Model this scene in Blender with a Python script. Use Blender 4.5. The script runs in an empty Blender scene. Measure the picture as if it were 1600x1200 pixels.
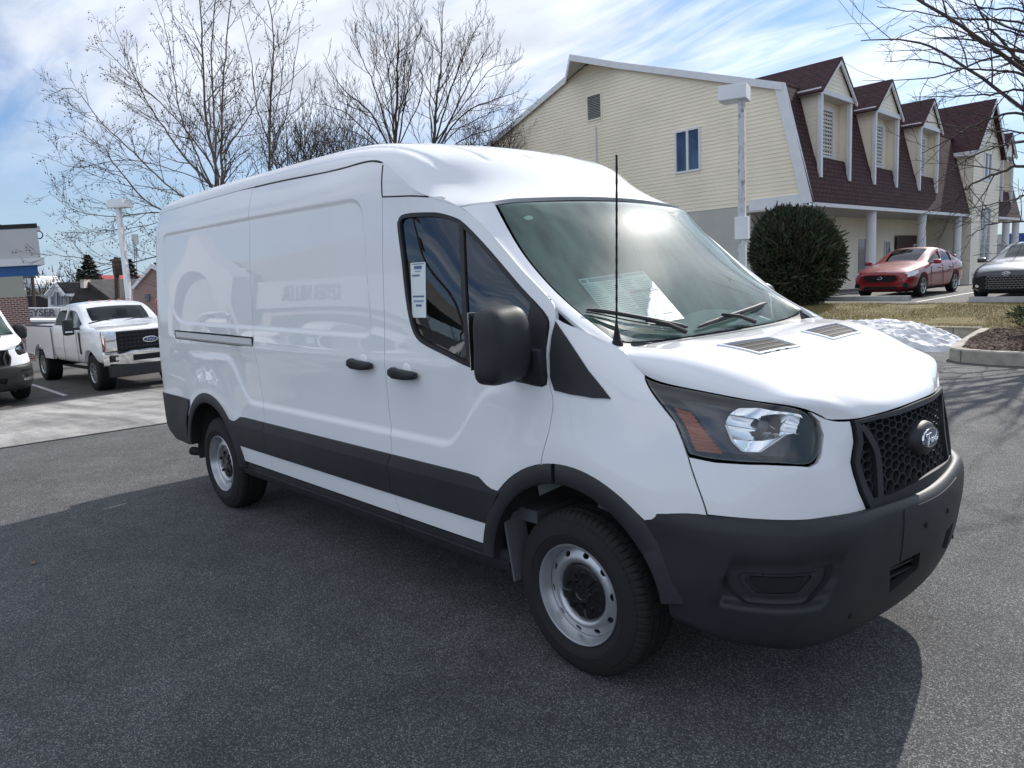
import bpy, bmesh, math, random
import numpy as np
from mathutils import Vector, Matrix
from mathutils.geometry import delaunay_2d_cdt
SC = bpy.context.scene
COL = SC.collection
random.seed(7)
R = math.radians

# ------------------------------------------------------------------ materials
MATS = {}
def mat(name, color=(.8,.8,.8), rough=.5, metal=0., spec=.5, coat=0., coatr=.03, bump=None, mottle=None, emit=None, trans=0., ior=1.45, alpha=1.):
    """Principled material; bump=(scale, strength, detail), mottle=(scale, amount, detail)"""
    if name in MATS: return MATS[name]
    m = bpy.data.materials.new(name); m.use_nodes = True
    nt = m.node_tree; b = nt.nodes['Principled BSDF']
    b.inputs['Base Color'].default_value = (*color, 1)
    b.inputs['Roughness'].default_value = rough
    b.inputs['Metallic'].default_value = metal
    b.inputs['Specular IOR Level'].default_value = spec
    b.inputs['Coat Weight'].default_value = coat
    b.inputs['Coat Roughness'].default_value = coatr
    b.inputs['Transmission Weight'].default_value = trans
    b.inputs['IOR'].default_value = ior
    b.inputs['Alpha'].default_value = alpha
    if emit:
        b.inputs['Emission Color'].default_value = (*emit[0], 1); b.inputs['Emission Strength'].default_value = emit[1]
    tc = None
    if bump or mottle:
        tc = nt.nodes.new('ShaderNodeTexCoord')
    if mottle:
        n = nt.nodes.new('ShaderNodeTexNoise'); n.inputs['Scale'].default_value = mottle[0]; n.inputs['Detail'].default_value = mottle[2] if len(mottle) > 2 else 4
        nt.links.new(tc.outputs['Object'], n.inputs['Vector'])
        mr = nt.nodes.new('ShaderNodeMapRange'); mr.inputs[1].default_value = .3; mr.inputs[2].default_value = .7
        mr.inputs[3].default_value = 1 - mottle[1]; mr.inputs[4].default_value = 1 + mottle[1]
        nt.links.new(n.outputs['Fac'], mr.inputs[0])
        mx = nt.nodes.new('ShaderNodeVectorMath'); mx.operation = 'SCALE'; mx.inputs[0].default_value = color
        nt.links.new(mr.outputs[0], mx.inputs['Scale'])
        nt.links.new(mx.outputs[0], b.inputs['Base Color'])
    if bump:
        n = nt.nodes.new('ShaderNodeTexNoise'); n.inputs['Scale'].default_value = bump[0]; n.inputs['Detail'].default_value = bump[2] if len(bump) > 2 else 3
        nt.links.new(tc.outputs['Object'], n.inputs['Vector'])
        bp = nt.nodes.new('ShaderNodeBump'); bp.inputs['Strength'].default_value = bump[1]; bp.inputs['Distance'].default_value = .01
        nt.links.new(n.outputs['Fac'], bp.inputs['Height'])
        nt.links.new(bp.outputs['Normal'], b.inputs['Normal'])
    MATS[name] = m
    return m

# ------------------------------------------------------------------ objects
def tag(o, label=None, cat=None, group=None, kind=None):
    if label: o['label'] = label
    if cat: o['category'] = cat
    if group: o['group'] = group
    if kind: o['kind'] = kind
    return o
def empty(name, loc=(0,0,0), rz=0, label=None, cat=None, group=None):
    o = bpy.data.objects.new(name, None); COL.objects.link(o)
    o.location = loc; o.rotation_euler = (0,0,rz); o.empty_display_size = .3
    return tag(o, label, cat, group)
def mesh_obj(name, verts, faces, material=None, parent=None, smooth=False, normals=None, label=None, sharp=None):
    me = bpy.data.meshes.new(name)
    me.from_pydata([tuple(map(float, v)) for v in verts], [], [tuple(int(i) for i in f) for f in faces])
    mats = material if isinstance(material, (list, tuple)) else [material]
    for m in mats:
        if m: me.materials.append(m)
    if smooth or normals is not None:
        me.polygons.foreach_set('use_smooth', [True]*len(me.polygons))
    me.update()
    if normals is not None:
        me.normals_split_custom_set_from_vertices([tuple(map(float, n)) for n in normals])
    elif smooth and sharp:
        me.set_sharp_from_angle(angle=R(sharp))
    o = bpy.data.objects.new(name, me); COL.objects.link(o)
    if parent: o.parent = parent
    if label: o['label'] = label
    return o
def copy_tree(o, parent=None, first=True):
    c = o.copy(); COL.objects.link(c); c.parent = parent
    for k in ('label',):
        pass
    for ch in list(o.children): copy_tree(ch, c)
    return c

class MB:
    """collects primitive shapes into one mesh"""
    def __init__(s): s.v = []; s.f = []; s.mi = []
    def add(s, vs, fs, mi=0):
        n = len(s.v); s.v += [tuple(v) for v in vs]; s.f += [tuple(i+n for i in f) for f in fs]; s.mi += [mi]*len(fs)
    def box(s, c, d, rz=0, ry=0, rx=0, taper=1., bev=0., mi=0):
        """box centred at c with size d; bev rounds its edges by a chamfer"""
        x, y, z = d[0]/2, d[1]/2, d[2]/2
        M = Matrix.Translation(c) @ Matrix.Rotation(rz,4,'Z') @ Matrix.Rotation(ry,4,'Y') @ Matrix.Rotation(rx,4,'X')
        if bev <= 0:
            vs = [(-x,-y,-z),(x,-y,-z),(x,y,-z),(-x,y,-z),(-x*taper,-y*taper,z),(x*taper,-y*taper,z),(x*taper,y*taper,z),(-x*taper,y*taper,z)]
            fs = [(0,3,2,1),(4,5,6,7),(0,1,5,4),(1,2,6,5),(2,3,7,6),(3,0,4,7)]
            s.add([M @ Vector(v) for v in vs], fs, mi)
        else:
            b = min(bev, x*.9, y*.9, z*.9); bm = bmesh.new()
            bmesh.ops.create_cube(bm, size=1)
            for v in bm.verts:
                t = taper if v.co.z > 0 else 1
                v.co = Vector((v.co.x*2*x*t, v.co.y*2*y*t, v.co.z*2*z))
            bmesh.ops.bevel(bm, geom=bm.edges[:], offset=b, segments=2, profile=.6, affect='EDGES')
            bm.verts.ensure_lookup_table()
            vs = [M @ v.co for v in bm.verts]; fs = [[v.index for v in f.verts] for f in bm.faces]
            bm.free(); s.add(vs, fs, mi)
    def cyl(s, p0, p1, r0, r1=None, n=12, caps=True, mi=0):
        r1 = r0 if r1 is None else r1
        p0 = Vector(p0); p1 = Vector(p1); a = (p1-p0).normalized()
        u = a.orthogonal().normalized(); w = a.cross(u)
        vs = []
        for p, r in ((p0, r0), (p1, r1)):
            for i in range(n):
                t = 2*math.pi*i/n; vs.append(p + (u*math.cos(t) + w*math.sin(t))*r)
        fs = [(i, (i+1) % n, n+(i+1) % n, n+i) for i in range(n)]
        if caps: fs += [tuple(range(n-1,-1,-1)), tuple(range(n, 2*n))]
        s.add(vs, fs, mi)
    def tube(s, pts, r, n=8, mi=0, caps=True):
        """tube along a polyline; r may be a list"""
        pts = [Vector(p) for p in pts]; m = len(pts); rr = r if isinstance(r, (list, tuple)) else [r]*m
        vs = []; fs = []; up = None
        for i, p in enumerate(pts):
            a = (pts[min(i+1, m-1)] - pts[max(i-1, 0)]).normalized()
            if up is None: u = a.orthogonal().normalized()
            else:
                u = (up - a*up.dot(a))
                u = u.normalized() if u.length > 1e-6 else a.orthogonal().normalized()
            up = u; w = a.cross(u)
            for k in range(n):
                t = 2*math.pi*k/n; vs.append(p + (u*math.cos(t) + w*math.sin(t))*rr[i])
        for i in range(m-1):
            for k in range(n):
                fs.append((i*n+k, i*n+(k+1) % n, (i+1)*n+(k+1) % n, (i+1)*n+k))
        if caps: fs += [tuple(range(n-1,-1,-1)), tuple((m-1)*n+k for k in range(n))]
        s.add(vs, fs, mi)
    def prism(s, poly, axis, a, b, mi=0, caps=True):
        """extrude a 2-D polygon along axis from a to b. axis 'y': poly=(x,z); 'x': poly=(y,z); 'z': poly=(x,y)"""
        def P(p, t): return {'y': (p[0], t, p[1]), 'x': (t, p[0], p[1]), 'z': (p[0], p[1], t)}[axis]
        n = len(poly); vs = [P(p, a) for p in poly] + [P(p, b) for p in poly]
        fs = [(i, (i+1) % n, n+(i+1) % n, n+i) for i in range(n)]
        if caps: fs += [tuple(range(n-1,-1,-1)), tuple(range(n, 2*n))]
        s.add(vs, fs, mi)
    def lathe(s, prof, c=(0,0,0), axis='y', n=48, mi=0, closed=False):
        """prof = [(radius, offset along axis)]"""
        vs = []; fs = []; m = len(prof)
        for i in range(n):
            t = 2*math.pi*i/n; ct, st = math.cos(t), math.sin(t)
            for r, h in prof:
                if axis == 'y': v = (c[0]+r*ct, c[1]+h, c[2]+r*st)
                elif axis == 'x': v = (c[0]+h, c[1]+r*ct, c[2]+r*st)
                else: v = (c[0]+r*ct, c[1]+r*st, c[2]+h)
                vs.append(v)
        for i in range(n):
            j = (i+1) % n
            for k in range(m-1 if not closed else m):
                k2 = (k+1) % m
                fs.append((i*m+k, i*m+k2, j*m+k2, j*m+k))
        s.add(vs, fs, mi)
    def build(s, name, material, parent=None, smooth=False, sharp=None, label=None, recalc=True):
        me = bpy.data.meshes.new(name)
        me.from_pydata([tuple(map(float, v)) for v in s.v], [], s.f)
        for m in (material if isinstance(material, (list, tuple)) else [material]): me.materials.append(m)
        me.polygons.foreach_set('material_index', s.mi)
        if recalc:
            bm = bmesh.new(); bm.from_mesh(me); bmesh.ops.recalc_face_normals(bm, faces=bm.faces[:]); bm.to_mesh(me); bm.free()
        if smooth:
            me.polygons.foreach_set('use_smooth', [True]*len(me.polygons))
            if sharp: me.set_sharp_from_angle(angle=R(sharp))
        me.update()
        o = bpy.data.objects.new(name, me); COL.objects.link(o)
        if parent: o.parent = parent
        if label: o['label'] = label
        return o

def mirror_obj(o, parent, name=None):
    """copy of a mesh object mirrored across the XZ plane of its parent"""
    me = o.data
    n = len(me.vertices); co = np.empty(n*3); me.vertices.foreach_get('co', co); co = co.reshape(-1,3); co[:,1] *= -1
    fs = [tuple(reversed(p.vertices)) for p in me.polygons]
    m2 = bpy.data.meshes.new((name or o.name)); m2.from_pydata(co.tolist(), [], fs)
    for m in me.materials: m2.materials.append(m)
    m2.polygons.foreach_set('material_index', [p.material_index for p in me.polygons])
    m2.polygons.foreach_set('use_smooth', [p.use_smooth for p in me.polygons])
    m2.update()
    if 'vn' in o: pass
    key = o.name
    if key in VN:
        nn = np.array(VN[key]); nn[:,1] *= -1
        m2.normals_split_custom_set_from_vertices(nn.tolist())
    elif me.attributes.get('sharp_edge'):
        m2.set_sharp_from_angle(angle=R(35))
    c = bpy.data.objects.new(name or o.name.split('.')[0], m2); COL.objects.link(c); c.parent = parent
    c.location = (o.location.x, -o.location.y, o.location.z)
    for k in ('label',):
        if k in o: c[k] = o[k]
    return c
VN = {}

# ------------------------------------------------------------------ splines and surfaces
def nat_spline(t, P):
    """natural cubic spline through rows of P at knots t; returns f(s)->array"""
    t = np.asarray(t, float); P = np.asarray(P, float); n = len(t)
    h = np.diff(t); A = np.zeros((n, n)); B = np.zeros((n,)+P.shape[1:])
    A[0,0] = A[-1,-1] = 1
    for i in range(1, n-1):
        A[i,i-1] = h[i-1]; A[i,i] = 2*(h[i-1]+h[i]); A[i,i+1] = h[i]
        B[i] = 6*((P[i+1]-P[i])/h[i] - (P[i]-P[i-1])/h[i-1])
    M = np.linalg.solve(A, B.reshape(n, -1)).reshape(P.shape)
    def f(s):
        s = np.atleast_1d(np.asarray(s, float)); k = np.clip(np.searchsorted(t, s)-1, 0, n-2)
        hh = h[k]; a = (t[k+1]-s)/hh; b = (s-t[k])/hh
        ex = (slice(None),)+(None,)*(P.ndim-1)
        a = a[ex]; b = b[ex]; hh = hh[ex]
        return a*P[k] + b*P[k+1] + ((a**3-a)*M[k] + (b**3-b)*M[k+1])*hh*hh/6
    return f
class Loft:
    """smooth surface through a grid of 3-D points; parameters u (along rows) and v (across rows)"""
    def __init__(s, rows, tu=None, tv=None):
        G = np.array(rows, float); s.nv, s.nu = G.shape[:2]
        s.tu = np.arange(s.nu, dtype=float) if tu is None else np.array(tu, float)
        s.tv = np.arange(s.nv, dtype=float) if tv is None else np.array(tv, float)
        s.fu = nat_spline(s.tu, np.transpose(G, (1,0,2)))   # u -> (nv,3)
        s.G = G
        # second-level: precompute spline matrices in v with basis functions
        s.bv = nat_spline(s.tv, np.eye(s.nv))
    def __call__(s, uv):
        uv = np.atleast_2d(uv); U = s.fu(uv[:,0]); B = s.bv(uv[:,1])
        return np.einsum('nj,njk->nk', B, U)
class Side:
    """height field y = -W(x, z) seen from the side; parameters are x, z"""
    def __init__(s, W): s.W = W
    def __call__(s, xz):
        xz = np.atleast_2d(xz); return np.stack([xz[:,0], -s.W(xz[:,0], xz[:,1]), xz[:,1]], 1)
def normals_of(S, uv, e=.002, flip=1):
    uv = np.atleast_2d(np.asarray(uv, float))
    du = S(uv+[e,0]) - S(uv-[e,0]); dv = S(uv+[0,e]) - S(uv-[0,e])
    n = np.cross(du, dv); n /= (np.linalg.norm(n, axis=1)[:,None]+1e-12)
    return n*flip
def inside(poly, pts):
    poly = np.asarray(poly); pts = np.asarray(pts); x, y = pts[:,0], pts[:,1]
    c = np.zeros(len(pts), bool); n = len(poly); j = n-1
    for i in range(n):
        xi, yi = poly[i]; xj, yj = poly[j]
        if yi != yj:
            m = ((yi > y) != (yj > y)) & (x < (xj-xi)*(y-yi)/(yj-yi)+xi)
            c ^= m
        j = i
    return c
def resample(poly, h, closed=True):
    P = [np.array(p, float) for p in poly]; out = []; n = len(P)
    for i in range(n if closed else n-1):
        a, b = P[i], P[(i+1) % n]; k = max(1, int(math.ceil(np.linalg.norm(b-a)/h)))
        for j in range(k): out.append(a+(b-a)*j/k)
    if not closed: out.append(P[-1])
    return np.array(out)
def smooth_poly(pts, n=6, closed=False):
    """Catmull-Rom through 2-D or 3-D points"""
    P = np.array(pts, float); m = len(P); out = []
    rng = range(m if closed else m-1)
    for i in rng:
        g = (lambda k: P[k % m]) if closed else (lambda k: P[min(max(k,0), m-1)])
        p0, p1, p2, p3 = g(i-1), g(i), g(i+1), g(i+2)
        for j in range(n):
            t = j/n
            out.append(.5*((2*p1)+(-p0+p2)*t+(2*p0-5*p1+4*p2-p3)*t*t+(-p0+3*p1-3*p2+p3)*t**3))
    if not closed: out.append(P[-1])
    return np.array(out)
def rounded(poly, r, n=5):
    """round the corners of a polygon; r may be a list per corner"""
    P = [np.array(p, float) for p in poly]; m = len(P); out = []
    rs = r if isinstance(r, (list, tuple)) else [r]*m
    for i in range(m):
        a, b, c = P[i-1], P[i], P[(i+1) % m]; d1 = np.linalg.norm(a-b); d2 = np.linalg.norm(c-b)
        q = min(rs[i], d1*.48, d2*.48)
        if q <= 1e-6: out.append(b); continue
        s = b+(a-b)/d1*q; e = b+(c-b)/d2*q
        for k in range(n+1):
            t = k/n; out.append((1-t)**2*s+2*t*(1-t)*b+t*t*e)
    return np.array(out)
def offset_poly(P, d):
    """move the outline inwards by d (any orientation)"""
    P = np.asarray(P, float); n = len(P)
    area = .5*np.sum(P[:,0]*np.roll(P[:,1],-1)-np.roll(P[:,0],-1)*P[:,1])
    s = 1 if area > 0 else -1
    e1 = P-np.roll(P,1,0); e2 = np.roll(P,-1,0)-P
    e1 /= (np.linalg.norm(e1,axis=1)[:,None]+1e-12); e2 /= (np.linalg.norm(e2,axis=1)[:,None]+1e-12)
    n1 = np.stack([-e1[:,1], e1[:,0]],1)*s; n2 = np.stack([-e2[:,1], e2[:,0]],1)*s
    m = n1+n2; L = np.sum(m*m,1)[:,None]/2; L = np.maximum(L, .35)
    return P + m/L*d
def panel(name, S, outer, holes=(), material=None, parent=None, h=.03, gap=.0022, lift=0., depth=.02, guides=(), flip=1, sc=(1,1), holegap=None, eh=None, back=False):
    """a sheet of surface S inside outline `outer` (in the parameters of S) minus `holes`,
    lifted by `lift` along the normal, with a folded-in rim `depth` deep. sc = metres per parameter unit."""
    sc = np.array(sc, float); eh = eh or h*.6
    loops = []
    for k, L in enumerate([outer]+list(holes)):
        L = np.array(L, float)*sc
        L = resample(L, eh)
        g = gap if k == 0 else -(gap if holegap is None else holegap)
        if g: L = offset_poly(L, g)
        loops.append(L)
    lo = loops[0].min(0); hi = loops[0].max(0)
    gx = np.arange(lo[0]+h/2, hi[0], h); gy = np.arange(lo[1]+h/2, hi[1], h)
    pts = np.array([(a, b) for a in gx for b in gy]) if len(gx) and len(gy) else np.zeros((0,2))
    G = [pts]
    for g in guides: G.append(np.asarray(g, float)*sc)
    pts = np.concatenate(G) if len(G) else pts
    if len(pts):
        ok = inside(loops[0], pts)
        for L in loops[1:]: ok &= ~inside(L, pts)
        pts = pts[ok]
        allb = np.concatenate(loops)
        keep = []
        for p in pts:
            if np.min((allb[:,0]-p[0])**2+(allb[:,1]-p[1])**2) > (eh*.35)**2: keep.append(p)
        pts = np.array(keep) if keep else np.zeros((0,2))
    V = []; E = []
    for L in loops:
        n0 = len(V); V += [tuple(p) for p in L]; m = len(L)
        E += [(n0+i, n0+(i+1) % m) for i in range(m)]
    V += [tuple(p) for p in pts]
    r = delaunay_2d_cdt([Vector(v) for v in V], E, [], 0, 1e-6)
    vv = np.array([tuple(v) for v in r[0]]); ff = np.array([f for f in r[2]])
    cen = vv[ff].mean(1); ok = inside(loops[0], cen)
    for L in loops[1:]: ok &= ~inside(L, cen)
    ff = ff[ok]
    # drop slivers of zero area
    a = vv[ff[:,0]]; b = vv[ff[:,1]]; c = vv[ff[:,2]]
    ar = np.abs((b-a)[:,0]*(c-a)[:,1]-(b-a)[:,1]*(c-a)[:,0]); ff = ff[ar > 1e-10]
    uv = vv/sc
    X = S(uv); N = normals_of(S, uv, flip=flip)
    X = X+N*lift
    # winding to match the normals
    a = X[ff[:,0]]; b = X[ff[:,1]]; c = X[ff[:,2]]; fn = np.cross(b-a, c-a)
    s = np.sum(fn*N[ff[:,0]],1) < 0
    ff[s] = ff[s][:,::-1]
    verts = X.tolist(); norms = N.tolist(); faces = [tuple(f) for f in ff]
    if depth:
        # boundary edges -> folded rim
        from collections import Counter
        ec = {}
        for f in faces:
            for i in range(3):
                e = (f[i], f[(i+1)%3])
                if (e[1],e[0]) in ec: ec.pop((e[1],e[0]))
                else: ec[e] = 1
        vid = {}
        def side_v(i, k, nrm):
            key = (i, k)
            if key not in vid:
                vid[key] = len(verts); verts.append((X[i]-N[i]*(depth*k)).tolist()); norms.append(nrm)
            return vid[key]
        acc = {}
        for (i, j) in ec:
            t = X[j]-X[i]; m = np.cross(t, N[i]); m /= (np.linalg.norm(m)+1e-12)
            for q in (i, j): acc[q] = acc.get(q, 0)+m
        for q in acc: acc[q] = (acc[q]/(np.linalg.norm(acc[q])+1e-12)).tolist()
        for (i, j) in ec:
            faces.append((j, i, side_v(i,1,acc[i]), side_v(j,1,acc[j])) if False else (side_v(j,0,acc[j]), side_v(i,0,acc[i]), side_v(i,1,acc[i]), side_v(j,1,acc[j])))
    o = mesh_obj(name, verts, faces, material, parent, normals=norms)
    VN[o.name] = norms
    return o
def strip_on(name, S, line, w, material, parent, lift=.003, thick=.004, flip=1, sc=(1,1), closed=False):
    """a thin raised strip of width w following a line on surface S"""
    L = np.array(line, float)*np.array(sc); sc = np.array(sc, float)
    n = len(L); t = np.gradient(L, axis=0) if not closed else np.roll(L,-1,0)-np.roll(L,1,0)
    t /= np.linalg.norm(t, axis=1)[:,None]+1e-12
    nn = np.stack([-t[:,1], t[:,0]],1)
    A = (L+nn*w/2)/sc; B = (L-nn*w/2)/sc
    XA, XB = S(A), S(B); NA, NB = normals_of(S, A, flip=flip), normals_of(S, B, flip=flip)
    vs = []
    for i in range(n):
        vs += [XA[i]+NA[i]*(lift-thick), XA[i]+NA[i]*lift, XB[i]+NB[i]*lift, XB[i]+NB[i]*(lift-thick)]
    mb = MB(); fs = []
    for i in range(n if closed else n-1):
        j = (i+1) % n
        for k in range(4):
            k2 = (k+1) % 4; fs.append((i*4+k, i*4+k2, j*4+k2, j*4+k))
    if not closed: fs += [(0,1,2,3), ((n-1)*4+3,(n-1)*4+2,(n-1)*4+1,(n-1)*4)]
    mb.add(vs, fs)
    return mb.build(name, material, parent)
# ------------------------------------------------------------------ the cargo van: body surfaces (x forward from front axle, right side y<0)
WX = [-5.1,-4.84,-4.6,-3.9,-2.6,-1.4,-.95,-.5,-.15,.3,.7]
WZ = [.2,.30,.47,.60,.80,1.0,1.2,1.4,1.6,1.9,2.1,2.25,2.37,2.6]
_wm = [.97,.985,1.008,1.016,1.020,1.021,1.018,1.008,.993,.968,.948,.927,.885,.80]
WT = [
 [v-.06 for v in _wm], [v-.012 for v in _wm], [v-.001 for v in _wm], list(_wm), list(_wm), list(_wm),
 [.97,.985,1.008,1.016,1.020,1.019,1.013,.999,.979,.941,.907,.880,.845,.76],
 [.97,.985,1.005,1.014,1.018,1.014,1.004,.983,.948,.870,.82,.79,.77,.72],
 [.965,.98,1.0,1.01,1.013,1.007,.992,.955,.895,.82,.78,.75,.73,.68],
 [.955,.97,.985,.995,1.002,.99,.955,.90,.83,.76,.72,.70,.68,.64],
 [.86,.88,.895,.90,.90,.88,.82,.77,.72,.66,.62,.60,.58,.54]]
_fx = nat_spline(WX, np.array(WT)); _bz = nat_spline(WZ, np.eye(len(WZ)))
def sstep(a, b, x):
    t = np.clip((x-a)/(b-a), 0, 1); return t*t*t*(t*(6*t-15)+10)
def seg_dist(pts, P):
    """distance to a polyline"""
    d = np.full(len(pts), 1e9)
    for a, b in zip(P[:-1], P[1:]):
        ab = b-a; t = np.clip(((pts-a)@ab)/(ab@ab+1e-12), 0, 1)
        q = a+t[:,None]*ab; d = np.minimum(d, np.hypot(*(pts-q).T))
    return d
def W_base(x, z): return np.einsum('ij,ij->i', _fx(x), _bz(z))
# recessed upper panels (pressed into the metal)
REC1 = rounded([(-4.60,2.185),(-2.865,2.185),(-2.865,1.44),(-4.30,1.455),(-4.56,1.68)], [.07,.001,.001,.18,.25])
REC2 = rounded([(-2.855,2.185),(-1.50,2.172),(-1.405,1.425),(-2.855,1.44)], [.001,.12,.09,.001])
def rec_depth(p):
    d = np.zeros(len(p))
    for P in (REC1, REC2):
        m = inside(P, p); Q = np.vstack([P, P[:1]])
        sd = seg_dist(p, Q); sd = np.where(m, sd, -sd)
        # no wall on the shared side near the sliding-door line
        d = np.maximum(d, sstep(-.010, .022, sd))
    near = (p[:,0] > -2.95) & (p[:,0] < -2.78) & (p[:,1] > 1.465) & (p[:,1] < 2.16)
    d = np.where(near, 1., d)
    e = (p[:,0] > -2.95) & (p[:,0] < -2.78) & ~near
    if e.any():
        z = p[:,1]; dd = np.minimum(2.185-z, z-1.44); d = np.where(e, sstep(-.010,.022,dd), d)
    return d
def W(x, z):
    x = np.asarray(x, float); z = np.asarray(z, float)
    w = W_base(x, z)
    p = np.stack([x, z], 1)
    w = w - .009*rec_depth(p)
    # wheel-arch bulges
    for cx in (0., -3.75):
        r = np.hypot(x-cx, (z-.40)*1.0)
        w = w + .016*np.exp(-((r-.56)/.12)**2)*sstep(.4,.75,z)
    # shallow waist scallop between the arches: sharp lower edge, soft top, ends curving round the arches
    zz = .895 + .30*sstep(-.85,-.40,x)*1. + .30*sstep(-2.95,-3.4,x)
    band = sstep(0,.055,z-zz)*(1-sstep(.10,.46,z-zz))
    w = w - .015*band*sstep(-4.2,-3.6,x)*(1-sstep(-.5,-.15,x))
    # soft shoulder above the handles
    w = w + .004*np.exp(-((z-1.30)/.035)**2)*sstep(-4.6,-4.2,x)*(1-sstep(-.9,-.4,x))
    # rounded rear corner
    k = np.clip(-4.78-x, 0, .1199); w = w - (.12-np.sqrt(.12**2-k**2))*1.0
    return w
SIDE = Side(W)
def Sx(x, z): return [x, -float(W_base(np.array([x]), np.array([z]))[0]), z]

# front fender and fascia: rings from the bonnet seam (v=0) down to the bumper top (v=4)
_f1 = [
 [Sx(-.35,1.74), [-.15,-.915,1.56],[0,-.895,1.49],[.204,-.868,1.402],[.33,-.882,1.312],[.53,-.85,1.272],[.72,-.75,1.233],[.851,-.65,1.200],[.888,-.575,1.156],[.932,-.44,1.132],[.99,0,1.14]],
 [Sx(-.35,1.45), Sx(-.15,1.42),[0,-.950,1.38],[.2,-.938,1.31],[.335,-.925,1.235],[.535,-.885,1.20],[.715,-.785,1.165],[.845,-.68,1.13],[.893,-.59,1.10],[.94,-.45,1.08],[1.005,0,1.07]],
 [Sx(-.35,1.2), Sx(-.15,1.2),[0,-.990,1.18],[.2,-.978,1.15],[.35,-.955,1.11],[.545,-.91,1.09],[.718,-.81,1.075],[.85,-.70,1.05],[.903,-.605,1.02],[.95,-.46,1.0],[1.015,0,1.0]],
 [Sx(-.35,1.0), Sx(-.15,1.0),[0,-1.006,1.0],[.2,-.998,1.0],[.365,-.975,.99],[.56,-.925,.985],[.725,-.83,.98],[.86,-.715,.965],[.915,-.615,.94],[.96,-.47,.92],[1.02,0,.93]],
 [Sx(-.35,.8), Sx(-.15,.8),[0,-1.014,.8],[.2,-1.010,.81],[.385,-.985,.82],[.60,-.935,.82],[.745,-.845,.81],[.868,-.725,.80],[.925,-.625,.795],[.975,-.48,.785],[1.03,0,.80]],
 [Sx(-.35,.6), Sx(-.15,.6),[0,-1.01,.6],[.2,-1.005,.61],[.385,-.985,.62],[.60,-.94,.62],[.75,-.85,.61],[.875,-.73,.60],[.93,-.63,.595],[.98,-.48,.585],[1.04,0,.60]],
]
FTU = [0,1,2,3,4,5,6,7,7.6,8.4,10.6]
_FASC = Loft(_f1, FTU, [0,1,2,3,4,5])
def FASC(uv):
    """fascia loft plus the soft wheel-arch bulge"""
    uv = np.atleast_2d(uv); X = _FASC(uv)
    r = np.hypot(X[:,0], X[:,2]-.40)
    d = .016*np.exp(-((r-.56)/.12)**2)*sstep(.4,.75,X[:,2])*(1-sstep(.45,.8,X[:,0]))
    X = X.copy(); X[:,1] -= d
    return X
# bumper: from the white/black line down to the lip
_b1 = [
 [[.28,-.990,.835],[.45,-.958,.838],[.60,-.915,.835],[.74,-.825,.825],[.858,-.705,.816],[.918,-.605,.812],[.960,-.46,.795],[1.01,0,.790]],
 [[.28,-1.010,.815],[.455,-.985,.820],[.63,-.943,.818],[.772,-.853,.808],[.895,-.738,.798],[.965,-.625,.800],[1.01,-.47,.812],[1.065,0,.800]],
 [[.28,-1.006,.70],[.46,-.992,.70],[.645,-.952,.69],[.79,-.868,.69],[.915,-.748,.69],[.995,-.61,.70],[1.035,-.47,.70],[1.09,0,.70]],
 [[.28,-1.000,.56],[.46,-.988,.56],[.648,-.950,.55],[.79,-.868,.54],[.915,-.748,.54],[.985,-.605,.55],[1.02,-.46,.56],[1.08,0,.56]],
 [[.30,-.985,.46],[.47,-.968,.44],[.645,-.928,.42],[.78,-.845,.40],[.90,-.72,.39],[.962,-.58,.40],[.995,-.44,.41],[1.045,0,.42]],
 [[.33,-.965,.42],[.475,-.950,.40],[.64,-.895,.35],[.76,-.810,.325],[.868,-.69,.31],[.925,-.55,.315],[.955,-.42,.32],[1.0,0,.335]],
 [[.36,-.90,.40],[.48,-.88,.385],[.62,-.82,.33],[.73,-.74,.30],[.83,-.62,.29],[.88,-.50,.29],[.90,-.38,.29],[.94,0,.30]],
]
BUMP = Loft(_b1, [0,1,2,3,4,4.7,5.5,7.5], [0,.35,1,2,3,3.6,4.2])

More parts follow.
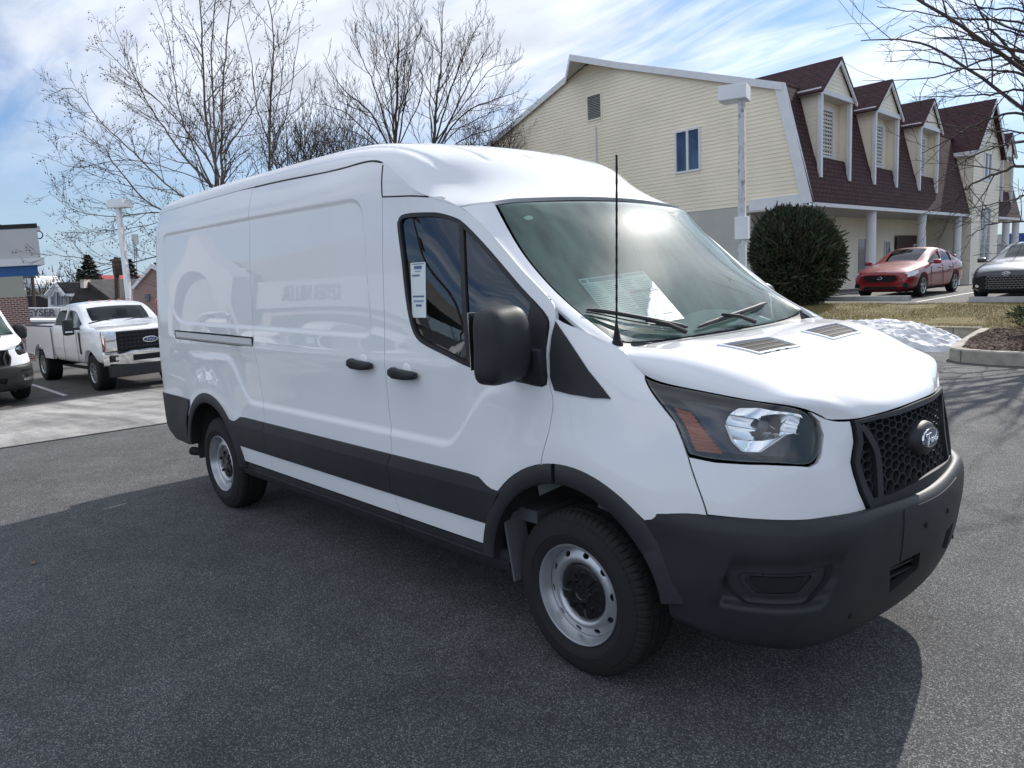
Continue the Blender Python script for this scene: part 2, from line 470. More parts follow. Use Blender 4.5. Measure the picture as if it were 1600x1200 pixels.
# roof: rows rear -> windscreen top, columns centre -> outer edge
def row(*p): return [[a, -b, c] for a, b, c in p]
_r = [
 row((-4.93,0,2.40),(-4.93,.35,2.395),(-4.925,.58,2.385),(-4.915,.72,2.37),(-4.90,.80,2.345),(-4.89,.845,2.32),(-4.88,.865,2.29)),
 row((-4.86,0,2.495),(-4.86,.35,2.49),(-4.855,.58,2.48),(-4.85,.72,2.465),(-4.84,.81,2.435),(-4.835,.855,2.40),(-4.83,.872,2.36)),
 row((-4.5,0,2.53),(-4.5,.35,2.525),(-4.5,.6,2.515),(-4.5,.74,2.495),(-4.5,.82,2.463),(-4.5,.865,2.425),(-4.5,.885,2.382)),
 row((-3.6,0,2.54),(-3.6,.35,2.535),(-3.6,.6,2.525),(-3.6,.745,2.505),(-3.6,.825,2.473),(-3.6,.868,2.435),(-3.6,.887,2.39)),
 row((-2.5,0,2.54),(-2.5,.35,2.535),(-2.5,.6,2.525),(-2.5,.745,2.503),(-2.5,.825,2.47),(-2.5,.868,2.43),(-2.5,.886,2.385)),
 row((-1.7,0,2.525),(-1.7,.35,2.52),(-1.7,.6,2.507),(-1.7,.745,2.485),(-1.7,.822,2.45),(-1.7,.865,2.41),(-1.7,.886,2.365)),
 row((-1.3,0,2.465),(-1.31,.35,2.458),(-1.33,.59,2.447),(-1.345,.73,2.43),(-1.355,.805,2.410),(-1.36,.855,2.378),(-1.36,.884,2.345)),
 row((-.98,0,2.37),(-1.0,.34,2.362),(-1.04,.58,2.345),(-1.07,.705,2.325),(-1.09,.775,2.30),(-1.10,.835,2.255),(-1.10,.873,2.19)),
 row((-.72,0,2.225),(-.76,.33,2.218),(-.82,.56,2.202),(-.87,.675,2.185),(-.90,.735,2.168),(-.91,.80,2.145),(-.90,.880,2.108)),
 row((-.54,0,2.090),(-.565,.33,2.087),(-.59,.55,2.080),(-.605,.69,2.072),(-.625,.765,2.063),(-.68,.82,2.060),(-.745,.868,2.052)),
]
RQ = [0,.35,.6,.75,.83,.9,1.]
ROOF = Loft(_r, RQ, [0,.35,.8,1.7,2.8,3.6,4.1,4.6,5.05,5.4])
# windscreen and pillars: rows top -> bottom
_w = [
 _r[-1],
 row((-.385,0,1.957),(-.405,.345,1.953),(-.445,.575,1.945),(-.475,.71,1.932),(-.50,.79,1.918),(-.54,.838,1.925),(-.595,.863,1.952)),
 row((-.21,0,1.770),(-.23,.36,1.770),(-.28,.60,1.772),(-.325,.735,1.777),(-.355,.815,1.777),(-.365,.852,1.768),(-.37,.872,1.768)),
 row((-.05,0,1.595),(-.062,.37,1.598),(-.09,.62,1.603),(-.12,.745,1.605),(-.14,.822,1.602),(-.147,.865,1.597),(-.155,.888,1.592)),
 row((.10,0,1.408),(.10,.38,1.410),(.10,.64,1.420),(.10,.765,1.440),(.10,.83,1.460),(.085,.868,1.458),(.065,.890,1.462)),
 row((.15,0,1.34),(.15,.38,1.345),(.15,.64,1.355),(.15,.765,1.385),(.165,.825,1.415),(.185,.850,1.412),(.200,.866,1.404)),
]
def _snap(rows):
    # the outer edge of roof and pillars meets the side surface
    for r in rows:
        x, y, z = r[6]
        if x < -.2:
            w = float(W_base(np.array([x]), np.array([z]))[0]); dy = w-abs(y)
            for k, f in ((6,1.),(5,.7),(4,.35)): r[k][1] -= dy*f
_snap(_r); _snap(_w[1:])
ROOF = Loft(_r, RQ, ROOF.tv)
WSCR = Loft(_w, RQ, [0,1,2,3,4,5])
# bonnet: rows cowl -> nose
_h = [
 row((.13,0,1.402),(.13,.35,1.404),(.14,.6,1.407),(.152,.72,1.408),(.162,.78,1.411),(.18,.835,1.410),(.204,.868,1.402)),
 row((.30,0,1.402),(.30,.35,1.405),(.305,.6,1.405),(.31,.735,1.405),(.315,.812,1.399),(.323,.867,1.368),(.33,.882,1.312)),
 row((.52,0,1.372),(.52,.35,1.378),(.515,.58,1.376),(.512,.69,1.375),(.517,.775,1.362),(.525,.829,1.325),(.53,.85,1.272)),
 row((.78,0,1.285),(.77,.32,1.288),(.755,.50,1.283),(.745,.592,1.289),(.735,.668,1.284),(.727,.725,1.263),(.72,.75,1.233)),
 row((.93,0,1.205),(.922,.28,1.205),(.903,.42,1.206),(.888,.505,1.213),(.877,.575,1.219),(.862,.628,1.215),(.851,.65,1.200)),
 row((.975,0,1.172),(.965,.26,1.172),(.937,.38,1.168),(.92,.45,1.170),(.906,.50,1.172),(.893,.545,1.172),(.880,.585,1.168)),
 row((.992,0,1.142),(.98,.24,1.139),(.955,.35,1.134),(.938,.41,1.132),(.920,.46,1.135),(.905,.51,1.142),(.890,.56,1.150)),
]
HOOD = Loft(_h, RQ, [0,1,2,3,4,4.4,4.7])

def full_rows(rows):
    out = []
    for r in rows:
        a = np.array(r, float); m = a[::-1].copy(); m[:,1] *= -1
        out.append(np.vstack([m[:-1], a]) if abs(a[0,1]) < 1e-9 else np.vstack([a, (a*[1,-1,1])[::-1][1:]]))
    return out
QF = [-q for q in RQ[::-1]][:-1]+RQ
ROOF_ = Loft(full_rows(_r), QF, ROOF.tv)
def ROOFF(uv):
    """roof with its long pressed ribs"""
    uv = np.atleast_2d(uv); X = ROOF_(uv); u, v = uv[:,0], uv[:,1]
    d = 0
    for q in (.22,.52,.80,-.22,-.52,-.80):
        d = d+np.exp(-((u-q)/.022)**4)
    d = d*sstep(.45,.6,v)*(1-sstep(4.62,4.78,v))
    X = X.copy(); X[:,2] -= .007*d
    return X
WSCRF = Loft(full_rows(_w), QF, WSCR.tv)
HOODF = Loft(full_rows(_h), QF, HOOD.tv)
FTF = FTU+[21.2-t for t in FTU[::-1]][1:]
_FA2 = Loft(full_rows(_f1), FTF, [0,1,2,3,4,5])
def FASCF(uv):
    uv = np.atleast_2d(uv); X = _FA2(uv)
    r = np.hypot(X[:,0], X[:,2]-.40)
    d = .016*np.exp(-((r-.56)/.12)**2)*sstep(.4,.75,X[:,2])*(1-sstep(.45,.8,X[:,0]))
    X = X.copy(); X[:,1] += d*np.sign(X[:,1])
    return X
BTF = [0,1,2,3,4,4.7,5.5,7.5,9.5,10.3,11,12,13,14,15]
BUMPF = Loft(full_rows(_b1), BTF, BUMP.tv)
_gu, _gv = np.meshgrid(np.linspace(0,9.5,191), np.linspace(0,5,101)); _guv = np.stack([_gu.ravel(), _gv.ravel()],1); _gX = FASC(_guv)
def inv_f(x, z):
    """fascia parameters of the point seen at (x, z) from the side"""
    k = int(np.argmin((_gX[:,0]-x)**2+(_gX[:,2]-z)**2)); uv = _guv[k].copy()
    for _ in range(12):
        e = 1e-3; P = FASC(np.array([uv, uv+[e,0], uv+[0,e]]))
        J = np.array([[(P[1,0]-P[0,0])/e, (P[2,0]-P[0,0])/e], [(P[1,2]-P[0,2])/e, (P[2,2]-P[0,2])/e]])
        r = np.array([x-P[0,0], z-P[0,2]])
        try: st = np.linalg.solve(J, r)
        except Exception: break
        uv = uv+np.clip(st, -.3, .3)
        if abs(r).max() < 1e-5: break
    return uv
# ------------------------------------------------------------------ materials of the vehicles
def glass_mat(name, tint=(.8,.9,.85), refl=1.5, cabin_glow=.0, cabin_glow_col=(.6,.62,.6), rough=0., haze=0.):
    m = bpy.data.materials.new(name); m.use_nodes = True; nt = m.node_tree; nt.nodes.clear()
    out = nt.nodes.new('ShaderNodeOutputMaterial'); tr = nt.nodes.new('ShaderNodeBsdfTransparent'); tr.inputs[0].default_value = (*tint, 1)
    gl = nt.nodes.new('ShaderNodeBsdfGlossy'); gl.inputs['Roughness'].default_value = rough
    fr = nt.nodes.new('ShaderNodeFresnel'); fr.inputs[0].default_value = refl
    mx = nt.nodes.new('ShaderNodeMixShader')
    nt.links.new(fr.outputs[0], mx.inputs[0]); nt.links.new(tr.outputs[0], mx.inputs[1]); nt.links.new(gl.outputs[0], mx.inputs[2])
    last = mx
    if haze:
        g2 = nt.nodes.new('ShaderNodeBsdfGlossy'); g2.inputs['Roughness'].default_value = .34; m3 = nt.nodes.new('ShaderNodeMixShader'); m3.inputs[0].default_value = haze
        nt.links.new(mx.outputs[0], m3.inputs[1]); nt.links.new(g2.outputs[0], m3.inputs[2]); mx = m3; last = m3
    if cabin_glow:  # streaky diffuse layer: glow of a sunlit cabin painted into the glass
        di = nt.nodes.new('ShaderNodeBsdfDiffuse'); di.inputs[0].default_value = (*cabin_glow_col, 1)
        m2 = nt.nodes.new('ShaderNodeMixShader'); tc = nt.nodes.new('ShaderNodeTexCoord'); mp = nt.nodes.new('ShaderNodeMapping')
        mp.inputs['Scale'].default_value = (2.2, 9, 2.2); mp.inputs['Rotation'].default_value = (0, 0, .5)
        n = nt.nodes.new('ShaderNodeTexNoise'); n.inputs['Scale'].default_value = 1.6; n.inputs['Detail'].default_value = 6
        mr = nt.nodes.new('ShaderNodeMapRange'); mr.inputs[1].default_value = .3; mr.inputs[2].default_value = .75; mr.inputs[3].default_value = cabin_glow*.35; mr.inputs[4].default_value = cabin_glow
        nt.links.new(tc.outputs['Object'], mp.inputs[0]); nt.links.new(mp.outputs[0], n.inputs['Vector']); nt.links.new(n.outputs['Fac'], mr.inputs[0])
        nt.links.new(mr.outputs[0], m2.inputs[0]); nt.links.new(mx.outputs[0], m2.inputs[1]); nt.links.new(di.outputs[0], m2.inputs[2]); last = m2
    nt.links.new(last.outputs[0], out.inputs[0])
    return m
M_white = mat('white_paint', (.80,.81,.82), rough=.6, spec=.12, coat=1., coatr=.015, bump=(2.2,.006,2), mottle=(1.1,.025,6))
M_black = mat('textured_black_plastic', (.022,.023,.026), rough=.52, spec=.45, bump=(900,.12,2), mottle=(5,.22,6))
M_black2 = mat('dark_matt_plastic', (.012,.013,.015), rough=.65, spec=.3)
M_gloss = mat('gloss_black', (.010,.011,.012), rough=.18, coat=.6)
M_lampbody = mat('lamp_housing', (.036,.046,.066), rough=.30)
M_rubber = mat('tyre_rubber', (.018,.018,.019), rough=.78, spec=.35, bump=(260,.15,3))
M_silver = mat('silver_wheel_paint', (.50,.51,.53), rough=.33, metal=.75, coat=.3)
M_chrome = mat('chrome', (.80,.81,.82), rough=.08, metal=1.)
M_alu = mat('brushed_metal', (.45,.46,.48), rough=.32, metal=1.)
M_railcover = mat('rail_satin', (.72,.74,.77), rough=.3, metal=.35)
M_liner = mat('wheel_liner', (.035,.036,.038), rough=.9)
M_amber = mat('amber_lens', (.66,.15,.025), rough=.18, coat=1.)
M_red = mat('red_lens', (.45,.01,.01), rough=.15, coat=1.)
M_int = mat('interior_grey', (.10,.105,.11), rough=.75)
M_dash = mat('dashboard_grey', (.42,.45,.43), rough=.7, bump=(120,.1,2))
M_seat = mat('seat_cloth', (.055,.058,.062), rough=.9, bump=(200,.2,2))
M_trim = mat('headliner', (.55,.58,.55), rough=.9)
M_blueoval = mat('emblem_blue', (.012,.03,.10), rough=.25, coat=1.)
M_glass = glass_mat('window_glass', (.50,.60,.62), 2.0)
M_wscreen = glass_mat('windscreen_glass', (.78,.95,.86), 1.52, cabin_glow=.15, cabin_glow_col=(.50,.80,.66), haze=.026)  # green diffuse tint stands in for light from the sunlit interior
M_lens = glass_mat('lamp_lens', (.93,.95,.96), 1.75)

def aflip(S, outer, c=(-1.9,0,1.0)):
    uv = np.mean(np.array(outer, float), 0)[None]; n = normals_of(S, uv)[0]; X = S(uv)[0]
    d = X-np.array(c)
    if abs(d[1]) > .3: d = d*np.array([.3,1,.6])
    return 1 if n@d > 0 else -1
def vp(name, S, outer, holes=(), material=None, parent=None, **k):
    k.setdefault('flip', aflip(S, outer))
    return panel(name, S, outer, holes, material or M_white, parent, **k)
def clip_line(pts, n=8): return smooth_poly(pts, n)

# ---- wheel -----------------------------------------------------------------
def make_wheel(parent, loc, rad=.364, width=.235, rim_r=.222, spin=0., face=-1, style='steel'):
    """wheel standing in the XZ plane; face=-1 looks towards -y. Origin at the hub centre, face side"""
    r0 = rad; w = width; rr = rim_r-.012
    mb = MB(); f = 1.
    # tyre: y measured from the outer sidewall (0) inwards (w)
    prof = [(rr, .012),(rr+.006,.004),(rr+.014,.006),(rr+.03,-.004),(rr+.050,-.010),(rr+.052,-.0085),(rr+.056,-.0115),(rr+.085,-.009),(r0-.042,.000),(r0-.040,.004),(r0-.030,.006),(r0-.018,.014)]
    n = 144; vs = []; fs = []
    shoulder = []
    P = list(prof)
    P += [(r0-.008,.022),(r0-.003,.034),(r0-.001,.048)]
    for a, b in ((.052,.062),(.100,.110),(w-.110,w-.100),(w-.062,w-.052)):
        P += [(r0, a-.001),(r0-.009, a+.001),(r0-.009, b-.001),(r0, b+.001)]
    P += [(r0-.001,w-.048),(r0-.003,w-.034),(r0-.008,w-.022),(r0-.03,w-.006),(r0-.07,w+.004),(rr+.03,w+.004),(rr,w-.012)]
    m = len(P)
    for i in range(n*3):
        t = 2*math.pi*i/(n*3)
        blk = i % 6
        for k, (r, y) in enumerate(P):
            rr2 = r
            if 8 <= k <= 14 and blk in (0,): rr2 = r-(.008 if k > 10 else .0045)
            if k > 14 and k < m-6 and (i+2) % 12 in (0,) and r > r0-.005: rr2 = r-.006
            vs.append((rr2*math.cos(t), y, rr2*math.sin(t)))
    N = n*3
    for i in range(N):
        j = (i+1) % N
        for k in range(m-1): fs.append((i*m+k, j*m+k, j*m+k+1, i*m+k+1))
    def turn(mbx):
        mbx.v = [(v[0], v[1]*(-face), v[2]) for v in mbx.v]
        return mbx
    hub = MB()
    hub.lathe([(0,.036),(.03,.035),(.033,.031),(.046,.030),(.052,.042),(.100,.040),(.120,.046),(.126,.054),(.126,.11)], n=48)
    for k in range(5):
        a = 2*math.pi*k/5+.3
        hub.cyl((.083*math.cos(a), .022, .083*math.sin(a)), (.083*math.cos(a), .06, .083*math.sin(a)), .011, .0125, n=6)
    for k in range(5):
        a = 2*math.pi*(k+.5)/5+.3
        ux, uz = math.cos(a), math.sin(a); px, pz = -uz, ux
        hub.add([(ux*q+px*s, y, uz*q+pz*s) for q, s, y in ((.052,-.010,.030),(.052,.010,.030),(.108,.018,.034),(.108,-.018,.034),(.050,-.016,.046),(.050,.016,.046),(.114,.026,.046),(.114,-.026,.046))],
                [(0,1,2,3),(0,4,5,1),(1,5,6,2),(2,6,7,3),(3,7,4,0)])
    turn(hub)
    o = hub.build('wheel', M_gloss if style == 'steel' else M_black2, parent, smooth=True, sharp=35); o.location = loc
    ty = MB(); ty.add(vs, fs); turn(ty)
    t = ty.build('tyre', M_rubber, o, smooth=True, sharp=40)
    rim = MB()
    R1 = rim_r
    rim.lathe([(R1-.004,.014),(R1,.004),(R1-.003,-.002),(R1-.009,.000),(R1-.013,.012),(R1-.018,.030),(R1-.022,.042),(R1-.026,.050)], n=96)
    rim.lathe([(R1-.022,.050),(R1-.028,.20),(R1-.004,.215)], n=64)
    turn(rim)
    rb = rim.build('rim', M_silver, o, smooth=True, sharp=40)
    # pressed disc with oval windows
    rc = R1-.026
    def disc(uv):
        uv = np.atleast_2d(uv); r = np.hypot(uv[:,0], uv[:,1])
        y = np.interp(r, [.115,.122,.132,.145,.158,rc-.012,rc+.004], [.066,.056,.038,.032,.035,.046,.054])
        return np.stack([uv[:,0], y*(-face), uv[:,1]], 1)
    nh = 10
    th = np.linspace(0, 2*math.pi, 72, endpoint=False); th2 = np.linspace(0, 2*math.pi, 120, endpoint=False)
    outer = np.stack([(rc+.002)*np.cos(th), (rc+.002)*np.sin(th)], 1)
    inner = np.stack([.120*np.cos(th), .120*np.sin(th)], 1)
    hs = [inner]
    for k in range(nh):
        a = 2*math.pi*k/nh+.15; q = np.linspace(0, 2*math.pi, 18, endpoint=False)
        e = np.stack([.0120*np.cos(q), .0165*np.sin(q)], 1); rh = rc-.024
        hs.append(np.stack([rh*math.cos(a)+e[:,0]*math.cos(a)-e[:,1]*math.sin(a), rh*math.sin(a)+e[:,0]*math.sin(a)+e[:,1]*math.cos(a)], 1))
    d = panel('rim_disc', disc, outer, hs, M_silver, o, h=.012, gap=0, depth=.008, eh=.006, guides=[np.stack([q_*np.cos(th2), q_*np.sin(th2)],1) for q_ in (.1235,.1275,.132,.138,.145,.152,.158)], flip=(1 if normals_of(disc, [[.15,0]])[0][1]*face > 0 else -1))
    brake = MB(); brake.lathe([(.0,.12),(.14,.12),(.14,.16)], n=32); turn(brake)
    brake.build('brake_disc', M_black2, o)
    return o

def text_mesh(name, body, size, material, parent, M, extrude=.001, font_shear=0., align='CENTER', bold=0.):
    cu = bpy.data.curves.new(name, 'FONT'); cu.body = body; cu.size = size; cu.extrude = extrude; cu.shear = font_shear
    cu.align_x = align; cu.align_y = 'CENTER'; cu.offset = bold
    o = bpy.data.objects.new(name, cu); COL.objects.link(o)
    dg = bpy.context.evaluated_depsgraph_get(); me = bpy.data.meshes.new_from_object(o.evaluated_get(dg))
    bpy.data.objects.remove(o); me.transform(M); me.materials.clear(); me.materials.append(material)
    n = bpy.data.objects.new(name, me); COL.objects.link(n)
    if parent: n.parent = parent
    return n
def frame_mat(o, x, y):
    """matrix with local X,Y along x,y placed at o"""
    x = Vector(x).normalized(); y = Vector(y); z = x.cross(y).normalized(); y = z.cross(x).normalized()
    M = Matrix((x, y, z)).transposed().to_4x4(); M.translation = Vector(o); return M
# ------------------------------------------------------------------ the cargo van
def roof_edge_z(x):
    v = np.linspace(.35,5.4,160); X = ROOF_(np.stack([np.ones(160), v],1)); o = np.argsort(X[:,0])
    return np.interp(x, X[o,0], X[o,2])
L_SD = [(-2.957,2.388),(-2.940,2.187),(-2.930,1.757),(-2.893,1.46),(-2.880,1.34),(-2.855,1.20),(-2.848,1.06),(-2.835,.98),(-2.812,.89),(-2.805,.81),(-2.825,.75),(-2.825,.66),(-2.80,.575),(-2.770,.465)]
L_B = [(-1.345,2.335),(-1.315,2.156),(-1.302,1.852),(-1.288,1.52),(-1.288,1.352),(-1.290,1.20),(-1.293,1.07),(-1.285,.97),(-1.272,.89),(-1.275,.81),(-1.300,.75),(-1.310,.68),(-1.290,.58),(-1.245,.465)]
L_F = [(-1.315,2.156),(-1.067,2.135),(-.878,2.107),(-.762,2.060),(-.604,1.962),(-.343,1.749),(-.166,1.614),(-.131,1.566),(-.123,1.526),(-.130,1.46),(-.126,1.384),(-.108,1.27),(-.082,1.205),(-.081,1.156),(-.095,1.064),(-.119,.985),(-.136,.915)]
WINH = [(-1.178,1.99),(-1.176,2.02),(-1.160,2.043),(-1.13,2.052),(-1.059,2.053),(-.95,2.046),(-.881,2.037),(-.79,2.011),(-.712,1.972),(-.52,1.825),(-.328,1.668),(-.20,1.572),(-.152,1.52),(-.146,1.45),(-.142,1.38),(-.122,1.262),(-.235,1.257),(-.42,1.275),(-.59,1.302),(-.757,1.350),(-.90,1.388),(-.985,1.418),(-1.035,1.46),(-1.075,1.54),(-1.105,1.65),(-1.138,1.828)]
def arch(cx, r0, a0, a1, n=26, cz=.395, ex=1.):
    """from angle a0 to a1 (degrees, 0 = forward)"""
    return [(cx+r0*ex*math.cos(R(a0+(a1-a0)*i/n)), cz+r0*math.sin(R(a0+(a1-a0)*i/n))) for i in range(n+1)]
ARF = arch(-.005,.545,150,95,12); AO = .545

def make_van(name='cargo_van'):
    V = empty(name, (0,0,0))
    S = SIDE
    def both(o):
        mirror_obj(o, V); return o
    gfine = []
    # guide points along the pressed recesses
    for P in (REC1, REC2):
        Q = resample(P, .014)
        for dd in (-.012,-.002,.006,.014,.024): gfine.append(offset_poly(Q, dd))
    def near(x0, x1): return [g[(g[:,0] > x0) & (g[:,0] < x1)] for g in gfine]
    xs = np.arange(-3.6,-.4,.02)
    scal = [np.stack([xs, .895+.30*sstep(-.85,-.40,xs)+.30*sstep(-2.95,-3.4,xs)+k], 1) for k in (0,.01,.02,.03,.045,.055)]
    # --- rear quarter
    sd = [tuple(p) for p in smooth_poly(L_SD, 5)]
    bl = [tuple(p) for p in smooth_poly(L_B, 5)]
    fl = [tuple(p) for p in smooth_poly(L_F, 5)]
    top = [(x, float(roof_edge_z(x))) for x in (-4.80,-4.6,-4.3,-3.9,-3.5,-3.2)]
    rear = [(-4.895,2.20),(-4.885,2.30),(-4.85,2.345)]
    ao = arch(-3.765,.530,10,146,26)
    q = top+sd+[(-3.242,.465)]+ao+[(-4.21,.815),(-4.895,.815)]+rear
    both(vp('rear_quarter_panel', S, q, (), None, V, h=.035, guides=near(-5,-2.8)+scal))
    # --- sliding door
    q = [(x, float(roof_edge_z(x))) for x in (-2.6,-2.2,-1.8,-1.5)]
    q = sd[::-1][-1:]+q+bl+sd[::-1][:-1]
    sdoor = vp('sliding_door', S, q, (), None, V, h=.035, guides=near(-2.96,-1.25)+scal)
    both(sdoor)
    # --- front door
    i = [k for k, p in enumerate(bl) if p[1] <= 2.150][0]
    ff = arch(-.005,.545,103,172,14)
    q = fl+ff+[(-.548,.465)]+bl[::-1][:len(bl)-i]
    winh = smooth_poly(WINH, 3, closed=True)
    fdoor = vp('front_door', S, q, (winh,), None, V, h=.03, holegap=.001, guides=scal, depth=.025)
    fd2 = mirror_obj(fdoor, V)
    # window frame, glass, divider, sail
    rim_in = offset_poly(resample(winh, .02), .020)
    wf = vp('window_frame', S, winh, (rim_in,), M_black, fdoor, h=.015, gap=0, lift=.003, depth=.03)
    mirror_obj(wf, fd2)
    gl = vp('window_glass', S, [tuple(p) for p in rim_in], (), M_glass, fdoor, h=.06, gap=0, lift=-.010, depth=0)
    mirror_obj(gl, fd2)
    dv = [(-.752,1.985),(-.722,1.965),(-.585,1.300),(-.620,1.308)]
    d_ = vp('window_divider', S, dv, (), M_black, fdoor, h=.05, gap=0, lift=.0, depth=.02); mirror_obj(d_, fd2)
    sail = [(-.262,1.612),(-.20,1.567),(-.156,1.52),(-.148,1.45),(-.144,1.38),(-.124,1.264),(-.235,1.259),(-.315,1.266),(-.30,1.33),(-.268,1.40)]
    s_ = vp('mirror_sail', S, sail, (), M_black, fdoor, h=.03, gap=0, lift=.010, depth=.02); mirror_obj(s_, fd2)
    for Ls in ([(-1.344,2.325),(-1.328,2.24),(-1.3155,2.162)], [(-1.315,2.157),(-1.2,2.148),(-1.067,2.137),(-.96,2.122)], [(x, float(roof_edge_z(x))-.006) for x in np.linspace(-2.93,-1.37,20)]):
        both(strip_on('body_seam', S, smooth_poly(Ls, 4), .007, M_black2, V, lift=.0015, thick=.006))
    # --- side piece of the cab roof above the door
    q = [(-1.345,2.335)]+[(x, float(roof_edge_z(x))-.002) for x in (-1.30,-1.2,-1.1,-1.0,-.93)]+[(-.874,2.112),(-.878,2.107),(-1.067,2.137),(-1.315,2.158)]
    both(vp('cab_side_panel', S, q, (), None, V, h=.03, gap=-.004, lift=-.001))
    # --- fender (front wing)
    def F(x, z): return tuple(inv_f(x, z))
    q = [F(-.118,1.50)]
    q = [(1.23,.0),(2.,.0),(3.,.0),(3.5,.0),(3.9,.02),(3.93,.17),(4.32,.85),(4.695,1.47),(4.83,2.0),(4.923,2.53),(5.013,3.367),(5.098,3.95),(4.6,4.06),(4.0,4.2)]
    q += [F(.42,.76),F(.375,.79)]+[F(*p) for p in arch(-.005,.545,50,103,14)]
    q += [F(*p) for p in fl[::-1] if p[1] < 1.52]
    fen = vp('front_fender', FASC, q, (), None, V, h=.03, sc=(.14,.24))
    fen2 = mirror_obj(fen, V)
    # sail part on the fender
    q = [F(-.114,1.520),F(-.02,1.435),(2.45,.72),F(.208,1.228),F(.13,1.222),F(.02,1.228),F(-.075,1.240),F(-.108,1.30),F(-.122,1.384),F(-.126,1.46)]
    q = [F(-.114,1.524),F(-.02,1.436),F(.09,1.333),F(.212,1.226),F(.13,1.224),F(.02,1.230),F(-.072,1.240),F(-.102,1.29),F(-.118,1.384),F(-.122,1.46)]
    s_ = vp('mirror_sail', FASC, q, (), M_black, fen, h=.03, sc=(.14,.24), lift=.008, depth=.02, gap=0.002); mirror_obj(s_, fen2)
    # --- upper fascia, both sides in one piece: left and right cheeks
    chk = [(4.925,2.56),(5.4,2.68),(6.01,2.70),(6.7,2.66),(7.216,2.57),(7.40,2.3),(7.50,1.875),(7.56,1.02),(7.42,.295),(7.10,.03),(7.6,.0),(8.0,.0),(8.29,.0),(8.33,.5),(8.36,1.3),(8.29,1.8),(8.24,2.2),(8.30,2.8),(8.42,3.4),(8.62,3.93),(8.0,3.93),(7.0,3.94),(6.0,3.94),(5.098,3.93),(5.013,3.367)]
    both(vp('front_fascia', FASC, chk, (), None, V, h=.025, sc=(.14,.24)))
    # --- headlamps
    lamp = rounded([(3.93,.10),(4.6,.035),(5.4,.03),(6.3,.05),(6.93,.10),(7.36,.33),(7.52,1.02),(7.46,1.875),(7.216,2.52),(6.01,2.62),(5.3,2.56),(4.935,2.44),(4.72,1.47)], [.02,.3,.3,.3,.2,.2,.3,.25,.3,.3,.3,.05,.3])
    cen = np.array([6.1,1.35]); 
    def bowl(uv):
        uv = np.atleast_2d(uv); X = FASC(uv); N = normals_of(FASC, uv); N = N*np.sign(N[:,:1]+1e-9)
        t = sstep(0, .07, seg_dist(uv*[.14,.24], np.vstack([lamp, lamp[:1]])*[.14,.24]))
        return X-N*(.012+.075*t)[:,None]
    hl = vp('headlamp', bowl, offset_poly(lamp,.004), (), M_lampbody, V, h=.012, sc=(.14,.24), gap=0.001, depth=0)
    def sub(o, par2): mirror_obj(o, par2); return o
    hl2 = mirror_obj(hl, V)
    sub(vp('lens', FASC, lamp, (), M_lens, hl, h=.05, sc=(.14,.24), gap=.002, lift=-.002, depth=0), hl2)
    inner = offset_poly(resample(lamp*[.14,.24], .01), .012)/[.14,.24]
    sub(vp('lens_rim', FASC, lamp, (inner,), M_gloss, hl, h=.02, sc=(.14,.24), gap=.001, lift=-.006, depth=.012), hl2)
    def deep(dd):
        def f(uv):
            uv = np.atleast_2d(uv); X = FASC(uv); N = normals_of(FASC, uv); N = N*np.sign(N[:,:1]+1e-9); return X-N*dd
        return f
    amb = rounded([(4.64,.99),(4.94,1.07),(5.29,1.79),(5.52,2.24),(5.51,2.36),(5.02,2.31),(4.92,1.96)], .02)
    def ambs(uv):
        uv = np.atleast_2d(uv); X = deep(.022)(uv); X[:,0] += .004*np.sin(uv[:,1]*60)
        return X
    sub(vp('indicator', ambs, amb, (), M_amber, hl, h=.008, sc=(.14,.24), gap=0, depth=.01), hl2)
    # chrome reflector: faceted bowl with a bulb, and a second smaller bowl
    def cbowl(uv):
        """twin reflector: two bowls with a ridge between them and pressed facets"""
        uv = np.atleast_2d(uv); X = FASC(uv); N = normals_of(FASC, uv); N = N*np.sign(N[:,:1]+1e-9)
        p = uv*[.14,.24]; r1 = np.hypot(*(p-np.array([5.82,1.30])*[.14,.24]).T)/.10; r2 = np.hypot(*(p-np.array([6.80,.82])*[.14,.24]).T)/.085
        d = np.maximum(1-r1**2, .95*(1-r2**2)); d = np.clip(d, -.2, 1)
        fx = uv[:,0]*4.2+uv[:,1]*.8; fac = .004*(np.abs(((fx*.45) % 1)-.5)*2)**2
        return X-N*(.016+.055*d+fac)[:,None]
    chr_ = rounded([(5.55,1.27),(5.59,.88),(5.72,.49),(6.05,.32),(6.38,.36),(6.92,.30),(7.11,.61),(7.13,1.10),(6.68,1.30),(6.41,1.79),(6.19,2.18),(5.89,2.20),(5.69,1.84)], .05)
    sub(vp('reflector', cbowl, chr_, (), M_chrome, hl, h=.006, sc=(.14,.24), gap=0, depth=.004), hl2)
    sub(strip_on('reflector_edge', deep(.010), np.vstack([chr_[len(chr_)*8//13:], chr_[:2]]), .007, M_alu, hl, lift=0, thick=.02, flip=1, sc=(.14,.24)), hl2)
    b = MB(); p = deep(.060)(np.array([[6.12,.95]]))[0]; b.cyl(p, p+np.array([.040,-.03,-.002]), .026, .022, n=20)
    sub(b.build('bulb', M_alu, hl, smooth=True, sharp=40), hl2)
    # --- bonnet
    q = [(u, 0.0) for u in np.linspace(-1,1,21)]+[(1.,v) for v in (.5,1,1.5,2,2.5,3,3.5,4,4.4,4.6)]+[(u,4.66) for u in np.linspace(.95,-.95,21)]+[(-1.,v) for v in (4.6,4.4,4,3.5,3,2.5,2,1.5,1,.5)]
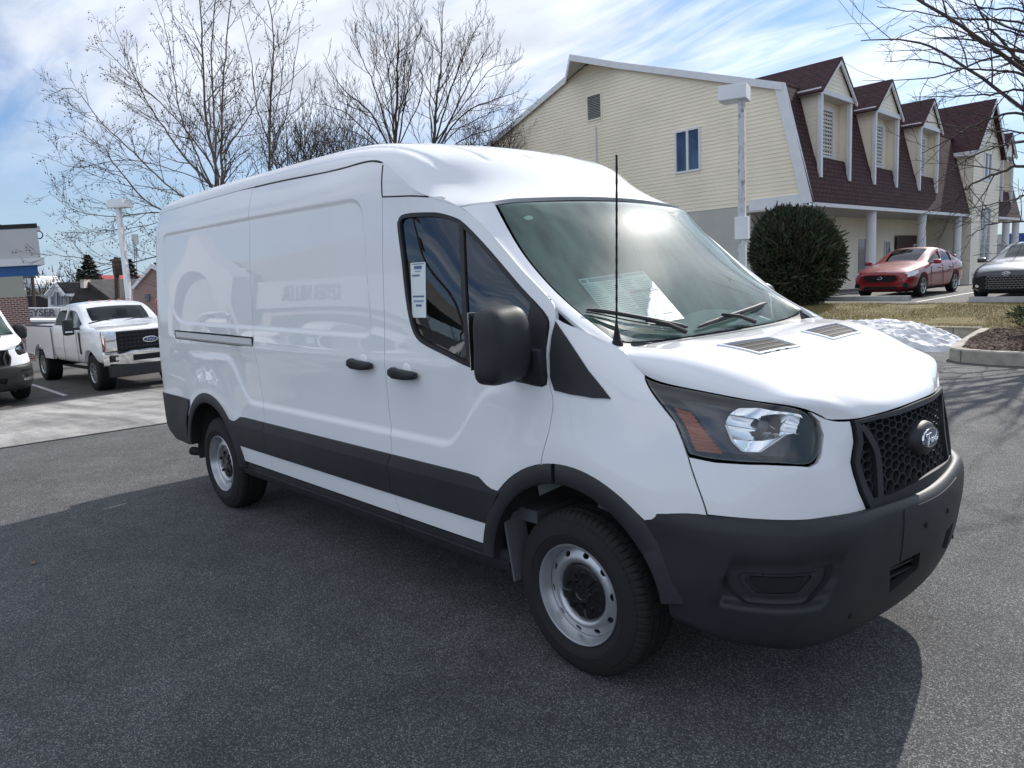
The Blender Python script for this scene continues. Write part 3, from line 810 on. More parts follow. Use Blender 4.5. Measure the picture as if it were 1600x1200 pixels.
    def hood(uv):
        uv = np.atleast_2d(uv); X = HOODF(uv).copy(); a = np.abs(uv[:,0]); v = uv[:,1]
        # two long creases and the raised centre
        c = .50+.05*v
        X[:,2] += .006*sstep(c-.02, c-.10, a)*0+.007*(1-sstep(c-.05, c+.04, a))*sstep(.1,.8,v)*(1-sstep(3.4,4.2,v))
        return X
    ventp = [(-.085,.065),(.10,.055),(.075,-.062),(-.11,-.055)]
    # bonnet vents: centre near x=.51, y=+-.345
    vent_uv = []
    def HU(x, y):
        U, Vv = np.meshgrid(np.linspace(-1,1,161), np.linspace(0,4.6,161)); uv = np.stack([U.ravel(),Vv.ravel()],1); X = HOODF(uv)
        k = np.argmin((X[:,0]-x)**2+(X[:,1]-y)**2); uv0 = uv[k]
        for _ in range(8):
            e = 1e-3; P = HOODF(np.array([uv0, uv0+[e,0], uv0+[0,e]])); J = (P[1:,:2]-P[0,:2]).T/e
            uv0 = uv0+np.clip(np.linalg.solve(J, np.array([x,y])-P[0,:2]),-.2,.2)
        return tuple(uv0)
    vents = []
    for s in (-1, 1):
        base = [(.415,.545*s),(.575,.48*s),(.585,.150*s),(.430,.140*s)]
        vents.append(rounded([HU(x,y) for x,y in base], .02))
    hd = vp('bonnet', hood, q, tuple(vents), None, V, h=.03, sc=(.80,.26), gap=.0035, holegap=0.0, depth=.03)
    for s, vv in zip((-1,1), vents):
        inn = offset_poly(resample(vv*[.80,.26],.012), .013)/[.80,.26]
        fr = vp('bonnet_vent', hood, vv, (inn,), None, hd, h=.02, sc=(.80,.26), gap=.001, lift=.006, depth=.02)
        g = MB(); pp = inn*[.80,.26]
        vs_ = []
        lo, hi = pp.min(0), pp.max(0)
        def seg_bars(mb, p0, p1, w, t=.004, lift=-.002):
            n = 24; L = np.array([np.array(p0)+(np.array(p1)-p0)*i/n for i in range(n+1)])
            ins = inside(pp, L); L = L[ins]
            if len(L) < 2: return
            dd = np.array(p1, float)-p0; dd /= np.linalg.norm(dd); nn = np.array([-dd[1], dd[0]])*w/2
            sc_ = np.array([.80,.26]); XA = hood((L+nn)/sc_); XB = hood((L-nn)/sc_); up = np.array([0,0,1.])
            m = len(L); vs = np.concatenate([XA+up*lift, XB+up*lift, XB+up*(lift-t), XA+up*(lift-t)])
            fs = []
            for i in range(m-1):
                for k in range(4): k2 = (k+1) % 4; fs.append((k*m+i, k*m+i+1, k2*m+i+1, k2*m+i))
            mb.add(vs, fs)
        for k in range(26):
            u = lo[0]+(hi[0]-lo[0])*(k+.5)/26
            seg_bars(g, (u, lo[1]), (u+0.0, hi[1]), .006)
        for k in (1,2,3):
            v_ = lo[1]+(hi[1]-lo[1])*k/4
            seg_bars(g, (lo[0], v_), (hi[0], v_), .007, lift=.0)
        g.build('vent_grille', M_black2, fr)
        vp('vent_floor', lambda uv: HOODF(uv)-[0,0,.06], [tuple(p) for p in vv], (), M_black2, fr, h=.08, sc=(.80,.26), gap=0, depth=0)
    # --- windscreen, pillars
    wq = [(u,.06) for u in np.linspace(-.822,.822,17)]+[(.822,v) for v in (1,2,3,4)]+[(u,4.0) for u in np.linspace(.74,-.74,13)]+[(-.822,v) for v in (4,3,2,1)]
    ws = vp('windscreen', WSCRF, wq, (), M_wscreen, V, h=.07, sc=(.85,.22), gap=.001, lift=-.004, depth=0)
    fi = rounded([(-.785,.22),(.785,.22),(.765,3.9),(-.765,3.9)], .06)
    vp('windscreen_border', WSCRF, wq, (fi,), M_gloss, ws, h=.06, sc=(.85,.22), gap=.002, lift=-.009, depth=0)
    hp = rounded([(-.15,.18),(.10,.18),(.055,1.25),(-.02,1.50),(-.075,1.25)], .05)
    vp('mirror_bracket', WSCRF, hp, (), M_black2, ws, h=.05, sc=(.85,.22), gap=0, lift=-.013, depth=.03)
    for s in (1,-1):
        pq = [(.836*s,.0),(.836*s,1),(.836*s,2),(.836*s,3),(.836*s,4.),(.836*s,5.),(1.*s,5.),(1.*s,4.),(1.*s,3.),(1.*s,2),(1.*s,1),(1.*s,0)]
        vp('windscreen_pillar', WSCRF, pq, (), None, V, h=.035, sc=(.85,.22), gap=.0)
    # cowl
    cq = [(u,3.98) for u in np.linspace(-.95,.95,15)]+[(u,4.5) for u in np.linspace(.95,-.95,15)]
    c = MB(); 
    rowsA = WSCRF(np.array([(u,3.96) for u in np.linspace(-.82,.82,31)])); rowsB = HOODF(np.array([(u,.06) for u in np.linspace(-.88,.88,31)]))
    vs = []
    for a, b_ in zip(rowsA, rowsB): vs += [a-[0,0,.012], a+(b_-a)*.45-[0,0,.028], b_-[0,0,.026], b_-[-.02,0,.05]]
    fs = [(i*4+k, i*4+k+1, i*4+k+5, i*4+k+4) for i in range(30) for k in range(3)]
    c.add(vs, fs); c.build('cowl', M_black, V, smooth=True)
    # --- roof: rear part and cab cap
    rq = [(u,.35) for u in np.linspace(-1,1,21)]+[(1,v) for v in np.linspace(.5,4.02,12)]+[(u,4.06) for u in np.linspace(1,-1,21)]+[(-1,v) for v in np.linspace(4.02,.5,12)]
    rg = [np.stack([np.full(110,qq+k), np.linspace(.46,4.8,110)],1) for qq in (.22,.52,.80,-.22,-.52,-.80) for k in (-.03,-.022,-.014,0,.014,.022,.03)]
    vp('roof', ROOFF, rq, (), None, V, h=.05, sc=(.95,.85), gap=.002, guides=rg)
    rq = [(u,4.06) for u in np.linspace(-1,1,21)]+[(1,v) for v in np.linspace(4.2,5.35,8)]+[(u,5.36) for u in np.linspace(1,-1,21)]+[(-1,v) for v in np.linspace(5.35,4.2,8)]
    vp('cab_roof', ROOFF, rq, (), None, V, h=.03, sc=(.95,.85), gap=-.003, guides=rg)
    # --- rear end
    b = MB(); n = 17
    ys = np.linspace(-.875,.875,n)
    prof = [(-4.925,2.30),(-4.955,2.15),(-4.965,1.6),(-4.965,1.0),(-4.955,.62)]
    vs = []
    for y in ys:
        for x, z in prof:
            yy = y*(1.0 if z < 2.2 else .97)*(1.03 if z < 1.2 else 1.); vs.append((x+.05*abs(y/.88)**6, yy, z-(0.02*(abs(y)/.88)**4 if z > 2.2 else 0)))
    m = len(prof)
    b.add(vs, [(i*m+k, (i+1)*m+k, (i+1)*m+k+1, i*m+k+1) for i in range(n-1) for k in range(m-1)])
    rd = b.build('rear_doors', M_white, V, smooth=True)
    b = MB(); b.box((-4.972,0,1.4),(.006,.008,1.7)); b.build('door_gap', M_black2, rd)
    for s in (-1,1):
        b = MB(); b.box((-4.93,.90*s,1.35),(.06,.10,.62), bev=.02); b.build('tail_lamp', M_red, V)
    b = MB(); b.box((-4.94,0,.55),(.16,1.86,.22), bev=.04); b.build('rear_bumper', M_black, V)
    # --- black claddings
    q = [(-4.90,.845),(-4.13,.845)]+arch(-3.765,.540,134,172,10)+[(-4.305,.445),(-4.60,.455),(-4.74,.515),(-4.83,.60),(-4.895,.70)]
    both(vp('rear_cladding', S, q, (), M_black, V, h=.04, lift=.012, gap=.001, depth=.03))
    def archring(cx, ro, ri, a0, a1, yf, name):
        mb = MB(); n = 44; vs = []
        cz = .395
        for i in range(n+1):
            a = R(a0+(a1-a0)*i/n); ca, sa = math.cos(a), math.sin(a)
            po = (cx+ro*ca, cz+ro*sa); pi = (cx+ri*ca, cz+ri*sa)
            yo = -yf(*po); yi = -yf(*pi)
            mid = (cx+(ro-.012)*ca, cz+(ro-.012)*sa); mi = (cx+(ri+.010)*ca, cz+(ri+.010)*sa)
            vs += [(po[0],yo+.004,po[1]),(po[0],yo-.006,po[1]),(mid[0],yo-.017,mid[1]),(mi[0],yi-.026,mi[1]),(pi[0],yi-.020,pi[1]),(pi[0],yi+.05,pi[1])]
        fs = [(i*6+k, i*6+k+1, (i+1)*6+k+1, (i+1)*6+k) for i in range(n) for k in range(5)]
        fs += [(0,1,2,3,4,5), tuple(n*6+k for k in (5,4,3,2,1,0))]
        mb.add(vs, fs); return mb.build(name, M_black, V, smooth=True, sharp=50)
    wf_ = lambda x, z: float(W_base(np.array([x]), np.array([z]))[0])
    both(archring(-3.765,.540,.455,172,3,wf_,'wheel_arch_trim'))
    XF = [-.6,-.15,0,.2,.33,.40,.46,.52,.6]; YF = [1.016,1.012,1.014,1.010,1.000,.988,.975,.962,.94]
    wff = lambda x, z: float(np.interp(x, XF, YF))-.012*max(0,(.6-z))*0
    both(archring(-.005,.552,.462,97,176,wff,'wheel_arch_trim'))
    both(archring(-.005,.552,.462,9,94.5,wff,'wheel_arch_trim'))
    def band(z0, z1, xa, xb, name):
        """black rubbing strip; xa, xb give its ends as functions of z"""
        mb = MB(); pr = [(z1,.001),(z1-.004,.006),(z1-.060,.020),(z1-.068,.021),(z0+.006,.014),(z0,.008),(z0,.001)]
        vs = []; n = 24
        for i in range(n+1):
            for z, l in pr:
                x = xa(z)+(xb(z)-xa(z))*i/n; vs.append((x, -wf_(x, z)-l, z))
        m = len(pr); fs = [(i*m+k, i*m+k+1, (i+1)*m+k+1, (i+1)*m+k) for i in range(n) for k in range(m-1)]
        fs += [tuple(range(m)), tuple(n*m+k for k in range(m-1,-1,-1))]
        mb.add(vs, fs); return mb.build(name, M_black, V, smooth=True, sharp=30)
    def lin(L): 
        zz = np.array([p[1] for p in L])[::-1]; xx = np.array([p[0] for p in L])[::-1]
        return lambda z: float(np.interp(z, zz, xx))
    lsd = lin(L_SD); lb = lin(L_B)
    arcx = lambda cx, r, s: (lambda z: cx+s*math.sqrt(max(r*r-(z-.395)**2, 0)))
    both(band(.577,.803, arcx(-3.765,.525,1), lambda z: lsd(z)-.004, 'side_cladding'))
    both(band(.577,.803, lambda z: lsd(z)+.004, lambda z: lb(z)-.004, 'side_cladding'))
    both(band(.577,.803, lambda z: lb(z)+.004, arcx(-.005,.537,-1), 'side_cladding'))
    # sill
    mb = MB(); pr = [(.462,-.985),(.455,-.998),(.425,-.998),(.420,-.988),(.412,-.988),(.405,-1.00),(.36,-.985),(.335,-.95),(.335,-.90),(.462,-.90)]
    vs = []; st = [-3.30,-1.262,-1.256,-.40]
    for x in st: vs += [(x, y, z) for z, y in pr]
    m = len(pr); fs = [(i*m+k, i*m+(k+1)%m, (i+1)*m+(k+1)%m, (i+1)*m+k) for i in (0,2) for k in range(m)]
    fs += [tuple(range(m)), tuple(3*m+k for k in range(m-1,-1,-1))]
    mb.add(vs, fs); both(mb.build('sill', M_black, V, smooth=False))
    # --- bumper
    def bump(uv):
        """bumper face with the fog-lamp recesses and the lower intake edge"""
        uv = np.atleast_2d(uv); X = BUMPF(uv).copy(); u = np.where(uv[:,0] > 7.5, 15-uv[:,0], uv[:,0]); v = uv[:,1]
        d = sstep(0,.10,1-np.maximum(np.abs(v-1.68)/.60, np.abs(u-3.36-(1.66-v)*.22)/1.14))
        s = np.where(X[:,1] > 0, -1, 1)
        X[:,1] += .016*d*s*.5; X[:,0] -= .016*d
        return X
    bq = [(.25,.04),(.95,.04)]+[(u,.04) for u in (1.5,2,3,4,4.7,5.45)]+[(6.2,.04),(7.5,.04),(8.8,.04),(9.55,.04)]+[(15-u,.04) for u in (4.7,4,3,2,1.5,.95,.25)]
    aru = [(.80,.8),(.98,1.4),(1.13,2.0),(1.20,2.6),(1.25,3.0),(1.28,3.5),(1.3,4.0)]
    aru = [(.30,.3),(.55,.6),(.85,1.0),(1.0,1.5),(1.05,2.1),(1.0,2.8),(.98,3.5),(.98,4.1)]
    low = [(u,4.15) for u in (2,3,4,4.7,5.5,6.5,7.5,8.5,9.5,10.3,11,12,13)]
    fog = rounded([(2.42,1.12),(2.30,1.42),(2.40,1.86),(2.76,2.2),(4.02,2.2),(4.36,1.68),(4.42,1.28)], .12)
    fogb = [(15-a, b_) for a, b_ in fog]
    slot1 = rounded([(6.02,2.02),(6.92,1.84),(6.98,2.50),(6.14,2.85)], .05); slot2 = [(15-a, b_) for a, b_ in slot1]
    bp = vp('front_bumper', bump, bq+[(15-a,b_) for a,b_ in aru]+low[::-1]+aru[::-1], (slot1, slot2), M_black, V, h=.03, sc=(.17,.13), gap=.001, depth=.03, holegap=0)
    for sgn in (0,1):
        def fogs(dd):
            def f(uv):
                X = bump(uv).copy(); N = normals_of(BUMPF, uv); N = N*(1 if N[0,0] > 0 else -1); return X-N*dd+[.0,0,0]
            return f
        fo = fog if not sgn else np.array(fogb)
        sh = lambda P, k: np.array(P).mean(0)+(np.array(P)-np.array(P).mean(0))*k
        fg = vp('fog_lamp_blank', bump, sh(fo,1.04), (sh(fo,.93),), M_black2, bp, h=.03, sc=(.17,.13), lift=.003, gap=0, depth=.015)
        inn = rounded([(2.66,1.33),(2.62,1.50),(2.90,1.90),(3.90,1.90),(4.15,1.55),(4.19,1.38)], .08)
        inn = inn if not sgn else np.array([(15-a,b_) for a,b_ in inn])
        vp('fog_lamp_panel', bump, inn, (sh(inn,.86),), M_black, fg, h=.03, sc=(.17,.13), lift=.010, gap=0, depth=.02)
        vp('fog_lamp_mesh', bump, sh(inn,.72), (), M_black2, fg, h=.03, sc=(.17,.13), lift=.006, gap=0, depth=.008)
        so = slot1 if not sgn else np.array(slot2)
        vp('intake', fogs(.05), sh(so,1.2), (), M_black2, bp, h=.05, sc=(.17,.13), gap=0, depth=0)
        for k in (.33,.67):
            vv = 1.98+.75*k
            u0, u1 = (6.0,6.95) if not sgn else (8.05,9.0)
            vp('intake_slat', fogs(.02), [(u0,vv-.04),(u1,vv-.04),(u1,vv+.04),(u0,vv+.04)], (), M_black, bp, h=.04, sc=(.17,.13), gap=0, depth=.01)
    mb = MB(); mb.box((.88,0,.50),(.05,1.15,.32)); mb.build('intake_back', M_black2, bp)
    # licence-plate pad with two bolt holes, lower side lip
    vp('plate_pad', BUMPF, rounded([(6.31,.62),(8.69,.62),(8.69,1.76),(6.31,1.92)], .06), (), M_black, bp, h=.04, sc=(.17,.13), lift=.003, gap=0, depth=.005)
    for u in (7.0,7.9):
        X = BUMPF(np.array([[u,1.10]]))[0]; b = MB(); b.cyl(X-[.01,0,0], X+[.008,0,0], .011, n=12); b.build('bolt_hole', M_black2, bp)
    for u in (4.9,10.1):
        X = BUMPF(np.array([[u,2.9]]))[0]; b = MB(); b.cyl(X-[.01,0,0], X+[.0045,-.002 if u < 7 else .002,0], .010, n=12); b.build('sensor_plug', M_black2, bp)
    # --- grille (both halves)
    gh = [(8.33,-.02),(8.37,.5),(8.40,1.3),(8.33,1.8),(8.28,2.2),(8.34,2.8),(8.46,3.4),(8.66,3.95),(9.2,4.02),(10.0,4.04),(10.6,4.04),(11.2,4.04),(12.0,4.02)]
    gh = gh+[(21.2-a, b_) for a, b_ in gh[:8][::-1]]+[(12.3,-.12),(11.4,-.03),(10.6,-.03),(9.8,-.03),(8.9,-.12)]
    gh = np.array(gh); gsc = np.array([.19,.088])
    ghm = resample(gh*gsc, .015); gin = offset_poly(ghm, .028)
    gin = gin/gsc
    gf = vp('grille', FASCF, gh, (gin,), M_black, V, h=.02, sc=gsc, lift=.014, gap=.001, depth=.05)
    # curved inner bars left and right
    for sgn in (1,-1):
        ln = smooth_poly([(8.52,.40),(8.73,1.07),(8.93,1.89),(8.99,3.0),(8.95,3.98)], 8)
        if sgn < 0: ln = np.array([(21.2-a,b_) for a,b_ in ln])
        strip_on('grille_bar', FASCF, ln, .030, M_black, gf, lift=.012 , thick=.03, flip=aflip(FASCF, gh), sc=gsc)
    # honeycomb
    hx = MB(); a = .0275; pitch_x = a*1.5; pitch_z = a*math.sqrt(3)*.80
    lo, hi = (gh*gsc).min(0), (gh*gsc).max(0); t = .0028
    zc = {}
    def GP(p, lift): 
        uv = p/gsc; X = FASCF(uv); N = normals_of(FASCF, uv); N *= np.sign(N[:,:1]); return X+N*lift
    cells = []
    ix = 0; x = lo[0]
    while x < hi[0]:
        z = lo[1]+(pitch_z/2 if ix % 2 else 0)
        while z < hi[1]+pitch_z:
            cells.append((x, z)); z += pitch_z
        x += pitch_x; ix += 1
    cells = np.array(cells); ok = inside(offset_poly(ghm,.012), cells); cells = cells[ok]
    angs = [R(60*k) for k in range(6)]
    for cx, cz in cells:
        ro = np.array([(cx+(a-.0003)*math.cos(q), cz+(a-.0003)*math.sin(q)*.80) for q in angs]); ri = np.array([(cx+(a-t)*math.cos(q), cz+(a-t)*math.sin(q)*.80) for q in angs])
        A = GP(ro, -.002); B_ = GP(ri, -.002); C_ = GP(ri*.9+np.array([cx,cz])*.1, -.020)
        hx.add(np.concatenate([A,B_,C_]), [(k,(k+1)%6,6+(k+1)%6,6+k) for k in range(6)]+[(6+k,6+(k+1)%6,12+(k+1)%6,12+k) for k in range(6)])
    hx.build('honeycomb', M_black, gf, recalc=False)
    vp('grille_back', lambda uv: FASCF(uv)-[.05,0,0], gh, (), M_black2, gf, h=.08, sc=gsc, gap=.01, depth=0)
    # emblem: black pod with a blue oval
    ec = np.array([1.018,0,1.000]); b = MB()
    tl = Matrix.Rotation(R(-6),4,'Y')
    pod = MB(); prof = [(0,.030),(.74,.030),(.90,.020),(.98,.0),(1.,-.03),(1.02,-.07)]
    def oval(prof, ry, rz, c, mb, n=48):
        vs = []; m = len(prof)
        for i in range(n):
            t_ = 2*math.pi*i/n
            for r, h_ in prof: vs.append(Vector(c)+tl@Vector((h_, r*ry*math.cos(t_), r*rz*math.sin(t_))))
        mb.add(vs, [(i*m+k, i*m+k+1, ((i+1)%n)*m+k+1, ((i+1)%n)*m+k) for i in range(n) for k in range(m-1)])
    oval(prof, .108, .070, ec, pod); em = pod.build('emblem', M_black, gf, smooth=True, sharp=50)
    o1 = MB(); oval([(0,.036),(.97,.036),(1.,.030)], .084, .0385, ec, o1); o1.build('badge_rim', M_chrome, em, smooth=True, sharp=50)
    o1 = MB(); oval([(0,.0372),(1,.0372)], .079, .0340, ec, o1); o1.build('badge_field', M_blueoval, em)
    script_word(em, ec+np.array([.0385,0,0]), tl)
    # --- wheels
    make_wheel(V, (0,-.982,.362)); make_wheel(V, (-3.75,-.985,.360))
    make_wheel(V, (0,.982,.362), face=1); make_wheel(V, (-3.75,.985,.360), face=1)
    # wheel houses
    for cx in (0,-3.75):
        for s in (-1,1):
            mb = MB(); n = 20; vs = []
            for i in range(n+1):
                a_ = R(10+178*i/n); r = .485
                for y in (.975,.62,.55): 
                    vs.append((cx+r*math.cos(a_)*(1 if y > .6 else .1), s*y, .395+r*math.sin(a_)*(1 if y > .6 else .1)))
            mb.add(vs, [(i*3+k, i*3+k+1, i*3+k+4, i*3+k+3) for i in range(n) for k in range(2)])
            mb.build('wheel_house', M_liner, V, smooth=True)
    # mud flap / splash guard ahead of the sill
    mb = MB(); mb.box((-.405,-.93,.50),(.012,.13,.36), ry=R(-10), bev=.004); both(mb.build('splash_guard', M_int, V))
    # --- underbody, inner shell
    mb = MB(); mb.box((-2.3,0,.47),(4.9,1.5,.10)); mb.box((-1.9,-.45,.36),(4.0,.12,.12)); mb.box((-1.9,.45,.36),(4.0,.12,.12))
    mb.cyl((0,-.85,.34),(0,.85,.34),.045); mb.cyl((-3.75,-.85,.34),(-3.75,.85,.34),.06); mb.cyl((-3.75,-.1,.34),(-3.75,.12,.34),.16)
    mb.cyl((-3.3,.2,.36),(-.5,.2,.42),.045); mb.box((.62,0,.42),(.5,1.2,.06)); mb.build('underbody', M_black2, V)
    mb = MB(); mb.cyl((-4.0,-.78,.36),(-4.50,-.93,.345),.036,n=16,caps=False); mb.cyl((-4.0,-.78,.36),(-4.48,-.925,.345),.031,n=16); mb.build('exhaust_pipe', M_black2, V, smooth=True, sharp=40)
    # liner behind the outer panels keeps light out of the gaps
    def liner(S2, q, nm, **k): return vp(nm, S2, q, (), M_int, V, lift=-.035, gap=.02, depth=0, **k)
    both(liner(S, [(-4.86,2.3),(-1.36,2.3),(-1.33,.52),(-3.2,.52)]+arch(-3.765,.56,12,168,10)+[(-4.8,.55)], 'inner_panel', h=.25))
    mb = MB(); mb.box((-1.40,0,1.35),(.03,1.80,1.75)); mb.build('bulkhead', M_int, V)
    vp('headlining', lambda uv: ROOF_(uv)-[0,0,.05], [(-.93,3.8),(.93,3.8),(.93,5.3),(-.93,5.3)], (), M_trim, V, h=.2, sc=(.95,.85), gap=0, depth=0)
    # --- interior
    D = MB()
    n = 25; ys = np.linspace(-.88,.88,n); pr = [(.02,1.405),(-.10,1.43),(-.25,1.435),(-.36,1.40),(-.40,1.30),(-.36,1.05),(-.30,.75)]
    vs = []
    for y in ys:
        bulge = .05*math.exp(-((y-.42)/.25)**2)
        for x, z in pr: vs.append((x-(.05 if x < -.3 else 0)*0, y*(.93 if x > -.05 else 1), z-.03*abs(y/.88)**3+(bulge if -.38 < x < -.05 else 0)))
    m = len(pr); D.add(vs, [(i*m+k, i*m+k+1, (i+1)*m+k+1, (i+1)*m+k) for i in range(n-1) for k in range(m-1)])
    D.build('dashboard', M_dash, V, smooth=True)
    mb = MB(); mb.box((-.85,0,.62),(1.1,1.8,.06)); mb.box((.05,0,.95),(.05,1.7,.8)); mb.build('cab_floor', M_int, V)
    for y in (-.48,.48):
        mb = MB(); mb.box((-.95,y,.98),(.50,.50,.16), bev=.05); mb.box((-1.20,y,1.30),(.13,.48,.62), ry=R(-10), bev=.05); mb.box((-1.27,y,1.70),(.09,.26,.20), bev=.035); mb.box((-.98,y,.78),(.42,.40,.26))
        mb.build('seat', M_seat, V, smooth=True, sharp=40)
    mb = MB(); c0 = Vector((-.52,.45,1.30)); ax = Vector((-.5,0,.75)).normalized(); u_ = Vector((0,1,0)); w_ = ax.cross(u_)
    mb.tube([c0+u_*.19*math.cos(R(k*10))+w_*.19*math.sin(R(k*10)) for k in range(37)], .015, n=8, caps=False)
    mb.cyl(c0-ax*.02, c0+ax*.03, .06, n=16); mb.box(c0,(.02,.36,.04), ry=R(-34)); mb.build('steering_wheel', M_black2, V, smooth=True, sharp=40)
    mb = MB(); mb.box((-.60,0,1.94),(.03,.24,.08), bev=.02); mb.build('rear_view_mirror', M_black2, V)
    # --- door handles
    for (xc, zc, ow) in ((-1.50,1.277,sdoor),(-1.10,1.250,fdoor)):
        wy = wf_(xc, zc)
        mb = MB(); P = [(-.122,-.010),(-.118,.018),(-.09,.030),(-.06,.022),(.0,.020),(.08,.016),(.112,.010),(.118,-.006),(.10,-.022),(.02,-.030),(-.08,-.028)]
        vs = []; m = len(P); 
        for l, sc_ in ((.010,.96),(.030,1.),(.042,.93),(.048,.75)):
            vs += [(xc+p[0]*sc_, -wy-l, zc+p[1]*sc_) for p in P]
        mb.add(vs, [(j*m+k, j*m+(k+1)%m, (j+1)*m+(k+1)%m, (j+1)*m+k) for j in range(3) for k in range(m)]+[tuple(3*m+k for k in range(m)), tuple(range(m))])
        h_ = mb.build('door_handle', M_black, ow, smooth=True, sharp=50)
        mb = MB(); mb.lathe([(0,.0),(.030,.001),(.038,.004),(.042,.008),(.042,.011),(.0455,.011)], c=(xc+.005,-wy-.008,zc+.012), axis='y', n=32)
        mb.build('handle_cup', M_white, ow, smooth=True)
        if ow is fdoor:
            mirror_obj(h_, fd2)
    # sliding-door rail
    mb = MB(); wy = wf_(-3.6,1.36)
    y0 = -wf_(-4.35,1.36); y1 = -wf_(-2.90,1.345)
    def rb(z0, z1, l0, l1, xa=-4.36, xb=-2.888, nm='slide_rail', m_=M_black2, par=None):
        vs = []
        for x in np.linspace(xa, xb, 9):
            y = -wf_(x, 1.35); dz = -.010*(x+4.36)
            vs += [(x, y-l0, z0+dz),(x, y-l1, z0+dz),(x, y-l1, z1+dz),(x, y-l0, z1+dz)]
        q_ = MB(); q_.add(vs, [(i*4+k, i*4+(k+1)%4, (i+1)*4+(k+1)%4, (i+1)*4+k) for i in range(8) for k in range(4)]+[(0,1,2,3),(35,34,33,32)])
        return q_.build(nm, m_, par or V)
    r_ = rb(1.328,1.398,-.01,.004)
    rb(1.345,1.388,.0,.012,-4.32,-2.90,'rail_cover',M_railcover,r_)
    rb(1.333,1.343,.0,.008,-4.34,-2.89,'rail_lip',M_alu,r_)
    # --- mirror
    mc = MB()
    prof = [(-.262,1.300),(-.274,1.40),(-.268,1.50),(-.245,1.578),(-.215,1.612),(-.16,1.625),(-.02,1.63),(.03,1.622),(.062,1.585),(.085,1.50),(.098,1.40),(.092,1.34),(.055,1.300),(-.02,1.275),(-.15,1.268),(-.23,1.275)]
    pr = smooth_poly(prof, 3, closed=True); cc = pr.mean(0)
    vs = []
    # the head is an upright rounded box; the outline is drawn in the plane facing the camera side
    D0 = Vector((.0,0,0))
    lay = [(-1.085,.80),(-1.100,.93),(-1.13,1.0),(-1.20,1.01),(-1.26,.985),(-1.30,.93),(-1.325,.82),(-1.335,.6),(-1.337,.2)]
    return_mirror(V, fdoor, fd2)
    # --- antenna
    mb = MB(); bx, by, bz = .143,-.835,1.428
    mb.lathe([(.0,-.01),(.024,-.008),(.025,.004),(.017,.016),(.011,.05),(.006,.085),(.0,.086)], c=(bx,by,bz), axis='z', n=20)
    an = mb.build('antenna', M_black2, V, smooth=True)
    mb = MB(); pts = [(bx+.024*t_, by, bz+.08+.66*t_) for t_ in np.linspace(0,1,40)]; mb.tube(pts, [.0042 if i % 3 else .0052 for i in range(40)], n=7); mb.build('antenna_rod', M_black2, an, smooth=True)
    # --- wipers
    def wiper(p_arm, p_mid, tip0, tip1):
        def on(u, v, l):
            X = WSCRF(np.array([[u,v]]))[0]; N = normals_of(WSCRF, [[u,v]])[0]; N = N*np.sign(N[2]); return Vector(X+N*l)
        mb = MB(); a_ = on(*p_arm, .02); b_ = on(*p_mid, .045); mb.tube([a_, a_*.5+b_*.5+Vector((0,0,.012)), b_], [.012,.009,.007], n=8)
        w = mb.build('wiper', M_black2, V, smooth=True)
        mb = MB(); pts = [on(tip0[0]+(tip1[0]-tip0[0])*t_, tip0[1]+(tip1[1]-tip0[1])*t_, .016+.016*math.sin(math.pi*t_)) for t_ in np.linspace(0,1,13)]
        mb.tube(pts, [.005]+[.010]*11+[.005], n=6)
        low_ = [on(tip0[0]+(tip1[0]-tip0[0])*t_, tip0[1]+(tip1[1]-tip0[1])*t_, .004) for t_ in np.linspace(0,1,13)]
        mb.tube(low_, .004, n=4); mb.build('wiper_blade', M_black, w)
    wiper((.28,3.93),(.52,3.66),(.80,3.30),(.24,3.80)); wiper((-.28,3.95),(-.02,3.70),(.16,3.83),(-.52,3.52))
    # stickers
    sticker_sheets(V)
    return V

def return_mirror(V, fdoor, fd2):
    """tall trucker-style door mirror: rounded head, arm and bracket"""
    X0 = np.array([-.235,-1.128,1.440])           # centre of the head
    hx, hz, hy = .080, .178, .117                 # half sizes: depth x, height z, width y
    hz = .160; n = 22; vs = []; fs = []; key = {}
    def vert(p):
        k = tuple(np.round(p, 5))
        if k not in key:
            q = np.array(p, float); e = 4.2; L = (np.sum(np.abs(q)**e))**(1/e); q = q/L
            x, y, z = q
            # front shell is domed, the glass side flat
            fx = hx*(1.15 if x > 0 else .8)
            key[k] = len(vs); vs.append((X0[0]+x*fx-.02*z*z, X0[1]+y*hy*(1-.05*z), X0[2]+z*hz+.008*y))
        return key[k]
    g_ = np.tan(np.linspace(-1,1,n+1)*math.pi/4)
    for ax in range(3):
        for sg in (-1,1):
            for i in range(n):
                for j in range(n):
                    f_ = []
                    for a, b in ((i,j),(i+1,j),(i+1,j+1),(i,j+1)):
                        p = [0,0,0]; p[ax] = sg; p[(ax+1)%3] = g_[a]; p[(ax+2)%3] = g_[b]; f_.append(vert(p))
                    fs.append(tuple(f_))
    mb = MB(); mb.add(vs, fs)
    h = mb.build('side_mirror', M_black, fdoor, smooth=True, sharp=60); h.rotation_euler = (0,0,0)
    g = MB(); g.box((X0[0]-hx-.001, X0[1], X0[2]+.02),(.004,hy*1.75,hz*1.5), bev=.001); gg = g.build('mirror_glass', M_chrome, h)
    a = MB(); a.box((-.215,-1.02,1.385),(.085,.20,.075), bev=.02); a.box((-.19,-.992,1.34),(.13,.045,.15), bev=.015, rx=R(8)); aa = a.build('mirror_arm', M_black, h, smooth=True, sharp=40)
    h2 = mirror_obj(h, fd2); mirror_obj(gg, h2); mirror_obj(aa, h2); h2.location.x -= .10

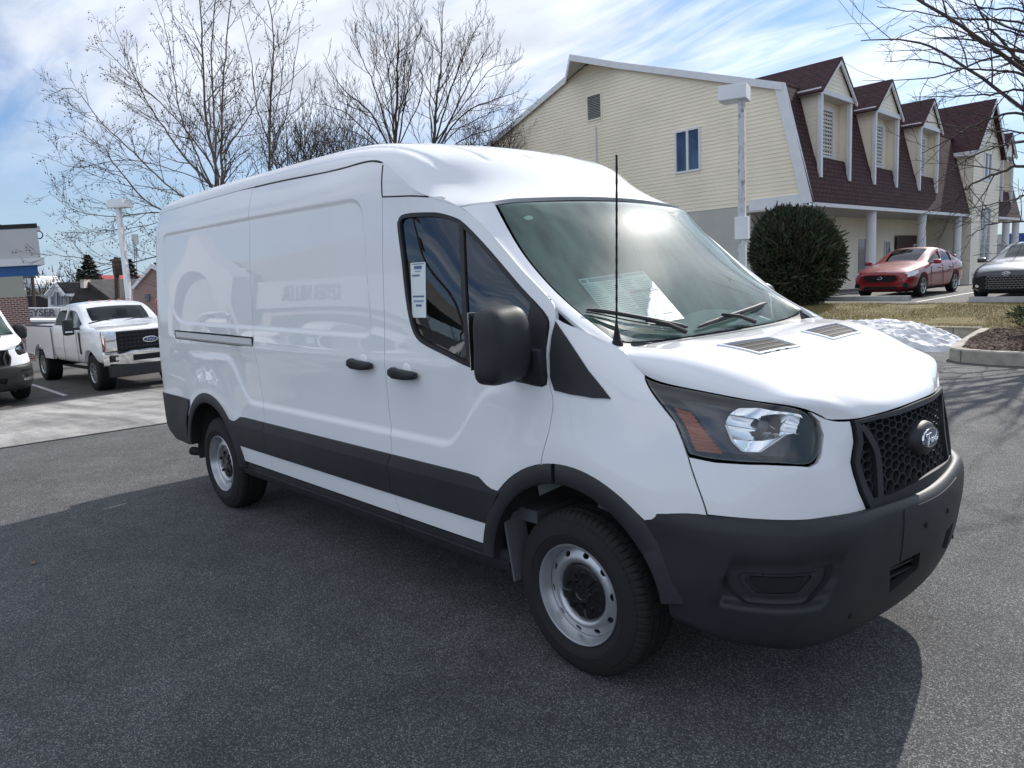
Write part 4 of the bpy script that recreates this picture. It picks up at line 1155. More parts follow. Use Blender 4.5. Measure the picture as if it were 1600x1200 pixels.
M_paper = mat('sticker_paper', (.72,.76,.76), rough=.5)
M_ink = mat('sticker_ink', (.10,.16,.28), rough=.5)
M_ink2 = mat('sticker_pale_print', (.27,.35,.45), rough=.5)
def sticker_sheets(V):
    # price sheet taped inside the windscreen, facing out
    def on(u, v, l=-.02):
        X = WSCRF(np.array([[u,v]]))[0]; N = normals_of(WSCRF, [[u,v]])[0]; N = N*np.sign(N[2]); return X+N*l
    a = on(.66,2.45,-.012); b = on(.27,2.30,-.012); c = on(.33,3.5,-.012)
    o = a; ex = Vector(b-a); up = Vector(a-on(.60,3.75))
    W_, H_ = ex.length*1.12, .33
    M = frame_mat(Vector(a), ex, up)
    mb = MB(); mb.box((W_/2,-H_/2,0),(W_,H_,.0008)); mb.v = [M@Vector(v) for v in mb.v]; sh = mb.build('price_sheet', M_paper, V)
    mb = MB()
    def r(x0, x1, y0, y1, mi=0): 
        vs = [M@Vector(p) for p in ((x0,-y1,.0012),(x1,-y1,.0012),(x1,-y0,.0012),(x0,-y0,.0012))]; mb.add(vs, [(0,1,2,3)], mi)
    r(W_*.12,W_*.62,.008,.030,0); r(W_*.02,W_*.09,.010,.026,0); r(W_*.66,W_*.97,.008,.022,1)
    random.seed(3)
    for col in range(4):
        y = .042
        while y < H_-.04:
            r(W_*(.02+.245*col), W_*(.02+.245*col+random.uniform(.12,.22)), y, y+.0055, 1); y += .0125
    r(W_*.55,W_*.98,.115,.135,0); r(W_*.04,W_*.45,H_-.032,H_-.012,0); r(W_*.62,W_*.95,H_-.05,H_-.014,1)
    mb.build('print', [M_ink, M_ink2], sh, recalc=False)
    # narrow strip in the door window
    q = [(-1.02,1.90),(-.925,1.90),(-.905,1.535),(-.998,1.535)]
    q = [(-1.078,1.808),(-.962,1.808),(-.945,1.535),(-1.058,1.535)]
    st = vp('window_sticker', SIDE, rounded(q,.006), (), M_paper, V, h=.1, gap=0, lift=-.0085, depth=0)
    def sub(x0, x1, y0, y1, m_, nm='print'):
        def P(fx, fy): 
            a_ = np.array(q[0])*(1-fx)+np.array(q[1])*fx; b_ = np.array(q[3])*(1-fx)+np.array(q[2])*fx; return tuple(a_*(1-fy)+b_*fy)
        return vp(nm, SIDE, [P(x0,y0),P(x1,y0),P(x1,y1),P(x0,y1)], (), m_, st, h=.1, gap=0, lift=-.007, depth=0)
    sub(.1,.9,.02,.035,M_ink); sub(.25,.75,.06,.12,M_ink); sub(.3,.7,.15,.17,M_ink2); sub(.1,.62,.22,.25,M_ink); sub(.1,.9,.60,.63,M_ink); sub(.15,.85,.68,.72,M_ink2); sub(.3,.7,.76,.80,M_ink)
    # small round sticker high on the windscreen
    q2 = [(.70+.028*math.cos(t), .62+.075*math.sin(t)) for t in np.linspace(0,2*math.pi,24,endpoint=False)]
    vp('round_sticker', WSCRF, q2, (), M_paper, V, h=.1, sc=(.85,.22), gap=0, lift=-.0085, depth=0)

def script_word(parent, c, tl):
    """flowing script on the badge: the four letters F o r d drawn as brush strokes"""
    S = {
     'F': [[(-.042,.006),(-.046,.012),(-.040,.016),(-.024,.0155),(-.010,.017),(-.004,.0165)],[(-.026,.015),(-.029,.004),(-.033,-.008),(-.040,-.013),(-.046,-.009)],[(-.036,.001),(-.026,.003),(-.019,.002)]],
     'o': [[(-.009,.004),(-.015,.001),(-.016,-.006),(-.011,-.009),(-.006,-.005),(-.006,.002),(-.010,.004)],[(-.007,.002),(.000,.002)]],
     'r': [[(.001,.004),(.000,-.002),(-.002,-.009)],[(-.001,-.003),(.004,.003),(.009,.003)],[(-.002,-.009),(.004,-.006)]],
     'd': [[(.020,.003),(.014,.002),(.011,-.005),(.014,-.009),(.020,-.005),(.023,.003)],[(.030,.015),(.025,.006),(.021,-.004),(.023,-.009),(.030,-.006),(.036,-.001)]],
    }
    mb = MB()
    for L in S.values():
        for st in L:
            P = smooth_poly([(a*1.45+.004, b*1.45) for a, b in st], 5); n = len(P); pts = []
            for a, b in P: pts.append(Vector(c)+tl@Vector((.001, a, b)))
            # y grows to the van's left = right in a front view
            mb.tube(pts, [.0016+.0015*math.sin(math.pi*i/(n-1)) for i in range(n)], n=6)
    mb.build('badge_script', M_chrome, parent, smooth=True)
CAMC = (2.11053, -3.23212, 1.73953)
CAMP = (2.398284, -0.146598, -0.048821, 1.188743)
# ------------------------------------------------------------------ other vehicles
def split_parts(me, names_mats, parent):
    """split a mesh by material index into named part objects; names_mats = [(name, material)]"""
    out = []
    co = [v.co.copy() for v in me.vertices]; nn = [tuple(v.normal) for v in me.vertices]
    groups = {}
    for p in me.polygons: groups.setdefault(p.material_index, []).append(p)
    for mi, ps in groups.items():
        nm, mt = names_mats[mi]
        # connected pieces of glass become separate window objects
        idx = {}; vs = []; fs = []; ns = []
        for p in ps:
            f = []
            for v in p.vertices:
                if v not in idx: idx[v] = len(vs); vs.append(co[v]); ns.append(nn[v])
                f.append(idx[v])
            fs.append(tuple(f))
        par = list(range(len(vs)))
        def find(a):
            while par[a] != a: par[a] = par[par[a]]; a = par[a]
            return a
        for f in fs:
            for a in f[1:]: par[find(a)] = find(f[0])
        comp = {}
        for f in fs: comp.setdefault(find(f[0]), []).append(f)
        for c in comp.values():
            id2 = {}; v2 = []; n2 = []; f2 = []
            for f in c:
                g = []
                for v in f:
                    if v not in id2: id2[v] = len(v2); v2.append(vs[v]); n2.append(ns[v])
                    g.append(id2[v])
                f2.append(tuple(g))
            out.append(mesh_obj(nm, v2, f2, mt, parent, normals=n2))
    return out
def subsurf_mesh(verts, faces, mids, levels=2, crease=None, cutters=()):
    me = bpy.data.meshes.new('cage'); me.from_pydata([tuple(v) for v in verts], [], faces)
    for k in range(max(mids)+1): me.materials.append(mat('tmp%d' % k))
    me.polygons.foreach_set('material_index', mids)
    bm = bmesh.new(); bm.from_mesh(me); bmesh.ops.remove_doubles(bm, verts=bm.verts[:], dist=1e-5)
    bmesh.ops.dissolve_degenerate(bm, edges=bm.edges[:], dist=1e-5)
    bmesh.ops.recalc_face_normals(bm, faces=bm.faces[:]); bm.to_mesh(me); bm.free()
    o = bpy.data.objects.new('cage', me); COL.objects.link(o)
    s = o.modifiers.new('s', 'SUBSURF'); s.levels = levels; s.render_levels = levels; s.boundary_smooth = 'PRESERVE_CORNERS'
    cs = []
    for c in cutters:
        c.hide_render = True; b = o.modifiers.new('b', 'BOOLEAN'); b.operation = 'DIFFERENCE'; b.object = c; b.solver = 'EXACT'; cs.append(c)
    dg = bpy.context.evaluated_depsgraph_get(); dg.update(); m2 = bpy.data.meshes.new_from_object(o.evaluated_get(dg))
    bpy.data.objects.remove(o)
    for c in cs: bpy.data.objects.remove(c)
    return m2
def alloy_wheel(parent, loc, rad, w, face, spokes=5, rim_r=None, mat_rim=None, name='wheel'):
    rim_r = rim_r or rad*.68; mb = MB()
    f = -face
    mb.lathe([(rim_r,.012*f),(rim_r+.02,-.002*f),(rad-.03,-.002*f),(rad-.008,.015*f),(rad,.05*f),(rad,(w-.05)*f),(rad-.01,(w-.01)*f),(rim_r,w*f)], n=48)
    o = mb.build('tyre', M_rubber, None, smooth=True, sharp=40)
    hb = MB(); hb.lathe([(0,.020*f),(.035,.022*f),(.045,.03*f),(.05,.08*f)], n=20)
    for k in range(spokes):
        a = 2*math.pi*k/spokes+.3
        for da in (-.16,.16) if spokes <= 6 else (0,):
            c, s = math.cos(a+da), math.sin(a+da); c0, s0 = math.cos(a), math.sin(a)
            p0 = Vector((c0*.04, .026*f, s0*.04)); p1 = Vector((c*(rim_r-.01), .014*f, s*(rim_r-.01))); d = (p1-p0).normalized(); n_ = d.cross(Vector((0,1,0)))
            q = [p0-n_*.018, p0+n_*.018, p1+n_*.014, p1-n_*.014]; hb.add([v for v in q]+[v+Vector((0,.03*f,0)) for v in q], [(0,1,2,3),(4,7,6,5),(0,4,5,1),(1,5,6,2),(2,6,7,3),(3,7,4,0)])
    wheel = hb.build(name, mat_rim or M_alu, parent, smooth=True, sharp=30); wheel.location = loc
    o.parent = wheel
    rm = MB(); rm.lathe([(rim_r-.025,.022*f),(rim_r-.016,.006*f),(rim_r+.002,.001*f),(rim_r+.004,.012*f)], n=48); rm.lathe([(rim_r-.012,.03*f),(rim_r-.02,.17*f)], n=32)
    rm.build('rim', mat_rim or M_alu, wheel, smooth=True, sharp=40)
    bk = MB(); bk.lathe([(0,.09*f),(rim_r-.03,.09*f)], n=24); bk.build('brake_disc', M_black2, wheel)
    return wheel

def make_sedan(name, paint, nose=0, label=None):
    root = empty(name)
    S = [
     (.90, [(0,.26),(.35,.26),(.56,.33),(.62,.46),(.60,.58),(.52,.645),(.42,.665),(.25,.675),(0,.68)]),
     (.84, [(0,.20),(.45,.20),(.68,.27),(.745,.46),(.72,.62),(.63,.695),(.5,.725),(.3,.74),(0,.745)]),
     (.62, [(0,.18),(.60,.18),(.80,.26),(.845,.50),(.82,.68),(.74,.775),(.60,.81),(.35,.83),(0,.835)]),
     (.15, [(0,.18),(.68,.18),(.86,.27),(.895,.52),(.875,.74),(.81,.855),(.68,.895),(.4,.915),(0,.92)]),
     (-.38, [(0,.18),(.70,.18),(.86,.26),(.89,.52),(.875,.78),(.83,.905),(.735,.94),(.45,.965),(0,.975)]),
     (-.56, [(0,.18),(.70,.18),(.86,.26),(.885,.52),(.875,.80),(.83,.925),(.755,.965),(.50,1.00),(0,1.015)]),
     (-.98, [(0,.18),(.70,.18),(.86,.26),(.885,.52),(.875,.81),(.83,.94),(.72,1.15),(.53,1.225),(0,1.25)]),
     (-1.42, [(0,.18),(.70,.18),(.86,.26),(.885,.52),(.875,.82),(.83,.955),(.675,1.31),(.56,1.405),(0,1.43)]),
     (-1.95, [(0,.18),(.70,.18),(.86,.26),(.885,.52),(.878,.83),(.83,.965),(.67,1.33),(.56,1.425),(0,1.455)]),
     (-2.50, [(0,.18),(.70,.18),(.86,.26),(.89,.52),(.885,.84),(.83,.975),(.67,1.27),(.55,1.365),(0,1.40)]),
     (-2.95, [(0,.18),(.70,.19),(.86,.27),(.89,.54),(.885,.86),(.82,.985),(.69,1.12),(.56,1.195),(0,1.235)]),
     (-3.28, [(0,.19),(.68,.20),(.84,.30),(.88,.56),(.875,.87),(.80,.985),(.70,1.03),(.50,1.06),(0,1.075)]),
     (-3.60, [(0,.22),(.60,.24),(.77,.36),(.82,.58),(.80,.85),(.72,.955),(.60,.985),(.40,1.00),(0,1.01)]),
     (-3.72, [(0,.30),(.48,.30),(.66,.40),(.72,.58),(.70,.80),(.62,.89),(.5,.93),(.3,.945),(0,.95)]),
    ]
    n = 9; V = []; F = []; Mi = []; ring = []
    for x, P in S:
        L = [(x, -y, z) for y, z in P]; Rr = [(x, y, z) for y, z in P[1:-1]][::-1]
        ring.append(len(V)); V += L+Rr
    m = 2*n-2
    for i in range(len(S)-1):
        for k in range(m):
            k2 = (k+1) % m; F.append((ring[i]+k, ring[i]+k2, ring[i+1]+k2, ring[i+1]+k))
            kk = k if k < n-1 else m-1-k     # mirrored strip index 0..7
            mi = 0
            if 5 <= i <= 6 and kk == 7: mi = 1
            elif i in (4,) and kk == 7: mi = 0
            elif 5 <= i <= 9 and kk == 5: mi = 2
            elif 9 <= i <= 10 and kk == 7: mi = 1
            Mi.append(mi)
    F.append(tuple(ring[0]+k for k in range(m))[::-1]); Mi.append(0)
    F.append(tuple(ring[-1]+k for k in range(m))); Mi.append(0)
    cut = []
    for cx in (0,-2.67):
        for s in (-1,1):
            c = MB(); c.cyl((cx, s*1.1, .335), (cx, s*.62, .335), .375, n=40); cut.append(c.build('cut', None, None))
    me = subsurf_mesh(V, F, Mi, 3, cutters=cut)
    parts = split_parts(me, [('body', paint),('windscreen', M_carglass),('side_window', M_carglass)], root)
    for cx in (0,-2.67):
        for s in (-1,1): alloy_wheel(root, (cx, s*.875, .325), .325, .21, s, 5)
    mb = MB(); mb.box((-1.35,0,.24),(4.0,1.3,.14)); mb.build('underbody', M_black2, root)
    # door shut lines and pillars as thin inlays
    for s in (-1,1):
        mb = MB()
        for x0, x1, z0, z1 in ((-.55,-.62,.30,.90),(-1.55,-1.52,.28,.95),(-2.50,-2.42,.34,.95)):
            mb.tube([(x0, s*.893, z0),(x0*.5+x1*.5, s*.895,(z0+z1)/2),(x1, s*.862, z1-.04)], .006, n=4)
        mb.build('door_gap', M_black2, root)
        mb = MB(); mb.tube([(-1.52,s*.822,.98),(-1.56,s*.75,1.16),(-1.60,s*.672,1.34)], .022, n=4); mb.tube([(-2.40,s*.822,.99),(-2.46,s*.75,1.14),(-2.52,s*.672,1.28)], .03, n=4); mb.build('window_pillar', paint, root)
        for x in (-1.35,-2.25):
            mb = MB(); mb.box((x, s*.895, .80),(.19,.03,.03), bev=.01); mb.build('door_handle', paint, root)
        mb = MB(); mb.box((-.72, s*.99, .985),(.12,.21,.13), bev=.045); mb.box((-.70, s*.87, .95),(.08,.12,.04), bev=.01); mb.build('side_mirror', paint, root, smooth=True, sharp=50)
        # headlamp wrapping round the corner
        if nose == 0: P = [(.86,.44,.60),(.85,.48,.66),(.76,.64,.715),(.60,.775,.765),(.42,.85,.775),(.42,.87,.71),(.64,.83,.63),(.80,.68,.59)]
        else: P = [(.82,.46,.56),(.80,.52,.60),(.70,.66,.66),(.50,.80,.70),(.42,.85,.70),(.50,.855,.65),(.70,.77,.58),(.80,.62,.54)]
        c0 = np.mean(np.array(P),0); vs = [np.array([p[0]+.022, s*(p[1]+.022), p[2]]) for p in P]; cen = np.array([c0[0]+.075, s*(c0[1]+.055), c0[2]+.01])
        mb = MB(); k_ = len(P); inn = [v*.6+cen*.4 for v in vs]; mb.add(vs+inn+[cen], [(i,(i+1)%k_,k_+(i+1)%k_,k_+i) for i in range(k_)]+[(k_+i,k_+(i+1)%k_,2*k_) for i in range(k_)])
        mb.build('headlamp', M_carlamp, root, smooth=True)
        mb = MB(); mb.box((-3.62, s*.62, .84),(.16,.30,.14), bev=.03); mb.build('tail_lamp', M_red, root)
        mb = MB(); mb.prism([(s*.50,.33),(s*.74,.30),(s*.72,.42),(s*.56,.45)], 'x', .66, .865); fg = mb.build('fog_recess', M_black2, root)
        mb = MB(); mb.cyl((.84,s*.63,.375),(.872,s*.63,.375),.04,n=14); mb.build('fog_lamp', M_chrome, fg)
    if nose == 0:
        mb = MB(); mb.prism([(-.40,.50),(-.46,.56),(-.43,.635),(.43,.635),(.46,.56),(.40,.50),(.30,.475),(-.30,.475)], 'x', .80, .925); g = mb.build('grille', M_black2, root)
        mb = MB(); mb.prism([(-.425,.628),(-.425,.650),(.425,.650),(.425,.628)], 'x', .85, .925); mb.build('grille_trim', M_gloss, g)
        mb = MB(); ov(mb, (.928,0,.577), .075, .04, .008); e = mb.build('emblem', M_chrome, g, smooth=True, sharp=40)
        mb = MB(); ov(mb, (.934,0,.577), .062, .030, .006)
        mb.build('emblem_field', M_blueoval, e, smooth=True, sharp=40)
        mb = MB()
        for y, z, r in ((-.030,.586,.008),(.0,.583,.006),(.018,.588,.005),(.012,.568,.005),(.036,.574,.005),(-.008,.568,.004)): mb.box((.944,y,z),(.004,r*1.4,r*1.4), rx=R(45))
        mb.build('emblem_stars', M_chrome, e)
        mb = MB(); mb.prism([(-.50,.26),(-.44,.34),(.44,.34),(.50,.26)], 'x', .80, .915); mb.build('lower_grille', M_black2, root)
        mb = MB(); mb.box((.915,0,.40),(.012,.33,.11)) ; mb.box((.0,0,0),(.001,.001,.001)); 
        mb = MB(); mb.tube([(-3.35,-.62,1.09),(-3.52,-.60,1.13),(-3.55,0,1.15),(-3.52,.60,1.13),(-3.35,.62,1.09)], .022, n=6); mb.build('boot_spoiler', paint, root, smooth=True)
    else:
        mb = MB(); mb.prism([(-.62,.40),(-.68,.56),(-.50,.62),(.50,.62),(.68,.56),(.62,.40),(.40,.27),(-.40,.27)], 'x', .72, .905); g = mb.build('grille', M_black2, root)
        mb = MB()
        for r_ in range(6):
            for c_ in range(-7,8):
                y = c_*.085+(.042 if r_ % 2 else 0); z = .31+r_*.055
                if abs(y) < .62-abs(z-.5)*.9: mb.tube([(.912-abs(y)**3*.2,y-.036,z),(.920-abs(y)**3*.2,y,z+.018),(.912-abs(y)**3*.2,y+.036,z)], .006, n=4)
        mb.build('grille_pattern', M_alu, g)
        mb = MB(); pts = [(.915+.01, .085*math.cos(t), .665+.040*math.sin(t)) for t in np.linspace(0,2*math.pi,28)]; mb.tube(pts, .007, n=6); mb.tube([(.925,-.035,.690),(.925,-.045,.64)],.009,n=5); mb.tube([(.925,.045,.690),(.925,.035,.64)],.009,n=5); mb.tube([(.925,-.04,.660),(.925,.04,.668)],.008,n=5)
        mb.build('emblem', M_chrome, g, smooth=True)
    # interior silhouettes
    for y in (-.38,.38):
        mb = MB(); mb.box((-1.75,y,.90),(.16,.46,.60), ry=R(-12), bev=.05); mb.box((-1.84,y,1.22),(.10,.24,.16), bev=.04); mb.build('seat', M_seat, root)
    mb = MB(); mb.box((-.85,0,.90),(.5,1.4,.10), bev=.04); mb.build('dashboard', M_int, root)
    return root
def ov(mb, c, ry, rz, h, n=28):
    vs = []
    for x, k in ((c[0],1.),(c[0]+h,1.),(c[0]+h*1.4,.85)):
        for i in range(n): vs.append((x, c[1]+ry*k*math.cos(2*math.pi*i/n), c[2]+rz*k*math.sin(2*math.pi*i/n)))
    mb.add(vs, [(j*n+i, j*n+(i+1)%n, (j+1)*n+(i+1)%n, (j+1)*n+i) for j in range(2) for i in range(n)]+[tuple(2*n+i for i in range(n))])
M_carglass = glass_mat('car_glass', (.16,.19,.19), 1.55)
M_carlamp = mat('clear_lamp', (.75,.77,.80), rough=.15, metal=.25, coat=1.)
M_redpaint = mat('red_paint', (.23,.005,.011), rough=.4, metal=.1, coat=1., coatr=.02)
M_darkpaint = mat('dark_grey_paint', (.022,.022,.026), rough=.30, metal=.4, coat=1., coatr=.02)

def make_pickup(name='pickup_truck'):
    root = empty(name); W_ = 1.0
    # cab and bonnet cage: stations x, ring of half-section points
    S = [
     (.86, [(0,.62),(.70,.62),(.93,.66),(.97,.95),(.965,1.22),(.93,1.335),(.80,1.375),(.45,1.39),(0,1.395)]),
     (.70, [(0,.60),(.75,.60),(.99,.64),(1.01,.95),(1.00,1.26),(.965,1.365),(.83,1.41),(.45,1.43),(0,1.43)]),
     (.0, [(0,.60),(.80,.60),(1.0,.64),(1.02,.95),(1.01,1.28),(.975,1.385),(.85,1.435),(.45,1.46),(0,1.46)]),
     (-.45, [(0,.58),(.80,.58),(.99,.62),(1.01,.95),(1.005,1.28),(.97,1.40),(.86,1.455),(.45,1.475),(0,1.48)]),
     (-.62, [(0,.55),(.80,.55),(.98,.60),(1.01,.95),(1.005,1.28),(.965,1.41),(.90,1.46),(.83,1.49),(0,1.52)]),
     (-1.08, [(0,.55),(.80,.55),(.98,.60),(1.01,.95),(1.005,1.28),(.965,1.41),(.80,1.86),(.735,1.925),(0,1.965)]),
     (-1.40, [(0,.55),(.80,.55),(.98,.60),(1.01,.95),(1.005,1.28),(.965,1.41),(.79,1.90),(.70,1.99),(0,2.03)]),
     (-2.10, [(0,.55),(.80,.55),(.98,.60),(1.01,.95),(1.005,1.28),(.965,1.41),(.79,1.89),(.64,2.00),(0,2.035)]),
     (-2.62, [(0,.55),(.80,.55),(.98,.60),(1.01,.95),(1.005,1.28),(.965,1.41),(.79,1.87),(.64,1.975),(0,2.0)]),
     (-2.72, [(0,.56),(.80,.56),(.97,.60),(1.00,.95),(1.0,1.28),(.955,1.40),(.82,1.75),(.66,1.90),(0,1.93)]),
    ]
    n = 9; V = []; F = []; Mi = []; ring = []; m = 2*n-2
    S2 = []
    for x, P in S: S2.append((x, P))
    for x, P in S2:
        ring.append(len(V)); V += [(x, -y, z) for y, z in P]+[(x, y, z) for y, z in P[1:-1]][::-1]
    for i in range(len(S2)-1):
        for k in range(m):
            k2 = (k+1) % m; F.append((ring[i]+k, ring[i]+k2, ring[i+1]+k2, ring[i+1]+k)); kk = k if k < n-1 else m-1-k
            mi = 0
            if i == 4 and kk == 7: mi = 1
            if 4 <= i <= 7 and kk == 5: mi = 2
            Mi.append(mi)
    F.append(tuple(ring[0]+k for k in range(m))[::-1]); Mi.append(0); F.append(tuple(ring[-1]+k for k in range(m))); Mi.append(0)
    cut = []
    for s in (-1,1):
        c = MB(); c.cyl((0,s*1.25,.44),(0,s*.60,.44),.50,n=40); cut.append(c.build('cut', None, None))
    me = subsurf_mesh(V, F, Mi, 3, cutters=cut[:0]+cut)
    split_parts(me, [('cab', M_white),('windscreen', M_carglass2),('side_window', M_carglass2)], root)
    # bed: walls with open top and arches
    wx = -3.92
    for s in (-1,1):
        o_ = [(-2.76,1.42),(-2.76,.62),(-3.32,.62)]+[(wx+.52*math.cos(a), .44+.52*math.sin(a)) for a in np.linspace(R(20),R(160),18)]+[(-4.5,.66),(-5.12,.70),(-5.14,1.42)]
        mb = MB(); mb.prism(o_, 'y', s*1.01, s*.93); mb.build('bed_side', M_white, root)
        mb = MB(); mb.box((-3.95,s*.97,1.435),(2.36,.09,.03), bev=.01); mb.build('bed_rail', M_black, root)
    mb = MB(); mb.box((-3.95,0,.85),(2.35,1.86,.06)); mb.box((-5.11,0,1.05),(.07,1.86,.74)); mb.box((-2.80,0,1.05),(.05,1.86,.7)); mb.build('bed', M_white, root)
    mb = MB(); mb.box((-2.0,0,.55),(6.0,.9,.16)); mb.cyl((0,-.8,.42),(0,.8,.42),.07); mb.cyl((wx,-.8,.42),(wx,.8,.42),.08); mb.box((-1.7,-.75,.45),(2.1,.1,.05)); mb.box((-1.7,.75,.45),(2.1,.1,.05)); mb.build('chassis', M_black2, root)
    for x in (0, wx):
        for s in (-1,1):
            mb = MB(); mb.lathe([(.46,.0),(.46,-.30*s)], c=(x,s*.93,.44), n=28); mb.build('wheel_house', M_black2, root)
            alloy_wheel(root, (x, s*.965, .415), .415, .27, s, 8, rim_r=.235, mat_rim=M_silver)
    # front end
    mb = MB(); mb.box((.88,0,1.13),(.16,1.40,.44), bev=.03); g = mb.build('grille', M_black2, root)
    mb = MB()
    for z in (1.0,1.085,1.17,1.255): mb.box((.968,0,z),(.02,1.34,.022))
    for k in range(-7,8): mb.box((.966,k*.09+.02,1.13),(.016,.014,.36))
    mb.build('grille_bars', M_black, g)
    mb = MB(); ov(mb, (.975,0,1.13), .165, .068, .012); e = mb.build('emblem', M_chrome, g, smooth=True, sharp=40)
    mb = MB(); ov(mb, (.986,0,1.13), .148, .055, .008); mb.build('emblem_field', M_blueoval, e, smooth=True, sharp=40)
    script_word(e, np.array([1.0,0,1.13]), Matrix.Scale(1.75,4))
    for s in (-1,1):
        mb = MB(); mb.box((.84,s*.835,1.145),(.22,.27,.44), bev=.03); h = mb.build('headlamp', M_chrome, root, smooth=True, sharp=40)
        mb = MB(); mb.box((.955,s*.835,1.235),(.012,.20,.12), bev=.004); mb.box((.955,s*.835,1.06),(.012,.20,.12), bev=.004); mb.build('lamp_unit', M_carlamp, h)
        mb = MB(); mb.box((.93,s*.955,1.10),(.06,.02,.30)); mb.build('indicator', M_amber, h)
        mb = MB(); mb.box((-.62,s*1.19,1.46),(.12,.24,.36), bev=.05); mb.box((-.60,s*1.05,1.42),(.07,.18,.06), bev=.01); mi_ = mb.build('side_mirror', M_black, root, smooth=True, sharp=45)
        mb = MB(); mb.box((-.553,s*1.20,1.36),(.01,.16,.03)); mb.build('mirror_lamp', M_carlamp, mi_)
        mb = MB(); mb.box((-1.38,s*1.015,1.27),(.20,.035,.045), bev=.01); mb.build('door_handle', M_black, root)
        mb = MB(); mb.tube([(-.72,s*1.017,.64),(-.72,s*1.022,1.0),(-.80,s*1.0,1.36)],.004,n=4); mb.tube([(-1.72,s*1.017,.64),(-1.72,s*1.022,1.0),(-1.70,s*1.0,1.38)],.004,n=4); mb.tube([(-2.74,s*.995,.62),(-2.74,s*.995,1.4)],.008,n=4); mb.build('door_gap', M_black2, root)
        mb = MB(); mb.tube([(-1.68,s*.96,1.43),(-1.70,s*.88,1.64),(-1.72,s*.80,1.86)], .035, n=4); mb.build('window_pillar', M_white, root)
        mb = MB(); mb.prism([(-.50,1.04),(-.46,1.05),(-.53,.86),(-.54,1.33),(-.62,1.36),(-.60,.84)], 'y', s*1.017, s*1.03); 
        mb = MB(); mb.box((-.53,s*1.019,1.08),(.08,.014,.50), bev=.005); mb.build('fender_vent', M_black, root)
        mb = MB(); mb.box((-5.12,s*.97,1.15),(.06,.10,.36), bev=.02); mb.build('tail_lamp', M_red, root)
        mb = MB(); mb.box((-4.95,s*1.013,1.32),(.26,.006,.07)); mb.build('badge', M_red, root)
    # bumper: chrome with dark insets, lower dark valance
    mb = MB(); n_ = 15; vs = []
    for i in range(n_):
        y = -1.0+2.0*i/(n_-1); x = 1.02-.16*abs(y)**4
        up = .03*(1 if abs(y) < .55 else 0)
        vs += [(x-.02,y,.90+up),(x+.03,y,.86+up),(x+.03,y,.66),(x-.01,y,.60)]
    mb.add(vs, [(i*4+k, i*4+k+1, (i+1)*4+k+1, (i+1)*4+k) for i in range(n_-1) for k in range(3)]); b = mb.build('bumper', M_chrome, root, smooth=True, sharp=35)
    mb = MB(); mb.box((1.045,0,.755),(.02,.86,.13), bev=.008); mb.box((.985,-.78,.765),(.08,.26,.14), bev=.02, rz=R(18)); mb.box((.985,.78,.765),(.08,.26,.14), bev=.02, rz=R(-18)); mb.build('bumper_inset', M_black2, b)
    for s in (-1,1): mb = MB(); mb.cyl((1.0,s*.76,.765),(1.035,s*.765,.765),.042,n=16); mb.build('fog_lamp', M_chrome, b)
    mb = MB(); mb.box((.95,0,.48),(.16,1.84,.26), bev=.03); mb.build('valance', M_black, root)
    for k in range(5): mb = MB(); mb.box((-1.34,-.44+k*.22,2.025),(.08,.06,.03), bev=.01); mb.build('roof_marker', M_amber, root)
    for y in (-.42,.42):
        mb = MB(); mb.box((-1.75,y,1.35),(.16,.5,.62), ry=R(-10), bev=.06); mb.box((-1.83,y,1.70),(.1,.26,.18), bev=.04); mb.build('seat', M_seat, root)
    mb = MB(); mb.box((-.85,0,1.42),(.4,1.6,.12), bev=.04); mb.build('dashboard', M_int, root)
    mb = MB(); mb.box((-1.20,-.845,1.60),(.26,.004,.34), rx=R(-18)); mb.box((-1.5,0,2.0),(.001,.001,.001)); mb.build('window_sticker', M_paper, root)
    for s in (-.4,.35):
        mb = MB(); mb.tube([(-.60,s-.35,1.52),(-.66,s+.0,1.575),(-.64,s+.35,1.53)], .012, n=5); mb.build('wiper', M_black2, root)
    return root
M_carglass2 = glass_mat('truck_glass', (.60,.70,.68), 1.6)
